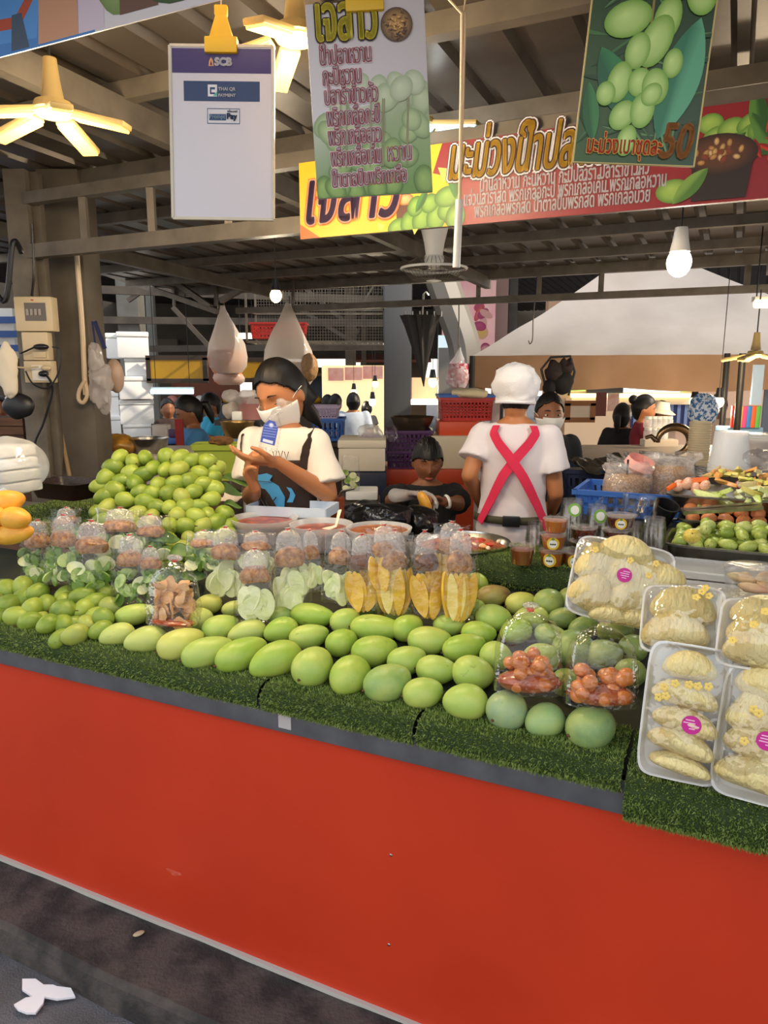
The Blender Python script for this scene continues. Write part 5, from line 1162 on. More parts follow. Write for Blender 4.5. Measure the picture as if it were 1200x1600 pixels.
for px, py, Y, lab, s_ in ((553, 613, 11, 'warm bulb of the far stall, nearest the pink boards', 1.3), (586, 600, 11.5, 'warm bulb under a flat shade at the far stall', 1.3), (582, 628, 10.5, 'round warm bulb beside the slate column', 1.4), (676, 597, 9.0, 'warm bulb by the umbrella tip', 1.5), (900, 598, 9.0, 'warm bulb hanging under the tent on the left', 1.4), (1047, 601, 9.0, 'warm bulb hanging under the tent on the right', 1.4)):
    bulb(lab, at(px, py, Y), 2.3 if px < 700 else .9, BULBO, s_, 'warm bulbs of the far stalls')
FSM = [mat('far_stall_a', '54483c', .8), mat('far_stall_b', '6e5a44', .8), mat('far_stall_c', '7d4a3a', .8), mat('far_stall_d', '46505a', .8)]
for k, (x, wd, hh) in enumerate(((-9.5, 2.4, 2.1), (-6.6, 2.2, 1.7), (-4.2, 1.6, 2.0), (-1.9, 1.7, 1.6), (.2, 1.5, 1.9))):
    t = thing('market_stall', ['dark far stall at the extreme left of the hall', 'brown far stall behind the foam boxes', 'reddish far stall behind the woman in blue', 'slate far stall behind the girl', 'dim far stall behind the slate column'][k], 'stall', V((x, 17, 0)), None, 'far stalls at the back of the hall')
    obj('back_panel', B().box((0, .6, hh/2), (wd, .06, hh)), FSM[k % 4], t); obj('counter', B().box((0, 0, .45), (wd, .7, .9)), FSM[(k + 1) % 4], t, bev=.01); obj('awning', B().box((0, .2, hh), (wd + .2, 1.0, .06), rot(8, 0, 0)), FSM[(k + 2) % 4], t)
    for q in range(5): obj('goods', B().ell((-wd*.4 + wd*.2*q, 0, .97), (.13, .12, .10), nu=12, nv=8), [MATS['cream_foam'] if 'cream_foam' in MATS else FOAM, YELB, PKB, LAMPM, FOAM][(q + k) % 5], t)
# styrofoam boxes in the sun
BXY = 8.5
for k, (x0, y0, x1, y1, dy, rz, lab) in enumerate(((176, 518, 224, 559, 0, 4, 'topmost white foam box of the sunlit stack'), (160, 520, 178, 560, .1, 0, 'slim foam box at the top left of the sunlit stack'), (188, 559, 222, 588, .05, 3, 'second foam box from the top of the sunlit stack'), (178, 588, 230, 624, -.05, 6, 'foam box with a jagged shadow, third from the top'), (163, 612, 180, 652, .1, 0, 'foam box half hidden by the hanging grey plastic'), (180, 625, 232, 663, 0, 5, 'cracked foam box, second from the bottom'), (150, 650, 182, 684, .05, 2, 'bottom left foam box of the sunlit stack'), (186, 663, 228, 690, 0, 4, 'bottom right foam box of the sunlit stack'))):
    a, c = at(x0, y1, BXY + dy), at(x1, y0, BXY + dy); W = c.x - a.x; H = at(x0, y0, BXY + dy).z - a.z; W = at(x1, y1, BXY + dy).x - a.x
    t = thing('foam_box', lab, 'box', V((a.x + W/2, BXY + dy + .2, a.z)), (0, 0, rad(rz + 14)), 'stack of white foam boxes'); obj('box_body', B().box((0, 0, H*.40), (W*.97, .40, H*.80)), FOAM, t, bev=.012); obj('lid', B().box((0, 0, H*.9), (W, .42, H*.19)), FOAM, t, bev=.012)
t = thing('box_pallet', 'low table under the stack of foam boxes', 'table', V((at(195, 690, 8.6).x, 8.7, .1))); obj('top', B().box((0, 0, at(195, 688, 8.5).z - .13), (.9, .6, .05)), DKB, t)
for x in (-.4, .4): obj('leg', B().box((x, 0, (at(195, 688, 8.5).z - .15)/2), (.06, .5, at(195, 688, 8.5).z - .15)), DKB, t)
# electrics on the left post
BEI = mat('aged_white_plastic', 'cbb795', .4)
Yp = 3.50
def elbox(name, label, x0, y0, x1, y1, dep=.07, window=False):
    a = at(x0, y1, Yp); c = at(x1, y0, Yp); W = at(x1, y1, Yp).x - a.x; H = c.z - a.z
    t = thing(name, label, 'electric box', V((a.x + W/2, Yp + .012, a.z)), None); obj('case', B().box((0, 0, H/2), (W, dep, H)), BEI, t, bev=.006)
    if window:
        obj('window', B().box((W*.06, -dep/2 - .001, H*.56), (W*.56, .003, H*.52)), mat('smoked_window', '5a5048', .2), t)
        for k in range(4): obj('breaker', B().box((-W*.14 + k*W*.11, -dep/2 - .004, H*.55), (W*.07, .006, H*.18)), pm('breaker_grey', '9a9088'), t)
        obj('indicator', B().box((0, -dep/2 - .001, H*.90), (.012, .003, .005)), pm('red_plastic', 'b83020'), t)
    return t, W, H
elbox('breaker_box', 'cream breaker box with a smoked window on the left steel post', 29, 464, 87, 518, window=True)
t, W, H = elbox('junction_box', 'cream upper switch box below the breaker box', 39, 519, 79, 563, .055); obj('switch_plate', B().box((.02, -.031, H*.2), (W*.5, .006, H*.22)), BEI, t, bev=.002)
t, W, H = elbox('outlet_box', 'cream outlet box with a black plug on the left post', 42, 564, 85, 598, .06); obj('socket_face', B().box((W*.1, -.033, H*.45), (W*.6, .006, H*.7)), WHITEP, t, bev=.002)
def cable(label, pts, r_=.006, m=BLACKP, name='power_cable', cat='cable'):
    b = B(); P2 = [at(*q) for q in pts]; S_ = []
    for i in range(len(P2) - 1):
        p0, p1, p2, p3 = P2[max(i-1, 0)], P2[i], P2[i+1], P2[min(i+2, len(P2)-1)]
        for k in range(8): u = k/8; S_.append(.5*((2*p1) + (p2-p0)*u + (2*p0-5*p1+4*p2-p3)*u*u + (3*p1-p0-3*p2+p3)*u**3))
    S_.append(P2[-1]); b.tube(S_, r_, 8); return one(name, b, m, label, cat)
def plug(label, px, py, w_=.06, m=BLACKP): 
    b = B(); b.ell((0, 0, 0), (w_*.5, .016, .014), nu=12, nv=8); return one('plug', b, m, label, 'plug', loc=at(px, py, Yp - .04))
plug('black adapter plug in the upper switch box', 64, 542, .075); plug('round black plug in the outlet box', 68, 584, .05); plug('cream plug in the outlet box', 72, 575, .05, BEI)
cable('black power cable hanging from the round plug down the post', [(72, 585, Yp - .06), (81, 600, Yp - .04), (80, 620, Yp - .03), (68, 660, Yp - .03), (55, 690, Yp - .03), (54, 715, Yp - .03)])
cable('thin black cable looping over the switch boxes', [(40, 580, Yp - .04), (52, 600, Yp - .05), (75, 606, Yp - .05), (92, 580, Yp - .05), (93, 548, Yp - .05), (82, 542, Yp - .05)], .004)
cable('thin cable coming in from the left to the adapter', [(32, 552, Yp - .04), (42, 548, Yp - .05), (55, 542, Yp - .05)], .004)
cable('pale wire reaching the outlet box from the left', [(0, 553, Yp - .05), (25, 573, Yp - .05), (60, 573, Yp - .05)], .004, BEI)
cable('white conduit pipe with a hooked end on the dark column', [(119, 385, 3.70), (124, 450, 3.70), (129, 520, 3.70), (132, 585, 3.70), (134, 617, 3.70)], .013, mat('pvc', 'd0b898', .4), 'conduit_pipe', 'pipe')
cable('bent rope-like pipe end below the white conduit', [(133, 594, 3.69), (124, 610, 3.69), (123, 624, 3.69), (130, 629, 3.69), (136, 618, 3.69), (134, 600, 3.69)], .010, MATS['pvc'], 'pipe_hook', 'pipe')
cable('black wire running up the steel post from the breaker box', [(50, 462, Yp), (53, 430, Yp + .03), (52, 390, Yp + .03), (50, 350, Yp + .03)], .006)
cable('bundle of dark wires along the left end of the truss', [(-20, 430, 3.4), (8, 470, 3.4), (20, 380, 3.4), (34, 395, 3.45)], .012)
BAGG = film('grey_bag_film', gloss=.12, haze=.55, bump=.8, bs=20, hcol=(.75, .68, .66)); WBAG = film('white_bag_film', gloss=.06, haze=.60, bump=.5, bs=14, hcol=(.86, .76, .66))
crumple('bundle of crumpled grey plastic bags hanging on the dark column', at(158, 640, 3.72), (.055, .06, .15), BAGG, 'bag_bundle', amp=.45, freq=16, sd=5)
crumple('smooth beige plastic bag beside the crumpled grey bundle', at(182, 614, 3.85), (.045, .05, .085), mat('beige_bag', 'b59a86', .5), 'plastic_bag', amp=.15, freq=10, sd=6)
for px0, px1, lab in ((146, 150, 'left dark blue bag strap above the grey plastic bundle'), (153, 164, 'right dark blue bag strap above the grey plastic bundle')): one('bag_strap', B().bar(at(144 if px0 < 150 else 148, 502, 3.75), at(px1, 545, 3.74), .02 if px0 > 150 else .008, .004, V((0, 1, 0))), mat('navy_strap', '1c2456', .7), lab, 'strap')
crumple('white cloth hanging at the far left edge', at(18, 622, 3.3), (.045, .03, .12), mat('white_cloth', 'd8ccb8', .9), 'hanging_cloth', 'cloth', amp=.3, sd=9)
crumple('black shoulder bag hanging on the left post', at(32, 655, 3.42), (.075, .03, .06), BLACKP, 'shoulder_bag', amp=.25, freq=8, sd=10)
# far left outside: awnings and person in pink, wooden crate
panel('awning', 'blue and white striped awning at the far left edge', -40, 482, 28, 560, 6.5, mat('striped_awning', 'e6e2dc', .7), 'awning')
for k in range(3): a = at(-6, 500 + 22*k, 6.45); b = B().box((a.x, 6.44, a.z), (.5, .02, .055)); one('awning_stripe', b, mat('awning_blue', '3a5a98', .7) if k == 0 else MATS['awning_blue'], ['upper', 'middle', 'lower'][k] + ' blue stripe band of the left awning', 'awning stripe')
t = thing('wooden_crate', 'brown wooden crate stacked at the far left behind the clear food box', 'crate', at(18, 700, 3.9), (0, 0, rad(-6)))
for k in range(4): obj('plank', B().box((0, -.16, .015 + .045*k), (.36, .015, .038)), WOOD, t)
obj('box_inside', B().box((0, .0, .08), (.34, .3, .16)), WOOD, t)
t = thing('stand', 'rough stand under the wooden crate', 'stand', V((at(18, 700, 3.9).x, 3.95, .1))); obj('top', B().box((0, 0, at(18, 700, 3.9).z - .12), (.4, .4, .03)), WOOD, t); obj('post', B().box((0, 0, (at(18, 700, 3.9).z - .13)/2), (.3, .3, at(18, 700, 3.9).z - .135)), WOOD, t)
# clear clamshell box stack, dark tray on the raised turf
t = thing('food_box_bag', 'clear plastic bag full of white foam food boxes on the raised turf', 'bag', at(18, 770, 2.45), (0, 0, CA))
for k in range(4): obj('food_box', B().box((-.02, 0, .022 + .040*k), (.17 - .012*k, .15, .034)), FOAM, t, bev=.008)
b = B(); b.ell((0, 0, .09), (.13, .12, .10), nu=34, nv=22); b.v = [v + noise.noise_vector(v*14)*.014 for v in b.v]; b.v = [V((v.x, v.y, max(v.z, 0))) for v in b.v]; obj('bag_film', b, film('hazy_bag', gloss=.14, haze=.28, bump=.5, bs=16), t)
t = thing('covered_tray', 'dark tray with clear wrap on the raised turf by the column', 'tray', at(108, 776, 2.75), (0, 0, CA)); rs = []
for k_, z in ((.8, 0), (1, .06), (1.03, .062), (.97, .062), (.78, .006)): rs.append([V((x, y, z)) for x, y in (sq(2*math.pi*j/28, .26*k_, .18*k_, .3) for j in range(28))])
obj('tray', B().rings(rs), mat('black_red_tray', '2a1414', .35), t); b = B(); b.grid(lambda i, j: V(((i-.5)*.29, (j-.5)*.20, .066 + .010*noise.noise(V((i*7, j*7, 0))))), 16, 12); obj('wrap', b, CLEAR, t)
cable('thin wooden stick leaning on the column behind the tray', [(96, 680, 3.68), (109, 745, 3.6), (120, 800, 3.5)], .010, mat('pole_wood', '8a6f4c', .7), 'wooden_stick', 'stick')
# ---------------------------------------------------------------- things hanging from the rail
def hang_bag(label, px, y0, y1, wpx, Y, m, fill=None, fcol=None, fl=.45, group='plastic bags hanging from the rail', wide=1.0, sd=0):
    p = at(px, y1, Y); mp = mpp(p); H = (y1 - y0)*mp; W = wpx*mp; t = thing('hanging_bag', label, 'bag', p, (0, 0, rad(R.uniform(-20, 20))), group)
    pr = [(.04, 0), (.34, .02), (.46, .12), (.50, .26), (.44, .45), (.30, .65), (.17, .82), (.07, .95), (.05, 1.0)]
    b = B(); b.lathe([(k*W, z*H) for k, z in pr], 34, sy=.6); b.v = [v + noise.noise_vector(v*12 + V((sd, 0, 0)))*.012*min(1, v.z/H*4 + .2) + V((.05*W*math.sin(v.z/H*3 + sd), 0, 0)) for v in b.v]; obj('bag_film', b, m, t)
    if fill: b = B(); b.lathe([(.001, .01*H), (.32*W, .03*H), (.43*W, .13*H), (.46*W, .26*H), (.40*W, fl*H), (.001, fl*H*1.03)], 26, sy=.56); b.v = [v + noise.noise_vector(v*20)*.008 for v in b.v]; obj('contents', b, fill, t)
    obj('hook', B().tube([(0, 0, H*.98), (.004, 0, H*1.05), (.0, 0.0, H*1.08)], .006, 6), GALV, t); return t
PINKF = mat('pinkish_contents', 'c98a6a', .7, var='b0705a', vs=9); ORF = mat('orange_contents', 'd2742c', .7, var='b85a20', vs=12)
hang_bag('whitish hanging bag with pinkish contents, left of the girl', 354, 482, 585, 62, onv(354, 482, BV).y - .04, WBAG, PINKF, fl=.36, sd=1)
hbo = hang_bag('short orange-filled bag tucked under the pinkish hanging bag', 357, 560, 602, 52, onv(354, 482, BV).y + .12, WBAG, ORF, fl=.8, sd=2)
obj('string', B().cyl((0, 0, .25), (0, -.13, .80), .004, n=6), GALV, hbo)
hang_bag('large white hanging bag right behind the girl\'s head', 455, 478, 606, 86, onv(455, 478, BV).y - .04, WBAG, mat('tan_contents', 'b89468', .8, var='9a7850', vs=20), fl=.3, sd=3)
crumple('tan net-like bag bulging beside the large white hanging bag', at(484, 596, onv(470, 478, BV).y - .12), (.08, .08, .135), mat('tan_bag', 'ad8658', .6, var='8f6a44', vs=40), 'filled_bag', amp=.12, freq=10, sd=12)
hang_bag('small clear hanging bag of red packets by the tent corner', 716, 545, 607, 38, onv(716, 470, BV).y - .02, film('thin_clear_bag', gloss=.1, haze=.3, bump=.6), mat('red_packets', 'b8324a', .6, var='e0c8d0', vs=30, contrast=(.45, .55)), fl=.62, sd=4)
cable('thin cord holding the small bag of red packets', [(q[0], q[1], onv(716, 470, BV).y - .02) for q in ((717, 470), (717, 510), (716, 547))], .005, GALV, 'bag_string', 'cord')
cable('bent wire hook hanging from the rail before the tent', [(q[0], q[1], onv(836, 468, BV).y) for q in ((836, 466), (833, 500), (832, 530), (828, 537), (826, 532))], .005, GALV, 'wire_hook', 'hook')
for px, y0 in ((340, 400), (456, 395)): cable(['thin hanger rod above the pinkish hanging bag', 'thin hanger rod above the large white hanging bag'][px > 400], [(px, y0 + 20, onv(px, 480, BV).y), (px + 1, 450, onv(px, 480, BV).y), (px, 484, onv(px, 480, BV).y)], .006, GALV, 'hanger_rod', 'rod')
t = thing('umbrella', 'folded black umbrella hanging tip down from the rail', 'umbrella', at(662, 604, onv(662, 472, BV).y)); mp = mpp(t.location)
UMB = mat('umbrella_cloth', '2a2524', .6)
b = B(); Hh = 108*mp; rs = []
for q in range(10):
    z = q/9; ring = []
    for j in range(32): a_ = 2*math.pi*j/32; r_ = (.004 + 24*mp*z**1.1)*(1 + .38*math.cos(8*a_ + z)*(z*.8 + .1)); ring.append(V((r_*math.cos(a_) - .04*z, r_*math.sin(a_)*.6, z*Hh)))
    rs.append(ring)
obj('canopy', B().rings(rs), UMB, t); obj('shaft', B().cyl((-.02, 0, Hh*.9), (-.01, 0, Hh*1.25), .008, n=8), STEEL, t); obj('hook_handle', B().tube([(-.01, 0, Hh*1.22), (-.008, 0, Hh*1.28), (.012, 0, Hh*1.32), (.034, 0, Hh*1.27)], .010, 8), STEEL, t)
for k in range(6): obj('rib_tip', B().cyl((-.17 + .064*k, -.03, Hh*.98), (-.17 + .064*k, -.03, Hh*1.05), .006, n=6), STEEL, t)
# wire cage shelf with the red basket
Yc = 8.0; a, c = at(386, 534, Yc), at(600, 534, Yc); top_ = at(386, 432, Yc).z; L_ = c.x - a.x; Hc = top_ - a.z
t = thing('wire_shelf', 'hanging wire cage shelf above the far stalls, behind the girl', 'shelf', a); b = B(); Dc = .6
for z in (0, Hc*.5, Hc):
    b.bar((0, 0, z), (L_, 0, z), .022).bar((0, Dc, z), (L_, Dc, z), .022)
    b.bar((0, 0, z), (0, Dc, z), .022).bar((L_, 0, z), (L_, Dc, z), .022)
for x in (0, L_):
    for y in (0, Dc): b.bar((x, y, 0), (x, y, Hc), .022)
b.bar((L_*.82, 0, Hc*.5), (L_*.98, 0, Hc*1.05), .02); obj('frame', b, GALV, t)
b = B(); n = 46
for k in range(n): x = L_*k/n; b.bar((x, Dc, 0), (x, Dc, Hc), .004)
for k in range(20): z = Hc*k/20; b.bar((0, Dc, z), (L_, Dc, z), .004)
for k in range(24): x = L_*k/24; b.bar((x, 0, .0), (x, Dc, .0), .005)
for k in range(26): x = L_*(.25 + .75*k/26); b.bar((x, -.005, Hc*.52), (x + .03, -.005, Hc), .003)
obj('wire_mesh', b, GALV, t)
for x in (.02, L_*.5, L_ - .02): obj('hanger', B().cyl((x, .3, Hc), (x, .3, Hc + 1.4), .008, n=6), GALV, t)
REDP = mat('red_plastic_basket', 'b32a22', .4)
crate('red plastic basket on the wire shelf behind the large white bag', at(437, 533, 8.15) + V((0, 0, .02)), .58, .3, .16, REDP, 0, 'plastic_basket', rows=3, cols=14, cat='basket')
cable('thick grey ventilation duct running diagonally behind the umbrella', [(688, 430, 8), (705, 480, 8), (725, 540, 8), (728, 600, 8)], .17, mat('duct_metal', '9a948c', .4, .5), 'ventilation_duct', 'duct')
# ---------------------------------------------------------------- boxes and crates at the back of the stall
STYB = mat('cream_foam', 'd8cdbb', .6)
def bx(name, label, px0, y0, px1, y1, Y, m, dep=.4, lid=None, cat='box', rz=0, group=None):
    a, a2 = at(px0, y1, Y), at(px1, y1, Y); H = at(px0, y0, Y).z - a.z; W = a2.x - a.x
    t = thing(name, label, cat, V(((a.x + a2.x)/2, Y + dep/2, a.z)), (0, 0, rad(rz)), group)
    if lid: obj('box_body', B().box((0, 0, H*(1-lid)/2), (W*.97, dep*.97, H*(1-lid))), m, t, bev=.01); obj('lid', B().box((0, 0, H*(1-lid/2)), (W, dep, H*lid)), m, t, bev=.008)
    else: obj('box_body', B().box((0, 0, H/2), (W, dep, H)), m, t, bev=.01)
    return t, W, H
NAVYP = mat('navy_box', '16203e', .5); CORAL = mat('coral_plastic', 'b8401f', .45); PURP = mat('purple_plastic', '4a2458', .45)
fz = .1
bx('foam_box', 'cream foam box on the navy box behind the girl', 528, 688, 603, 737, 4.6, STYB, .4, .25)
bx('cooler_box', 'navy box under the cream foam box', 540, 738, 604, 790, 4.6, NAVYP, .42); bx('base_crate', 'dark crate below the navy box on the floor', 536, 791, 606, 946, 4.6, DKB, .42, cat='crate')
bx('cooler_box', 'large coral red box right behind the seated boy', 596, 734, 740, 919, 5.0, CORAL, .5, .12)
bx('cushion_box', 'cream padded box on the coral box behind the boy', 672, 681, 745, 733, 5.02, mat('cream_vinyl', 'cbbda4', .5, bump=.2, bs=10), .4)
crate('upper purple crate under the steel bowl', at(640, 703, 5.02) + V((0, .2, 0)), 72*.0044, .36, .12, PURP, 0, group='purple crates', cols=10); crate('lower purple crate standing on the coral box', at(640, 734, 5.02) + V((0, .2, 0)), 72*.0044, .36, .12, PURP, 0, group='purple crates', cols=10)
p = at(645, 677, 5.05) + V((0, .15, .005)); t = thing('steel_bowl', 'wide steel bowl on top of the purple crates', 'bowl', p); mp = mpp(p); obj('bowl', B().lathe([(.001, 0), (22*mp, 0), (30*mp, 12*mp), (34*mp, 22*mp), (35*mp, 22.5*mp), (32*mp, 21*mp), (20*mp, 2*mp), (.001, 2*mp)], 36), mat('bronzed_steel', '8a7a66', .3, .9), t)
bx('orange_crate', 'low orange crate under the red crate with a pale label', 686, 659, 748, 681, 5.05, mat('orange_red_crate', 'cf4a22', .45), .36, cat='crate')
crate('tall red crate with cloth on top, left of the white capped vendor', at(730, 658, 5.1) + V((0, .18, 0)), .36, .32, .15, REDP, 0, cols=14, rows=5)
crate('blue crate rim tray sitting on the tall red crate', at(730, 626, 5.1) + V((0, .18, .0)), .37, .33, .03, BLUEP, 0, rows=1, cols=6)
crumple('cream cloth lying on the red crate', at(735, 622, 5.15), (.13, .10, .035), mat('cream_cloth', 'd9c9a6', .9), 'folded_cloth', 'cloth', amp=.3, freq=9, sd=3)
crumple('pile of clear bags left of the purple crates', at(612, 690, 4.95), (.05, .05, .05), CLEAR, sd=7); crumple('clear bag of purple shallots on the foam box', at(578, 690, 4.8), (.085, .07, .055), film('veg_bag', gloss=.1, haze=.35, bump=.6), amp=.3, sd=8)
for k in range(9): one('shallot', B().ell((0, 0, .015), (.018, .018, .018), nu=10, nv=7), mat('shallot_skin', '6a4a78', .5) if k == 0 else MATS['shallot_skin'], 'purple shallot inside the clear bag on the foam box', 'shallot', 'shallots in the clear bag', loc=at(566 + 3.4*k, 688 - 4*(k % 2), 4.8))
p = at(692, 684, 4.7)
# left of the girl: white counter, lime bin, pots
TW = mat('white_counter', 'bfb3a6', .5)
zc_ = at(200, 711, 4.1).z
a, c = at(146, 711, 4.1), at(385, 711, 4.1)
t = thing('prep_table', 'white topped prep table behind the tall mango pile', 'table', V(((a.x + c.x)/2, 4.35, .1))); obj('table_top', B().box((0, 0, zc_ - .12), (c.x - a.x + .1, .6, .04)), TW, t, bev=.004); obj('front', B().box((0, -.26, (zc_ - .14)/2), (c.x - a.x, .03, zc_ - .16)), TW, t)
for x in (-.4, .4): obj('leg', B().box((x, .2, (zc_ - .14)/2), (.04, .04, zc_ - .16)), DARKM, t)
LIME = mat('lime_plastic', '9aa83a', .45, var='8c9a2c', vs=3)
p = at(342, 748, 3.55); mp = mpp(p); p = V((p.x, p.y, p.z)); t = thing('lime_bin', 'lime green rectangular bin behind the mango pile beside the girl', 'bin', p, (0, 0, rad(4))); rs = []
for kx, z in ((30, 0), (33, 46), (37, 47), (38, 55), (35, 56), (32, 54), (29, 3)): rs.append([V((x, y, z*mp)) for x, y in (sq(2*math.pi*j/32, 2*kx*mp, 1.5*kx*mp, .22) for j in range(32))])
obj('bin_body', B().rings(rs), LIME, t); crumple('brown cloth rag on the rim of the lime bin', p + V((.02, -.05, 53*mp)), (.06, .05, .025), mat('brown_rag', '6e4a22', .9), 'rag', 'cloth', amp=.5, freq=22, sd=2)
bs_ = thing('bin_stand', 'dark stand under the lime bin', 'stand', V((p.x, p.y, .1))); obj('top', B().box((0, 0, p.z - .115), (.26, .2, .03)), DKB, bs_); obj('post', B().box((0, 0, (p.z - .13)/2), (.2, .16, p.z - .13)), DKB, bs_)
for px, y0, y1, wpx, m, lab in ((233, 684, 711, 62, STEEL, 'steel cooking pot on the prep table behind the pile'), (372, 659, 684, 52, mat('brass_bowl', 'a08250', .3, .9), 'shallow brass weighing bowl under the black shelf')):
    Yq = 4.2 if px < 300 else 4.15; p = at(px, y1, Yq); mp = mpp(p); t = thing('metal_bowl', lab, 'bowl', p); Wq = wpx/2*mp; Hq = (y1 - y0)*mp; obj('bowl', B().lathe([(.001, 0), (Wq*.7, 0), (Wq*.95, Hq*.6), (Wq, Hq), (Wq*1.05, Hq), (Wq*.95, Hq*.95), (Wq*.68, .004), (.001, .004)], 32), m, t)
crumple('clear bag of yellow pickled vegetables next to the steel pot', at(185, 712, 4.15), (.12, .08, .06), mat('yellow_pickles', 'b8842c', .4, var='8f6420', vs=20, coat=.5), 'pickle_bag', amp=.25, sd=4)
crumple('small reddish clear bag on the yellow pickle bag', at(192, 694, 4.2), (.035, .03, .03), mat('reddish_bag', 'a8584a', .4, coat=.5), 'small_bag', amp=.4, sd=14)
a, c = at(338, 660, 4.3), at(408, 660, 4.3); t = thing('scale_stand', 'black scale stand holding the brass bowl and a shelf', 'stand', V(((a.x + c.x)/2, 4.4, .1))); obj('shelf', B().box((0, 0, a.z - .1), (c.x - a.x, .3, .03)), BLACKP, t)
for x in (-.08, .08): obj('post', B().box((x, .05, (a.z - .1)/2), (.03, .03, a.z - .11)), BLACKP, t)
p = at(393, 657, 4.35); mp = mpp(p); t = thing('bucket', 'dusty pink bucket wrapped with a grey bag on the black shelf', 'bucket', p); obj('bucket_body', B().lathe([(.001, 0), (17*mp, 0), (20*mp, 34*mp), (21*mp, 35*mp), (18*mp, 34*mp)], 26), mat('dusty_pink', 'a8726e', .5), t); b = B(); b.lathe([(20*mp, 26*mp), (23*mp, 38*mp), (15*mp, 46*mp), (.001, 48*mp)], 24); b.v = [v + noise.noise_vector(v*30)*.012 for v in b.v]; obj('bag_cover', b, BAGG, t)
crumple('white plastic bag on the black shelf left of the pink bucket', at(362, 655, 4.4), (.055, .05, .05), WBAG, 'plastic_bag', amp=.4, sd=15); crumple('upper greyish plastic bag above the black shelf', at(362, 630, 4.5), (.055, .05, .04), BAGG, 'plastic_bag', amp=.4, sd=16)
bx('carton', 'small white and red carton on the black shelf', 362, 643, 378, 658, 4.28, WHITEP, .06, cat='carton')
bx('tub_box', 'pale blue tub under the black shelf, left one', 357, 682, 372, 695, 4.35, mat('pale_blue_tub', 'a8c0dc', .5), .08, cat='tub'); bx('tub_box', 'pale blue tub under the black shelf, right one', 378, 682, 392, 694, 4.35, MATS['pale_blue_tub'], .08, cat='tub')
panel('cloth_curtain', 'red cloth hanging beside the woman in the blue shirt', 276, 655, 288, 704, 5.0, mat('red_cloth', '8e2a2a', .9), 'cloth', .02)
# far table goods between
bx('plastic_tub', 'purple plastic tub on the far counter beside the woman in blue', 263, 671, 280, 684, 6.0, PURP, .12, cat='tub'); bx('plastic_tub', 'blue plastic tub below the purple tub', 262, 684, 280, 694, 6.0, BLUEP, .12, cat='tub'); bx('bag_box', 'white bagged goods on the far counter left of the purple tub', 238, 664, 262, 690, 6.0, WBAG, .12, cat='bag')
t = thing('far_counter', 'dark counter of the next stall behind the prep table', 'counter', V((at(250, 690, 6.1).x, 6.2, .1))); zf = at(250, 694, 6.0).z; obj('top', B().box((0, 0, zf - .12), (1.3, .5, .03)), DARKM, t); obj('front', B().box((0, -.22, (zf - .14)/2), (1.25, .03, zf - .15)), DARKM, t)
crate('lilac perforated basket on the blue crate behind the girl', at(503, 655, 5.6) + V((0, .15, 0)), .24, .25, .09, mat('lilac_plastic', 'b0a0c0', .5), 0, name='plastic_basket', cols=10, rows=4, cat='basket')
crate('blue plastic crate under the lilac basket behind the girl', at(512, 690, 5.6) + V((0, .15, 0)), .24, .26, .165, BLUEP, 0, rows=2, cols=6)
t = thing('crate_table', 'plain table under the blue crate behind the girl', 'table', V((at(520, 692, 5.7).x, 5.75, .1))); zf = at(520, 691, 5.6).z; obj('top', B().box((.05, .05, zf - .115), (.6, .5, .03)), DKB, t); obj('base', B().box((.05, .05, (zf - .13)/2), (.5, .4, zf - .13)), DKB, t)
# black garbage bag, jar, box of greens behind the bowls
GARB = mat('garbage_bag', '121214', .25, bump=.9, bs=22, spec=.6)
crumple('shiny black garbage bag in front of the seated boy', at(588, 828, 3.05), (.15, .12, .062), GARB, 'garbage_bag', amp=.35, freq=9, sd=21); crumple('second black plastic bag on the boy\'s lap side', at(640, 834, 3.2), (.12, .10, .06), GARB, 'garbage_bag', amp=.35, freq=9, sd=22)
tbb = thing('low_stool_table', 'low table under the black garbage bags', 'table', V((at(600, 825, 3.1).x, 3.12, .1))); zf = at(640, 834, 3.1).z; obj('top', B().box((.05, .03, zf - .13), (.6, .34, .03)), DKB, tbb); obj('base', B().box((.05, .03, (zf - .14)/2), (.5, .26, zf - .14)), DKB, tbb)
p = at(526, 812, 2.80); mp = mpp(p); t = thing('sauce_jar', 'clear jar of orange chili sauce with a spoon beside the girl\'s elbow', 'jar', p); obj('jar', B().lathe([(.001, 0), (12*mp, 0), (13*mp, 40*mp), (14*mp, 42*mp), (12.5*mp, 41*mp)], 24), CLEARC, t); obj('sauce', B().lathe([(.001, .002), (11.5*mp, .002), (12.3*mp, 36*mp), (.001, 36*mp)], 22), mat('orange_chili', 'b8521e', .4, var='8c3412', vs=80), t); obj('spoon', B().tube([(0, 0, 30*mp), (.02, 0, 44*mp), (.07, 0, 50*mp)], .005, 8), STEEL, t)
p = at(548, 768, 4.0); t = thing('greens_bag', 'tall clear bag of green vegetable slices right of the girl', 'bag', p); b = B(); b.rings(film_rings(.10, .06, .20, SLEEVE, 24, 77), caps=False); obj('bag_film', b, CLEAR, t)
for k in range(8): obj('vegetable_slice', xf(disc_slice(.04, .035, .005), (R.uniform(-.03, .03), R.uniform(-.02, .02), .02 + .012*k), rot(R.uniform(-40, 40), R.uniform(-60, 60), 0)), GRN if k % 2 else WHT, t)
bx('foam_tray_stack', 'pale tray under the clear bag of green slices', 540, 768, 590, 782, 3.98, FOAM, .2, cat='tray'); bx('stand', 'dark stand under the pale tray behind the garbage bag', 538, 783, 594, 1000, 3.98, DKB, .22, cat='stand')
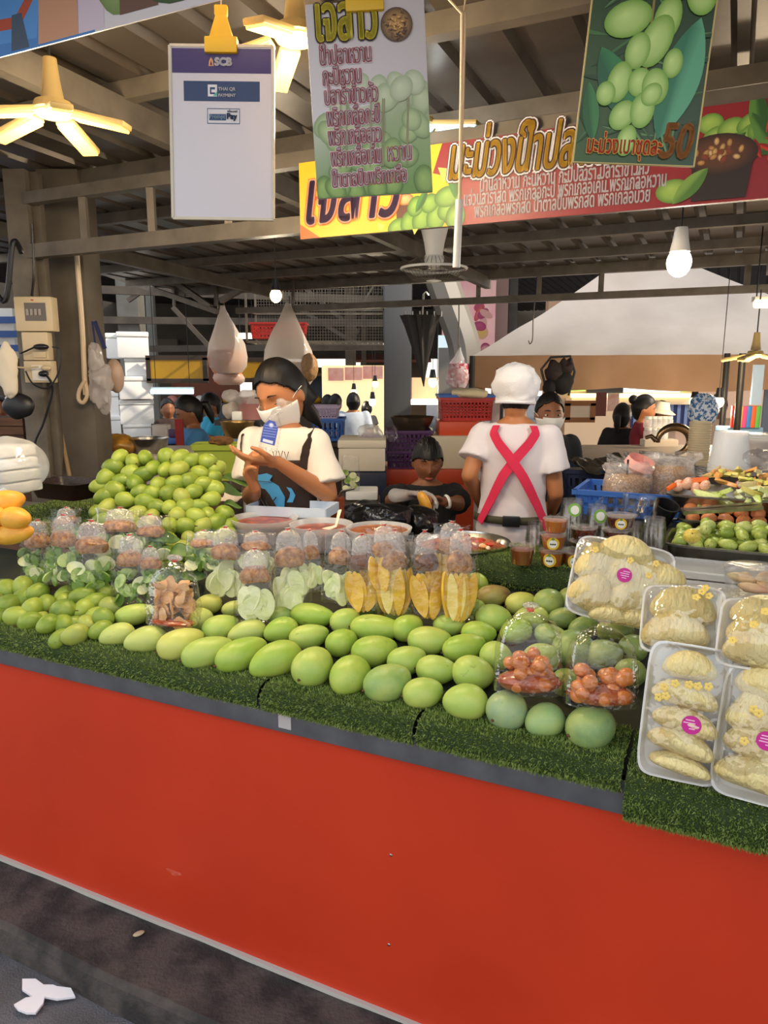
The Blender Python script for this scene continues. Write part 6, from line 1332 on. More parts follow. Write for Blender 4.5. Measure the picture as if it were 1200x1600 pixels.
# ---------------------------------------------------------------- tent
def cloth_mat(name, col, tl=.4, var=None, vs=3):
    m = mat(name, col, .9, var=var, vs=vs); N = m.node_tree.nodes; L = m.node_tree.links; p = N['Principled BSDF']; tr = N.new('ShaderNodeBsdfTranslucent'); tr.inputs[0].default_value = lin(col)
    mx = N.new('ShaderNodeMixShader'); mx.inputs[0].default_value = tl; L.new(p.outputs[0], mx.inputs[1]); L.new(tr.outputs[0], mx.inputs[2]); L.new(mx.outputs[0], N['Material Output'].inputs[0]); return m
TENT = cloth_mat('tent_canvas', 'b5aca6', .25, 'a39a94', 2.2); VAL = cloth_mat('tent_valance', 'c79f7c', .25, 'b88f6c', 3)
A_ = at(738, 556, 6.6); Bq = onz(1330, 502, A_.z) if False else None
du = UX.copy(); LT = 3.6; DT = 3.4
dirt = (at(1200, 512, 6.6 - .55) - A_); dirt.z = 0; dirt.normalize(); dn = V((-dirt.y, dirt.x, 0))
C0, C1 = A_, A_ + dirt*LT; C2, C3 = C1 + dn*DT, A_ + dn*DT; ap = A_ + dirt*(LT*.5) + dn*(DT*.45) ; apz = A_.z + 1.15
ap1 = A_ + dirt*(LT*.42) + dn*(DT*.5); ap1.z = apz
def tentface(p, q, r_, sag=.10, n=16):
    b = B()
    def fn(i, j):
        e = p.lerp(q, i); v = e.lerp(r_, j); s_ = sag*math.sin(math.pi*j)*(.4 + .6*math.sin(math.pi*i)); v = v.copy(); v.z -= s_ + .015*noise.noise(v*2.4)*(1-j); return v
    b.grid(fn, n*2, n); return b
t = thing('market_tent', 'large cream market tent with brown scalloped valance behind the rail', 'tent', A_ + V((0, 0, 0)))
for nm, p, q in (('front_slope', C0, C1), ('right_slope', C1, C2), ('back_slope', C2, C3), ('left_slope', C3, C0)): obj(nm, tentface(p, q, ap1), TENT, t, w=True)
for nm, p, q in (('front_valance', C0, C1), ('right_valance', C1, C2), ('back_valance', C2, C3), ('left_valance', C3, C0)):
    b = B(); b.grid(lambda i, j: p.lerp(q, i) + V((0, 0, -.27*j - .03*abs(math.sin(i*9))*j)) + (dn if nm[0] in 'fb' else dirt)*(.012*math.sin(i*40)*j), 60, 5); obj(nm, b, VAL, t, w=True)
for q in (C0, C1, C2, C3): obj('pole', B().cyl(V((q.x, q.y, 0)) + dirt*.0, V((q.x, q.y, A_.z)), .025, n=10), DARKM, t, w=True)
obj('crossbar', B().bar(C2 - V((0, 0, .12)), C3 - V((0, 0, .12)), .04), DARKM, t, w=True)
cur = B(); cp = A_ + V((.0, .05, -.25)); cur.grid(lambda i, j: cp + V((.13*i, .02*math.sin(i*14), -.75*j)), 14, 6); one('tent_curtain', cur, VAL, 'brown cloth flap hanging at the left corner of the tent', 'curtain')
# dark bundle of hats hanging
p = at(868, 622, 5.8); t = thing('hat_bundle', 'dark bundle of hats and bags hanging under the tent edge', 'bundle', p)
for k, (x, z, r_) in enumerate(((-.02, .20, .075), (.05, .12, .085), (.07, .24, .06), (-.05, .08, .05))): b = B(); b.ell((x, 0, z), (r_, .06, r_*1.1), nu=20, nv=14); b.v = [v*(1 + .15*noise.noise(v*20)) for v in b.v]; obj('hat', b, [mat('dark_brown_hat', '2e2220', .8), mat('black_hat', '171416', .8)][k % 2] if k < 2 else [MATS['dark_brown_hat'], MATS['black_hat']][k % 2], t)
obj('strap', B().tube([(-.07, 0, .05), (-.12, 0, .22), (-.05, 0, .31), (.1, 0, .32), (.14, 0, .2), (.10, 0, .02)], .010, 8), BLACKP, t)
panel('hung_cloth', 'maroon cloth hanging left of the white cap', 775, 575, 798, 618, 5.9, mat('maroon_cloth', '5a2a2c', .9), 'cloth', .02)
# ---------------------------------------------------------------- shops beyond the tent
struct('wall_shop', B().box(V(((at(850, 600, 11.4).x + at(1330, 600, 11.4).x)/2, 11.4, 1.35)), (at(1330, 600, 11.4).x - at(850, 600, 11.4).x, .2, 2.7)), mat('shop_wall_pink', 'c9a792', .8))
t, W, H = panel('menu_screen', 'black screen hung above the drinks counter', 916, 589, 972, 626, 11.2, BLACKP, 'screen', .04)
panel('light_sign', 'green lit sign left of the black screen', 880, 596, 914, 611, 11.2, emat('green_sign', '8ad060', .9), 'sign'); t, W, H = panel('light_sign', 'pale blue lit sign right of the black screen', 974, 597, 1062, 613, 11.2, emat('pale_blue_sign', 'cfe4ec', .8), 'sign'); letter(t, 'ผลไม้ปั่น', -W*.05, H*.3, W*.4, [(pm('sign_green_ink', '4a8a6a'), .004, .03)], hgt=H*.55); panel('light_sign', 'short green lit sign at the right of the pale blue one', 1064, 597, 1085, 612, 11.2, MATS['green_sign'], 'sign')
panel('light_strip', 'long warm light strip above the drinks counter', 892, 615, 1082, 621, 11.15, emat('warm_strip', 'ffe2a8', 3.0), 'lamp', .06)
panel('shop_awning', 'cream awning front under the warm light strip', 892, 621, 1085, 632, 11.2, mat('cream_awning', 'e2cdb0', .7), 'awning')
t, W, H = panel('striped_curtain', 'dark blue striped curtain at the back of the drinks shop', 985, 626, 1086, 668, 11.22, mat('navy_curtain', '2a3a68', .8), 'curtain', .03)
b = B()
for k in range(9): b.box((-W/2 + W*(k + .5)/9, -.02, H/2), (W*.05, .01, H))
obj('pale_stripes', b, mat('pale_stripe', '7484b0', .8), t)
panel('wall_panel', 'cream wall of the drinks shop left of the dark shirted vendor', 880, 622, 955, 700, 11.22, mat('shop_cream', 'c9b096', .7), 'panel'); panel('shelf_unit', 'wooden framed white board on the left of the drinks shop', 886, 630, 925, 656, 7.4, mat('board_white', 'cfc2b4', .6), 'board', .03, frame=mat('board_wood', '8a5a34', .6))
panel('poster', 'small pink and white poster behind the dark shirted vendor', 948, 615, 966, 642, 9.0, mat('small_pink_poster', 'e0a8a0', .6, var='f0e0d8', vs=8), 'poster', .02); panel('shop_door', 'dark doorway with a maroon cloth left in the drinks shop', 930, 613, 946, 650, 9.6, mat('dark_maroon', '4a2020', .8), 'panel', .03)
t = thing('drinks_counter', 'long counter of the drinks shop behind the newspapers', 'counter', V((at(1050, 740, 4.6).x, 4.55, .1))); zf = at(1060, 722, 4.0).z
obj('top', B().box((0, -.1, zf - .13), (1.7, 1.35, .03)), mat('counter_grey', '8a8078', .5), t); obj('front', B().box((0, -.74, (zf - .15)/2), (1.7, .03, zf - .16)), DKB, t)
for x in (-.8, .8): obj('leg', B().box((x, .5, (zf - .15)/2), (.05, .05, zf - .16)), DARKM, t)
for k in range(9): 
    p = at(1012 + 8*(k % 5), 668 + 18*(k // 5), 5.0 - .15*(k//5)); tq = thing('drink_jar', 'small clear jar with a pale lid in the drinks shop row', 'jar', p, None, 'clear jars on the drinks counter'); obj('jar', B().lathe([(.001, 0), (.028, 0), (.03, .05), (.022, .06)], 14), MILKY, tq); obj('lid', B().lathe([(.025, .058), (.025, .075), (.001, .076)], 14), WHITEP, tq)
bx('jar_rack', 'low shelf under the row of clear jars', 1005, 687, 1058, 724, 5.0, TW, .1, cat='shelf')
for k, (px, c_) in enumerate(((1146, 'd83a2a'), (1153, 'e8c83a'), (1160, 'd84a8a'), (1167, '3a7ac8'), (1174, 'd85a2a'), (1181, '58a84a'))): 
    o = one('tumbler', B().lathe([(.001, 0), (.022, 0), (.026, .15), (.001, .15)], 14), TINT, ['red', 'yellow', 'pink', 'blue', 'orange', 'green'][k] + ' tumbler in the row at the right edge', 'tumbler', 'coloured tumblers', loc=at(px, 668, 5.2)); o.color = lin(c_)
bx('tumbler_shelf', 'pale blue shelf under the coloured tumblers', 1136, 668, 1192, 682, 5.2, mat('shelf_blue', '7aa0c0', .5), .2, cat='shelf')
bx('tumbler_cabinet', 'grey cabinet carrying the pale blue tumbler shelf', 1138, 682, 1215, 906, 5.2, mat('cabinet_grey', '7c7874', .6), .3, cat='cabinet')
for px, Y in ((1136, 5.6), (1160, 5.0)): one('tent_pole', B().cyl(V((at(px, 600, Y).x, Y, .1)), V((at(px, 560, Y).x, Y, at(px, 552, Y).z)), .022, n=10), DARKM, ['dark pole at the right of the drinks shop, left one', 'dark pole at the right edge, nearer one'][px > 1150], 'pole')
led_lamp('folding blade lamp glowing beside the right dark pole', at(1180, 556, 4.6), .19, (10, 80, 150, 220, 300), WARM, 10, cord=.25); 
bulb('bright bulb between the two dark poles at the right', at(1085, 628, 7.0), .9, BULBO, 1.3, 'warm bulbs of the far stalls'); bulb('warm bulb by the right dark pole', at(1123, 628, 5.3), .9, BULBO, 1.0, 'warm bulbs of the far stalls')
tubelight('warm tube light at the right edge below the rail', 1180, 1230, 475, 4.6, emat('edge_tube', 'ffe6b0', 4), .42); 
t, W, H = panel('blue_banner', 'pale blue hanging cloth at the right edge near the dark pole', 1172, 570, 1188, 632, 5.2, mat('pale_blue_cloth', '9ab0cc', .8), 'cloth', .02)
panel('plastic_curtain', 'pale clear curtain right of the folding lamp', 1186, 600, 1215, 700, 6.5, mat('dull_blue_panel', '7a8aa0', .6), 'panel', .02)
# litter on the ground
b = B(); pts = []
for k in range(18): a_ = 2*math.pi*k/18; r_ = .055*(1 + .45*math.sin(3*a_ + 1) + .25*math.cos(5*a_)); pts.append(V((r_*math.cos(a_), r_*.8*math.sin(a_), .004 + .01*abs(math.sin(2*a_)))))
b.prism(pts, (0, 0, .006)); one('torn_paper', b, mat('white_paper', 'e6e4ec', .8), 'torn white paper scrap on the dark asphalt', 'litter', loc=onz(64, 1562, .002)); 
b = B(); b.ell((0, 0, .005), (.016, .009, .004), nu=12, nv=6); one('dry_leaf', b, mat('pale_leaf', 'b8a888', .8), 'small pale dry leaf on the kerb', 'litter', loc=onz(217, 1461, .083), rotation=(0, 0, .6))
# ---------------------------------------------------------------- people
def fuse(b, vox, it=6, fac=.5):
    me = bpy.data.meshes.new('fuse'); me.from_pydata([tuple(v) for v in b.v], [], b.f)
    bm = bmesh.new(); bm.from_mesh(me); bmesh.ops.recalc_face_normals(bm, faces=bm.faces); bm.to_mesh(me); bm.free()
    o = bpy.data.objects.new('fuse', me); COL.objects.link(o)
    r_ = o.modifiers.new('r', 'REMESH'); r_.mode = 'VOXEL'; r_.voxel_size = vox
    if it: s_ = o.modifiers.new('s', 'SMOOTH'); s_.factor = fac; s_.iterations = it
    dg = bpy.context.evaluated_depsgraph_get(); ev = bpy.data.meshes.new_from_object(o.evaluated_get(dg))
    q = B(); q.add([v.co.copy() for v in ev.vertices], [tuple(p.vertices) for p in ev.polygons])
    bpy.data.objects.remove(o); bpy.data.meshes.remove(me); bpy.data.meshes.remove(ev); return q
def limb(b, pts, rr, n=14):
    pts = [V(p) for p in pts]
    for i in range(len(pts) - 1): b.cyl(pts[i], pts[i+1], rr[i], rr[i+1], n)
    for p, r_ in zip(pts, rr): b.ell(p, (r_, r_, r_), nu=14, nv=8)
def gz(x, s): return math.exp(-(x/s)**2)
def head_fn(fem=True, grow=0.0):
    def fn(p):
        x, y, z = p.x*.074, p.y*.093, p.z*.114
        if p.z < 0:
            t = -p.z; x *= 1 - .33*t**1.5; y *= (1 - .04*t) if p.y < 0 else (1 - .42*t)
        if p.y < 0 and not grow:
            y -= .021*gz(x, .011)*gz(z + .022, .017) + .010*gz(x, .009)*gz(z - .002, .022)
            y += .008*gz(abs(x) - .031, .015)*gz(z - .012, .011); y -= .004*gz(z - .034, .010)*gz(x, .05)
            y -= .006*gz(x, .020)*(gz(z + .054, .006) + gz(z + .066, .007)); y += .003*gz(x, .02)*gz(z + .060, .003); y -= .007*gz(x, .022)*gz(z + .094, .015); y -= .004*gz(abs(x) - .042, .02)*gz(z + .02, .025)
        q = V((x, y, z)); return q*(1 + grow)
    return fn
def add_head(b, c, Rm, s):
    h = B(); h.ell((0, 0, 0), (1, 1, 1), None, 44, 34, head_fn()); b.add([c + Rm @ (v*s) for v in h.v], h.f)
    for sx in (-1, 1): e = B(); e.ell((sx*.073, .010, -.006), (.010, .020, .031), rot(0, 0, sx*15), 12, 8); b.add([c + Rm @ (v*s) for v in e.v], e.f)
def hair_part(name, c, Rm, s, cond, m, parent, grow=.10, bump=.003, off=(0, .004, .006)):
    h = B(); h.ell((0, 0, 0), (1, 1, 1), None, 120, 96, head_fn(True, grow)); keep = [f for f in h.f if len(f) == 4 and all(cond(h.v[i]) for i in f)]
    q = B(); q.add([c + Rm @ ((v + V(off) + V((0, 0, bump*noise.noise(V((v.x*160, v.y*30, v.z*20))))))*s) for v in h.v], keep)
    o = obj(name, q, m, parent, w=True, weld=True); bm = bmesh.new(); bm.from_mesh(o.data); bmesh.ops.delete(bm, geom=[v for v in bm.verts if not v.link_faces], context='VERTS'); bm.to_mesh(o.data); bm.free()
    sd = o.modifiers.new('thick', 'SOLIDIFY'); sd.thickness = .012*s; sd.offset = -1; return o
def add_hand(b, wr, d, n, s=1.0, curl=35, thumb=1, spread=5):
    """hand from the wrist along d, palm facing n; thumb = side of the palm it leaves (+1/-1)"""
    d = V(d).normalized(); n = V(n); n = (n - d*n.dot(d)).normalized(); sd = d.cross(n)*thumb; wr = V(wr)
    limb(b, [wr, wr + d*.02*s], [.021*s, .021*s], 10)
    for k in range(4):
        w_ = (.027 - .018*k)*s; a0 = wr + d*.018*s + sd*w_*.6; a1 = wr + d*(.088 - .004*abs(k - 1))*s + sd*w_; limb(b, [a0, a1], [.0125*s, .0105*s], 8)
        L_ = (.074, .083, .077, .060)[k]*s; ang = rad(curl*(.6 + .08*k)); p = a1; dd = (d + sd*rad(spread)*(1.5 - k)*.5).normalized(); rr = [.0095*s, .0088*s, .0078*s, .0065*s]
        for q in range(3):
            dd = (Quaternion(d.cross(n).normalized(), ang) @ dd).normalized(); e = p + dd*L_*(.45, .31, .24)[q]; limb(b, [p, e], [rr[q], rr[q+1]], 8); p = e
    t0 = wr + d*.020*s + sd*.020*s; t1 = t0 + (d*.6 + sd*.75 + n*.25).normalized()*.038*s; t2 = t1 + (d*.85 + sd*.30 + n*.45).normalized()*.030*s; t3 = t2 + (d*.95 + n*.3).normalized()*.022*s
    limb(b, [t0, t1, t2, t3], [.014*s, .0115*s, .0095*s, .0075*s], 8)
SKIN = mat('skin_tan', 'b5764a', .5, sss=.06); SKIND = mat('skin_brown', '8a5636', .5, sss=.05); HAIR = mat('black_hair', '0f0c0b', .48, var='17110f', vs=90, spec=.35); LASH = mat('dark_lash', '1a120e', .6); LIP = mat('lip', '9a4a40', .5)
def TR(z, rx, ry, ox=0, oy=0): return (z, rx, ry, ox, oy)
TORSO = [(.47, .150, .105), (.53, .168, .118), (.58, .155, .110), (.63, .142, .100), (.69, .148, .105), (.75, .160, .108), (.79, .165, .098), (.82, .150, .082), (.845, .095, .066), (.86, .060, .056)]
class Person:
    def __init__(s, label, hp, H=None, yaw=0, hrot=(0, 0, 0), build=1.0, hs=1.0, floor=.1, sit=None, lean=(0, 0), name='person', skin=None):
        """hp: head centre in the world; H: standing height; yaw turns the front (-y); hrot: extra yaw, pitch (down +), roll of the head"""
        s.hp = V(hp); s.H = H or (s.hp.z - floor)/.925; s.yaw = rad(yaw); s.k = s.H/1.6*build; s.sit = sit; s.skin = skin or SKIN; s.hs = hs; s.build = build
        s.base = V((s.hp.x - lean[0], s.hp.y - lean[1], s.hp.z - .925*s.H)); s.lean = V((lean[0], lean[1], 0)); s.root_z = floor
        s.t = thing(name, label, 'person', V((s.base.x, s.base.y, floor))); s.Rz = Mx.Rotation(s.yaw, 3, 'Z')
        s.Rh = Mx.Rotation(s.yaw + rad(hrot[0]), 3, 'Z') @ Mx.Rotation(rad(hrot[1]), 3, 'X') @ Mx.Rotation(rad(hrot[2]), 3, 'Y'); s.b = B()
    def cen(s, z): f = max(0, (z - .5)/.4); return s.base + V((0, 0, z*s.H)) + s.lean*f**1.3
    def ring(s, z, rx, ry, grow=0, n=28, a0=0, a1=2*math.pi, close=True):
        c = s.cen(z); m = n if close else n + 1
        return [c + s.Rz @ V(((rx*s.k + grow)*math.cos(a), (ry*s.k + grow)*math.sin(a), 0)) for a in (a0 + (a1 - a0)*q/n for q in range(m))]
    def sh(s, sx): return s.cen(.805) + s.Rz @ V((sx*.158*s.k, 0, 0))
    def loc(s, x, y, z): return s.cen(z) + s.Rz @ V((x*s.k, y*s.k, 0))
    def body(s, arms, hands, vox=.006, legs=True, it=5):
        """arms: [(elbow, wrist)] for sx = -1 (left in its own frame) and +1; hands: [(dir, palm normal, curl, thumb, size)]"""
        b = s.b; s.arms = arms; b.rings([s.ring(*r_) for r_ in TORSO]); k = s.k
        limb(b, [s.cen(.835), s.cen(.87), s.hp - s.Rh @ V((0, -.02, .06))*s.hs], [.058*k, .052*k, .05*k])
        add_head(b, s.hp, s.Rh, s.hs*1.0)
        for sx, (el, wr), hd in zip((-1, 1), arms, hands):
            S_ = s.sh(sx); limb(b, [S_, S_.lerp(el, .5), el, V(el).lerp(wr, .35), wr], [.055*k, .048*k, .040*k, .038*k, .025*k])
            if hd: add_hand(b, wr, *hd[:2], s=hd[4] if len(hd) > 4 else 1.0, curl=hd[2], thumb=hd[3])
        if s.sit: 
            for sx in (-1, 1): hip = s.loc(sx*.085, -.02, .50); kn = hip + s.Rz @ V((sx*.05, -.40*k, .03)); an = kn + V((0, .05, -(kn.z - s.root_z) + .07)); limb(b, [hip, kn, an], [.085*k, .06*k, .04*k]); limb(b, [an, an + s.Rz @ V((0, -.14, -.03))], [.038, .03])
        else:
            for sx in (-1, 1): hip = s.loc(sx*.085, 0, .50); kn = s.loc(sx*.085, -.01, .28); an = s.loc(sx*.08, .01, .05); limb(b, [hip, kn, an], [.088*k, .058*k, .040*k]); limb(b, [an, an + s.Rz @ V((0, -.14, -.03))], [.038, .028])
        q = fuse(b, vox, it); s.bo = obj('body', q, s.skin, s.t, w=True, ang=80); return s
    def shirt(s, m, sl=.55, grow=.012, z0=.46, z1=.85, vox=.009, wr=.006, name='shirt', flare=1.25, freq=9):
        b = B(); rr = [r_ for r_ in TORSO if z0 - .02 <= r_[0] <= z1]; b.rings([s.ring(*r_, grow=grow) for r_ in rr])
        for sx, (el, wr_) in zip((-1, 1), s.arms):
            S_ = s.sh(sx); e = S_.lerp(V(el), min(sl, 1)); limb(b, [S_, S_.lerp(e, .5)], [.062*s.k + grow*.6, .058*s.k + grow]); b.cyl(S_.lerp(e, .4), e, .058*s.k + grow, .050*s.k*flare + grow, 18)
            if sl > 1: limb(b, [el, V(el).lerp(V(wr_), sl - 1)], [.046*s.k + grow, .036*s.k + grow])
        q = fuse(b, vox, 3); q.v = [v + noise.noise_vector(v*freq)*wr + noise.noise_vector(v*freq*2.7)*wr*.4 for v in q.v]; return obj(name, q, m, s.t, w=True, ang=80)
    def trousers(s, m, grow=.014):
        b = B(); b.rings([s.ring(*r_, grow=grow) for r_ in TORSO if r_[0] < .57])
        for sx in (-1, 1):
            if s.sit: hip = s.loc(sx*.085, -.02, .50); kn = hip + s.Rz @ V((sx*.05, -.40*s.k, .03)); an = kn + V((0, .05, -(kn.z - s.root_z) + .09))
            else: hip = s.loc(sx*.085, 0, .50); kn = s.loc(sx*.085, -.01, .28); an = s.loc(sx*.08, .01, .07)
            limb(b, [hip, kn, an], [.095*s.k, .07*s.k, .055*s.k])
        return obj('trousers', fuse(b, .012, 3), m, s.t, w=True, ang=80)
    def hp_(s, x, y, z): return s.hp + s.Rh @ (V((x, y, z))*s.hs)
    def face(s, closed=True, mask=None, lips=True, m=None):
        for sx in (-1, 1):
            b = B(); b.tube([s.hp_(sx*x, -.0885 + .35*(x - .03)**2*30 + (.022 if x > .043 else .004 if x > .036 else 0)*.6, .034 + z) for x, z in ((.014, -.002), (.024, .003), (.036, .004), (.046, -.001))], [.002, .003, .0026, .0012], 8); obj('eyebrow', b, LASH, s.t, w=True)
            if closed: b = B(); b.tube([s.hp_(sx*x, y, z) for x, y, z in ((.018, -.0795, .007), (.026, -.0815, .0035), (.035, -.078, .0035), (.044, -.069, .0075))], [.0012, .0022, .0022, .001], 8); obj('eyelashes', b, LASH, s.t, w=True)
            else:
                b = B(); b.ell((0, 0, 0), (.0125, .006, .0055), None, 14, 8); b.v = [s.hp_(sx*.031 + v.x, -.076 + v.y, .010 + v.z) for v in b.v]; obj('eye', b, mat('eye_white', 'e4dcd4', .3), s.t, w=True); b = B(); b.ell((0, 0, 0), (.0052, .003, .0052), None, 12, 8); b.v = [s.hp_(sx*.031 + v.x, -.0812 + v.y, .010 + v.z) for v in b.v]; obj('iris', b, LASH, s.t, w=True)
        if lips and not mask: b = B(); b.ell((0, 0, 0), (.022, .006, .0075), None, 16, 8); b.v = [s.hp_(v.x, -.0905 + v.y + abs(v.x)**2*22, -.060 + v.z) for v in b.v]; obj('lips', b, LIP, s.t, w=True)
        if mask:
            h = B(); h.ell((0, 0, 0), (1, 1, 1), None, 48, 36, head_fn(True, .001)); q = B()
            vs = []
            for v in h.v: o_ = .012 + .020*gz(v.x, .028)*gz(v.z + .03, .035); nrm = V((v.x*1.4, v.y, v.z*.3)).normalized(); vs.append(v + nrm*o_)
            keep = [f for f in h.f if len(f) == 4 and all(h.v[i].y < -.012 and -.098 < h.v[i].z < .008 - .25*max(0, abs(h.v[i].x) - .02) for i in f)]
            q.add([s.hp_(*v) for v in vs], keep); o = obj('face_mask', q, mask, s.t, w=True, weld=True); bm = bmesh.new(); bm.from_mesh(o.data); bmesh.ops.delete(bm, geom=[v for v in bm.verts if not v.link_faces], context='VERTS'); bm.to_mesh(o.data); bm.free(); sd = o.modifiers.new('t', 'SOLIDIFY'); sd.thickness = .002
            for sx in (-1, 1): obj('ear_loop', B().tube([s.hp_(sx*.066, -.035, -.005), s.hp_(sx*.079, -.01, .012), s.hp_(sx*.083, .018, .018)], .0015, 6), mask, s.t, w=True)
def hl(*pts):
    def f(v):
        a = abs(math.degrees(math.atan2(v.x, -v.y)))
        for (a0, z0), (a1, z1) in zip(pts, pts[1:]):
            if a <= a1: u = (a - a0)/(a1 - a0); u = u*u*(3 - 2*u); return v.z > z0 + (z1 - z0)*u
        return v.z > pts[-1][1]
    return f
HL_F = hl((0, .080), (35, .064), (60, .036), (78, .005), (95, -.02), (112, -.10), (181, -.10)); HL_B = hl((0, .036), (40, .036), (65, .022), (82, -.0), (98, -.025), (130, -.05), (181, -.07))
MASKW = mat('white_mask', 'e8e4de', .8); WTEE = mat('white_tee', 'e2d9ce', .9, bump=.08, bs=60); BTEE = mat('black_tee', '18181a', .9); DPANT = mat('dark_trousers', '1d1c20', .9)
def back_hair(x0=.0): return lambda v: v.z > .062 or (v.y > -.028 + x0 and v.z > -.075) or (v.z > .035 and v.y > -.055)
# --- girl in the brown apron
GY = 2.82
g = Person('girl in white tee and brown apron with face mask, looking down at a small bottle', at(441, 617, GY), yaw=-24, hrot=(-8, 26, -6), build=.92, hs=1.10)
eR = at(513, 772, GY - .10); wR = at(434, 722, GY - .26); eL = at(392, 775, GY - .06); wL = at(398, 762, GY - .24)
g.body([(eL, wL), (eR, wR)], [(at(386, 735, GY - .27) - wL, V((.8, -.2, .3)), 50, 1, .98), (at(396, 720, GY - .28) - wR, V((-.2, .3, 1)), 26, -1, 1.05)], .0042, it=4)
g.shirt(WTEE, .80, .014, wr=.006, flare=1.55)
g.trousers(DPANT); g.face(True, MASKW)
hair_col = HAIR
hair_part('hair', g.hp, g.Rh, g.hs, HL_F, HAIR, g.t, .10, .0015)
b = B(); p0 = g.hp_(.03, .07, .02); b.tube([g.hp_(.0, .06, .05), g.hp_(.02, .065, .0), g.hp_(.035, .07, -.06), at(475, 636, GY + .05), at(489, 650, GY + .07), at(503, 668, GY + .09)], [.03, .045, .045, .038, .028, .004], 20, flat=.9); obj('long_hair', b, HAIR, g.t, w=True)
b = B(); b.tube([g.hp_(-.05, -.03, .07), g.hp_(-.075, -.02, .03), g.hp_(-.078, -.012, -.02), g.hp_(-.07, .0, -.06)], [.012, .016, .013, .004], 10); obj('hair_strand', b, HAIR, g.t, w=True)
APR = mat('brown_apron', '33221d', .85, bump=.06, bs=80)
def wrap_sheet(P, rows_, name, m, n=20, parent=None):
    b = B(); b.rings([P.ring(z, rx, ry, gr, n, rad(a0), rad(a1), close=False) for z, rx, ry, gr, a0, a1 in rows_], close=False); o = obj(name, b, m, parent or P.t, w=True); sd = o.modifiers.new('t', 'SOLIDIFY'); sd.thickness = .004; return o
wrap_sheet(g, [(.36, .168, .130, .032, -165, -10), (.47, .160, .118, .030, -172, -4), (.55, .166, .118, .030, -168, -6), (.62, .146, .105, .030, -165, -8), (.68, .150, .108, .028, -160, -12), (.73, .158, .112, .027, -152, -20), (.765, .160, .110, .026, -146, -28), (.772, .160, .109, .026, -144, -30)], 'apron', APR)
apr = [o for o in g.t.children if o.name.startswith('apron')][0]
def strap_on(P, pts, wd, name, m, parent=None, gr=.022):
    """a band laid over the torso; pts = (height, angle, extra) on the body's own rings"""
    def rad_at(z):
        for a_, c_ in zip(TORSO, TORSO[1:]):
            if a_[0] <= z <= c_[0]: f = (z - a_[0])/(c_[0] - a_[0]); return a_[1] + (c_[1] - a_[1])*f, a_[2] + (c_[2] - a_[2])*f
        return TORSO[-1][1], TORSO[-1][2]
    L_ = []; R_ = []; C = []
    for z, a, e in pts: rx, ry = rad_at(z); c = P.cen(z); C.append((c + P.Rz @ V(((rx*P.k + gr + e)*math.cos(rad(a)), (ry*P.k + gr + e)*math.sin(rad(a)), 0)), c))
    b = B(); rs = []
    for i, (p, c) in enumerate(C):
        tg = (C[min(i+1, len(C)-1)][0] - C[max(i-1, 0)][0]).normalized(); nr = p - c; nr.z = .25*nr.length if p.z > P.cen(.80).z else 0; nr.normalize(); sd = tg.cross(nr).normalized(); rs.append([p - sd*wd/2, p + sd*wd/2, p + sd*wd/2 + nr*.004, p - sd*wd/2 + nr*.004])
    b.rings(rs); return obj(name, b, m, parent or P.t, w=True)
def dense(pts, n=5):
    out = []
    for p, q in zip(pts, pts[1:]): out += [tuple(a + (c - a)*k/n for a, c in zip(p, q)) for k in range(n)]
    return out + [pts[-1]]
strap_on(g, dense([(.75, -40, .010), (.78, -40, .012), (.80, -38, .016), (.825, -25, .016), (.84, 10, .016)]), .035, 'apron_strap', APR, None)
strap_on(g, dense([(.75, -138, .010), (.78, -138, .012), (.80, -142, .016), (.825, -155, .016)]), .035, 'apron_strap', APR, None)
BLUPR = mat('blue_print', '4aa0d8', .7)
def on_ring(P, z, a, gr, rx=.152, ry=.110): c = P.cen(z); return c + P.Rz @ V(((rx*P.k + gr)*math.cos(rad(a)), (ry*P.k + gr)*math.sin(rad(a)), 0))
def pz(z): return .645 + (z - .50)*.85
def pot(pts, gr, m, nm, par):
    b = B(); b.poly([on_ring(g, pz(z), a, gr) for a, z in pts]); return obj(nm, b, m, par, w=True)
pot([(-122, .50), (-124, .54), (-118, .575), (-110, .590), (-116, .603), (-112, .612), (-100, .606), (-88, .612), (-80, .606), (-84, .592), (-72, .577), (-64, .545), (-66, .50)], .0345, BLUPR, 'pot_print', apr)
pot([(-62, .575), (-55, .57), (-50, .55), (-54, .53), (-62, .53), (-58, .545), (-57, .558)], .0345, BLUPR, 'pot_handle_print', apr)
b = B(); b.tube([on_ring(g, pz(.588), a, .036) for a in range(-112, -78, 4)], .0012, 5); obj('print_line', b, BLK, apr, w=True)
for k in range(5): b = B(); a_ = -112 + 8.5*k; b.tube([on_ring(g, pz(.515 + .02*q), a_ + (4*math.sin(q*2 + k)), .0365) for q in (0, .5, 1, 1.5)], .0022, 5); obj('print_stroke', b, BLK, apr, w=True)
for k, (a_, z_) in enumerate(((-78, .785), (-70, .787), (-62, .785))): b = B(); b.tube([on_ring(g, z_ + .008, a_ - 3, .0225, .160, .110), on_ring(g, z_ - .010, a_, .0235, .160, .110), on_ring(g, z_ + .008, a_ + 3, .0225, .160, .110)], .0016, 5); obj('tee_print', b, BLK, g.t, w=True)
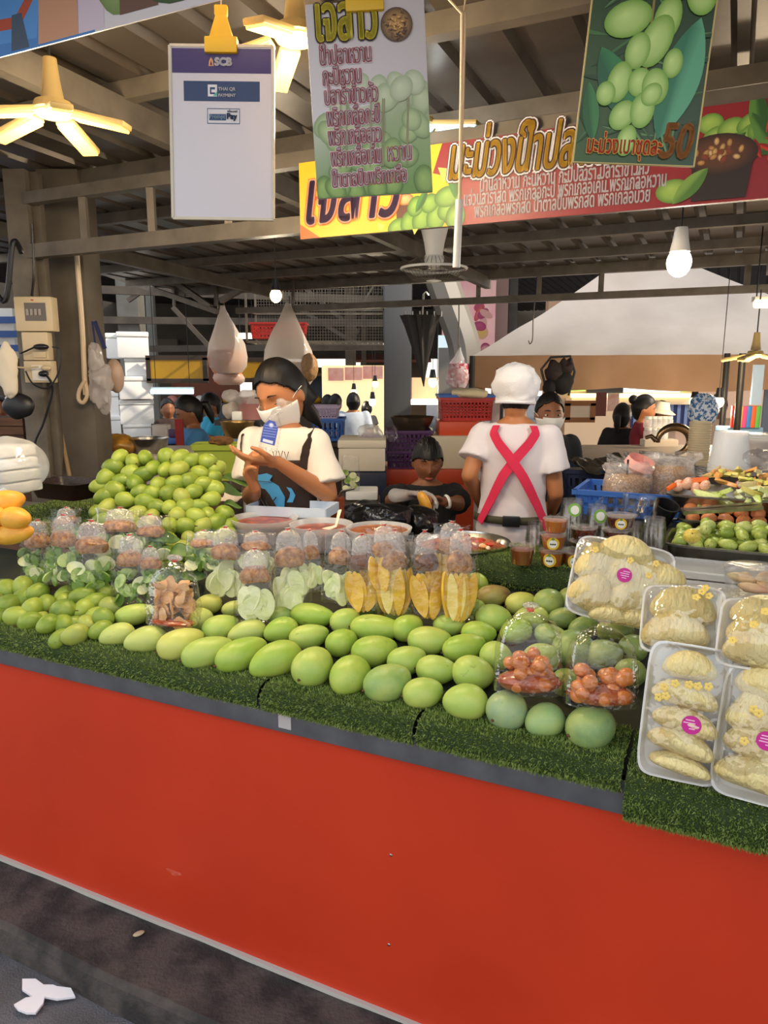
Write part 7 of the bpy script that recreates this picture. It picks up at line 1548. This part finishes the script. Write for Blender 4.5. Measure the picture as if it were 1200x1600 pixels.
# bottle with a blue label inside a clear bag, held up in her hands
p = at(418, 705, GY - .31); t = thing('small_bottle', 'small clear bag with a blue printed label held up by the girl', 'bag', p, (rad(0), rad(14), rad(-10))); mp = mpp(p)
b = B(); b.rings(film_rings(.066, .034, .135, [(0, .6, .5), (.06, .95, .9), (.4, 1, 1), (.7, .9, .85), (.9, .5, .6), (1, .35, .4)], 22, 3), caps=False); obj('bag_film', b, CLEAR, t)
P_ = Print(.019); 
P_.poly([(-.026, .028), (.026, .028), (.026, .085), (.010, .108), (-.012, .108), (-.026, .085)], '3f56b4'); P_.poly([(-.018, .032), (.018, .032), (.018, .042), (-.018, .042)], 'd6dcf0')
for k in range(5): P_.poly([(-.024, .05 + .009*k), (.02, .055 + .009*k), (.024, .058 + .009*k), (-.022, .053 + .009*k)], '8a9ad8')
P_.ell(0, .093, .010, .009, 0, 'e6e8f6', '5a6ec0', 12); P_.build('label_print', t)
b = B(); b.lathe([(.012, .125), (.018, .14), (.012, .155), (.026, .175), (.022, .185)], 26); b.v = [v + noise.noise_vector(v*60)*.009 + V((.45*(v.z - .125), 0, 0)) for v in b.v]; obj('gathered_top', b, KNOT, t)
# --- vendor in the white cap, seen from behind
WY = 3.25
v_ = Person('vendor from behind in a white cap and white tee with crossed pink apron straps', at(807, 617, WY), yaw=168, hrot=(-8, 4, 0), build=.94, hs=.95)
eA = at(868, 770, WY - .05); wA = at(862, 800, WY + .18); eB = at(733, 742, WY - .03); wB = at(752, 790, WY + .20)
v_.body([(eA, wA), (eB, wB)], [(V((-.3, .8, .3)), V((0, 0, -1)), 40, 1, 1.0), (V((.3, .8, .2)), V((0, 0, -1)), 40, -1, 1.0)], .007)
v_.shirt(mat('white_polo', 'dcd3d6', .9), .62, .016, wr=.007, flare=1.5); v_.trousers(DPANT)
CAP = mat('white_hair_cap', 'e6e2e2', .8, bump=.25, bs=120)
b = B(); b.ell((0, 0, 0), (.108, .118, .098), None, 40, 26); bb = []
for q in b.v:
    z = q.z; r_ = math.hypot(q.x/.108, q.y/.118); k_ = max(r_, .80)/max(r_, .05) if z < 0 and z > -.0975 else 1.0; bb.append(V((q.x*k_, q.y*k_, max(z, -.085))) + noise.noise_vector(q*26)*.012)
b.v = [v_.hp_(q.x, q.y + .02, q.z + .046) for q in bb]; capo = obj('hair_cap', b, CAP, v_.t, w=True)
b = B(); b.tube([v_.hp_(.086*math.cos(a_), .02 + .095*math.sin(a_), -.036) for a_ in (2*math.pi*q/36 for q in range(37))], .007, 8); obj('cap_band', b, CAP, capo, w=True)
hair_part('hair', v_.hp, v_.Rh, v_.hs, lambda q: q.y > .0 and -.07 < q.z < .02, HAIR, v_.t, .05)
PINKS = mat('pink_strap', 'd8284e', .8)
strap_on(v_, dense([(.84, 128, .0), (.82, 122, .004), (.76, 97, .006), (.70, 76, .006), (.62, 55, .008), (.56, 42, .012)], 6), .042, 'apron_strap', PINKS, None, .030)
strap_on(v_, dense([(.84, 52, .0), (.82, 58, .004), (.76, 83, .010), (.70, 104, .010), (.62, 128, .010), (.52, 150, .014), (.46, 158, .016)], 6), .042, 'apron_strap', PINKS, None, .030)
OLIVE = mat('olive_webbing', '4a4734', .85)
wrap_sheet(v_, [(.560, .158, .112, .034, 10, 170), (.582, .156, .111, .034, 10, 170)], 'belt', OLIVE, 30)
b = B(); pb = v_.cen(.571) + v_.Rz @ V((.0, .112*v_.k + .040, 0)); b.box(pb, (.075, .02, .045), v_.Rz); obj('buckle', b, BLACKP, v_.t, bev=.004, w=True)
strap_on(v_, dense([(.562, 128, .010), (.53, 134, .014), (.50, 138, .016)]), .035, 'belt_tail', OLIVE, None, .034)
# --- boy peeling a mango
BY = 3.75
bo = Person('seated boy in a black tee peeling a yellow mango behind the garbage bag', at(668, 722, BY), H=1.42, yaw=4, hrot=(0, 13, 0), build=1.0, hs=.98, sit=True, skin=SKIND)
eL = at(612, 782, BY - .12); wL = at(634, 774, BY - .36); eR = at(716, 788, BY - .12); wR = at(692, 784, BY - .34)
bo.body([(eL, wL), (eR, wR)], [(V((.9, -.15, .05)), V((.2, -.5, -.8)), 45, -1, .95), (V((-.9, -.15, .25)), V((-.2, -.5, -.6)), 62, 1, .95)], .0048, it=4)
bo.shirt(BTEE, .75, .013, wr=.006, flare=1.4); bo.trousers(mat('dark_shorts', '22232a', .9)); bo.face(True)
hair_part('hair', bo.hp, bo.Rh, bo.hs, lambda q: HL_B(V((q.x, q.y, q.z + .007*noise.noise(V((q.x*130, 0, 3)))))), HAIR, bo.t, .13, .005)
GLV = film('clear_glove', gloss=.14, haze=.45, bump=.5, bs=90, hcol=(1, .96, .92)); hb = B(); add_hand(hb, wL, V((.9, -.15, .05)), V((.2, -.5, -.8)), 1.12, 45, -1); limb(hb, [wL - V((.05, 0, 0)), wL], [.034, .028]); obj('glove', fuse(hb, .005, 3), GLV, bo.t, w=True)
b = B(); b.lathe([(.031, -.008), (.036, 0), (.031, .008)], 20); b.v = [wR + rot(0, 80, 20) @ q + V((.02, 0, 0)) for q in b.v]; obj('bracelet', b, WHITEP, bo.t, w=True)
for k, (dx, dz_) in enumerate(((-.035, .045), (.02, .035), (.05, .02))): b = B(); b.box(bo.cen(.66) + bo.Rz @ V((dx, -.135, dz_)), (.035, .004, .012), rot(0, 30, 0)); obj('tee_print', b, pm('grey_print', '8a8a8c'), bo.t, w=True)
o = dup(ym, at(664, 785, BY - .44), None, 'peeled yellow mango held in the gloved hand of the seated boy', 'peeled mango'); o['category'] = 'mango'; o.scale = (.115, .06, .05); o.rotation_euler = (0, rad(62), rad(10))
st_ = thing('stool', 'low stool under the seated boy', 'stool', V((bo.base.x, bo.base.y + .02, .1))); zs = bo.cen(.46).z - .1 - .02
obj('seat', B().box((0, 0, zs - .02), (.32, .30, .03)), pm('stool_red', 'a03020'), st_, bev=.006)
for x in (-.13, .13):
    for y in (-.12, .12): obj('leg', B().box((x, y, (zs - .035)/2), (.03, .03, zs - .035)), pm('stool_red', 'a03020'), st_)
# --- masked woman behind the vendor
m_ = Person('masked woman in a dark shirt half hidden behind the white capped vendor', at(858, 648, 4.05), yaw=8, hrot=(-6, 6, 0), build=.95, hs=.98, skin=SKIND)
def relaxed(P, fwd=.05): return [(P.sh(sx) + P.Rz @ V((sx*.05, .02, -.27*P.k)), P.sh(sx) + P.Rz @ V((sx*.04, -.20, -.44*P.k))) for sx in (-1, 1)]
HD = [(V((0, -.8, -.4)), V((.8, 0, 0)), 35, 1, 1.0), (V((0, -.8, -.4)), V((-.8, 0, 0)), 35, -1, 1.0)]
def RHD(P): return [(P.Rz @ a, P.Rz @ c, d, e, f) for a, c, d, e, f in HD]
m_.body(relaxed(m_), RHD(m_), .008); m_.shirt(mat('charcoal_shirt', '232528', .9), .8, .013); m_.trousers(DPANT); m_.face(False, MASKW)
hair_part('hair', m_.hp, m_.Rh, m_.hs, HL_F, HAIR, m_.t, .09)
# --- people further back
def extra(label, px, py, Y, yaw, shirt, hair='short', pitch=6, build=1.0, skin=None, sl=.6, hs=1.0, H=None, arms=None, vox=.012, hyaw=0, floor=.1, lean=(0, 0)):
    P = Person(label, at(px, py, Y), H=H, yaw=yaw, hrot=(hyaw, pitch, 0), build=build, hs=hs, skin=skin or SKIND, floor=floor, lean=lean)
    P.body(arms(P) if arms else relaxed(P), RHD(P), vox); c_ = MATS.get('cloth' + shirt) or mat('cloth' + shirt, shirt, .9); P.shirt(c_, sl, .014, vox=.014); P.trousers(DPANT)
    hair_part('hair', P.hp, P.Rh, P.hs, HL_F, HAIR, P.t, .09); 
    if hair == 'tail': b = B(); b.tube([P.hp_(0, .09, .02), P.hp_(0, .125, .0), P.hp_(0, .12, -.08), P.hp_(0, .10, -.14)], [.02, .03, .028, .008], 12); obj('ponytail', b, HAIR, P.t, w=True)
    if hair == 'bun': b = B(); b.ell(P.hp_(0, .10, .06), (.04, .04, .04), nu=14, nv=10); obj('hair_bun', b, HAIR, P.t, w=True)
    return P
def fwd_arms(P): return [(P.sh(sx) + P.Rz @ V((sx*.05, -.10, -.25*P.k)), P.sh(sx) + P.Rz @ V((sx*.02, -.34, -.30*P.k))) for sx in (-1, 1)]
e1 = extra('woman in a blue shirt with tied hair bending over the next stall', 297, 645, 5.2, -72, '3f76a8', 'tail', 28, .95, vox=.009, arms=fwd_arms, lean=(-.10, -.02)); e1.face(True)
extra('shopper in a yellow shirt seen from behind at the far stall', 524, 632, 9.0, 150, 'b8a83a', 'short', 10, .95)
extra('shopper in a pale blue and white shirt from behind at the far stall', 552, 630, 8.6, 185, 'c3cede', 'short', 8, 1.15, skin=SKIN)
extra('small dark shirted person with back turned near the slate column', 573, 640, 11.0, 180, '4a4a50', 'short', 5, 1.0)
extra('person half hidden left of the yellow shirted shopper', 512, 632, 9.6, 160, '5a3a34', 'short', 5, .9)
extra('woman in a black shirt seen from behind at the drinks shop', 972, 652, 6.6, 155, '17161a', 'tail', 5, 1.0, hyaw=-10)
e2 = extra('woman in a maroon shirt with a hair bun, facing right in the drinks shop', 1005, 640, 6.2, 78, '7a1c2c', 'bun', 14, .95, skin=SKIN, vox=.009, arms=fwd_arms); e2.face(True)
e3 = extra('person in a white bucket hat behind the maroon shirted woman', 1032, 646, 7.4, 60, 'd6cfc4', 'short', 8, .95)
b = B(); b.lathe([(.001, .125), (.07, .12), (.088, .06), (.092, .045), (.15, .01), (.148, .006), (.09, .038)], 30); b.v = [e3.hp_(q.x, q.y + .006, q.z) for q in b.v]; obj('bucket_hat', b, mat('cream_hat', 'e2d6c0', .9), e3.t, w=True)
extra('person in a light shirt behind the blue dotted duster', 1122, 636, 6.8, -20, 'c9b8a8', 'short', 12, 1.0, arms=fwd_arms)
extra('person in a pink shirt at the far left edge behind the post', -2, 640, 6.5, 40, 'd878b0', 'short', 4, 1.0)
extra('person in a turquoise shirt behind the woman in blue', 330, 634, 7.0, -60, '2f9ac0', 'short', 20, 1.0, arms=fwd_arms)
extra('thin dark person beyond the tube light at the far left stall', 262, 640, 8.2, 30, '3a2a26', 'short', 4, .9)
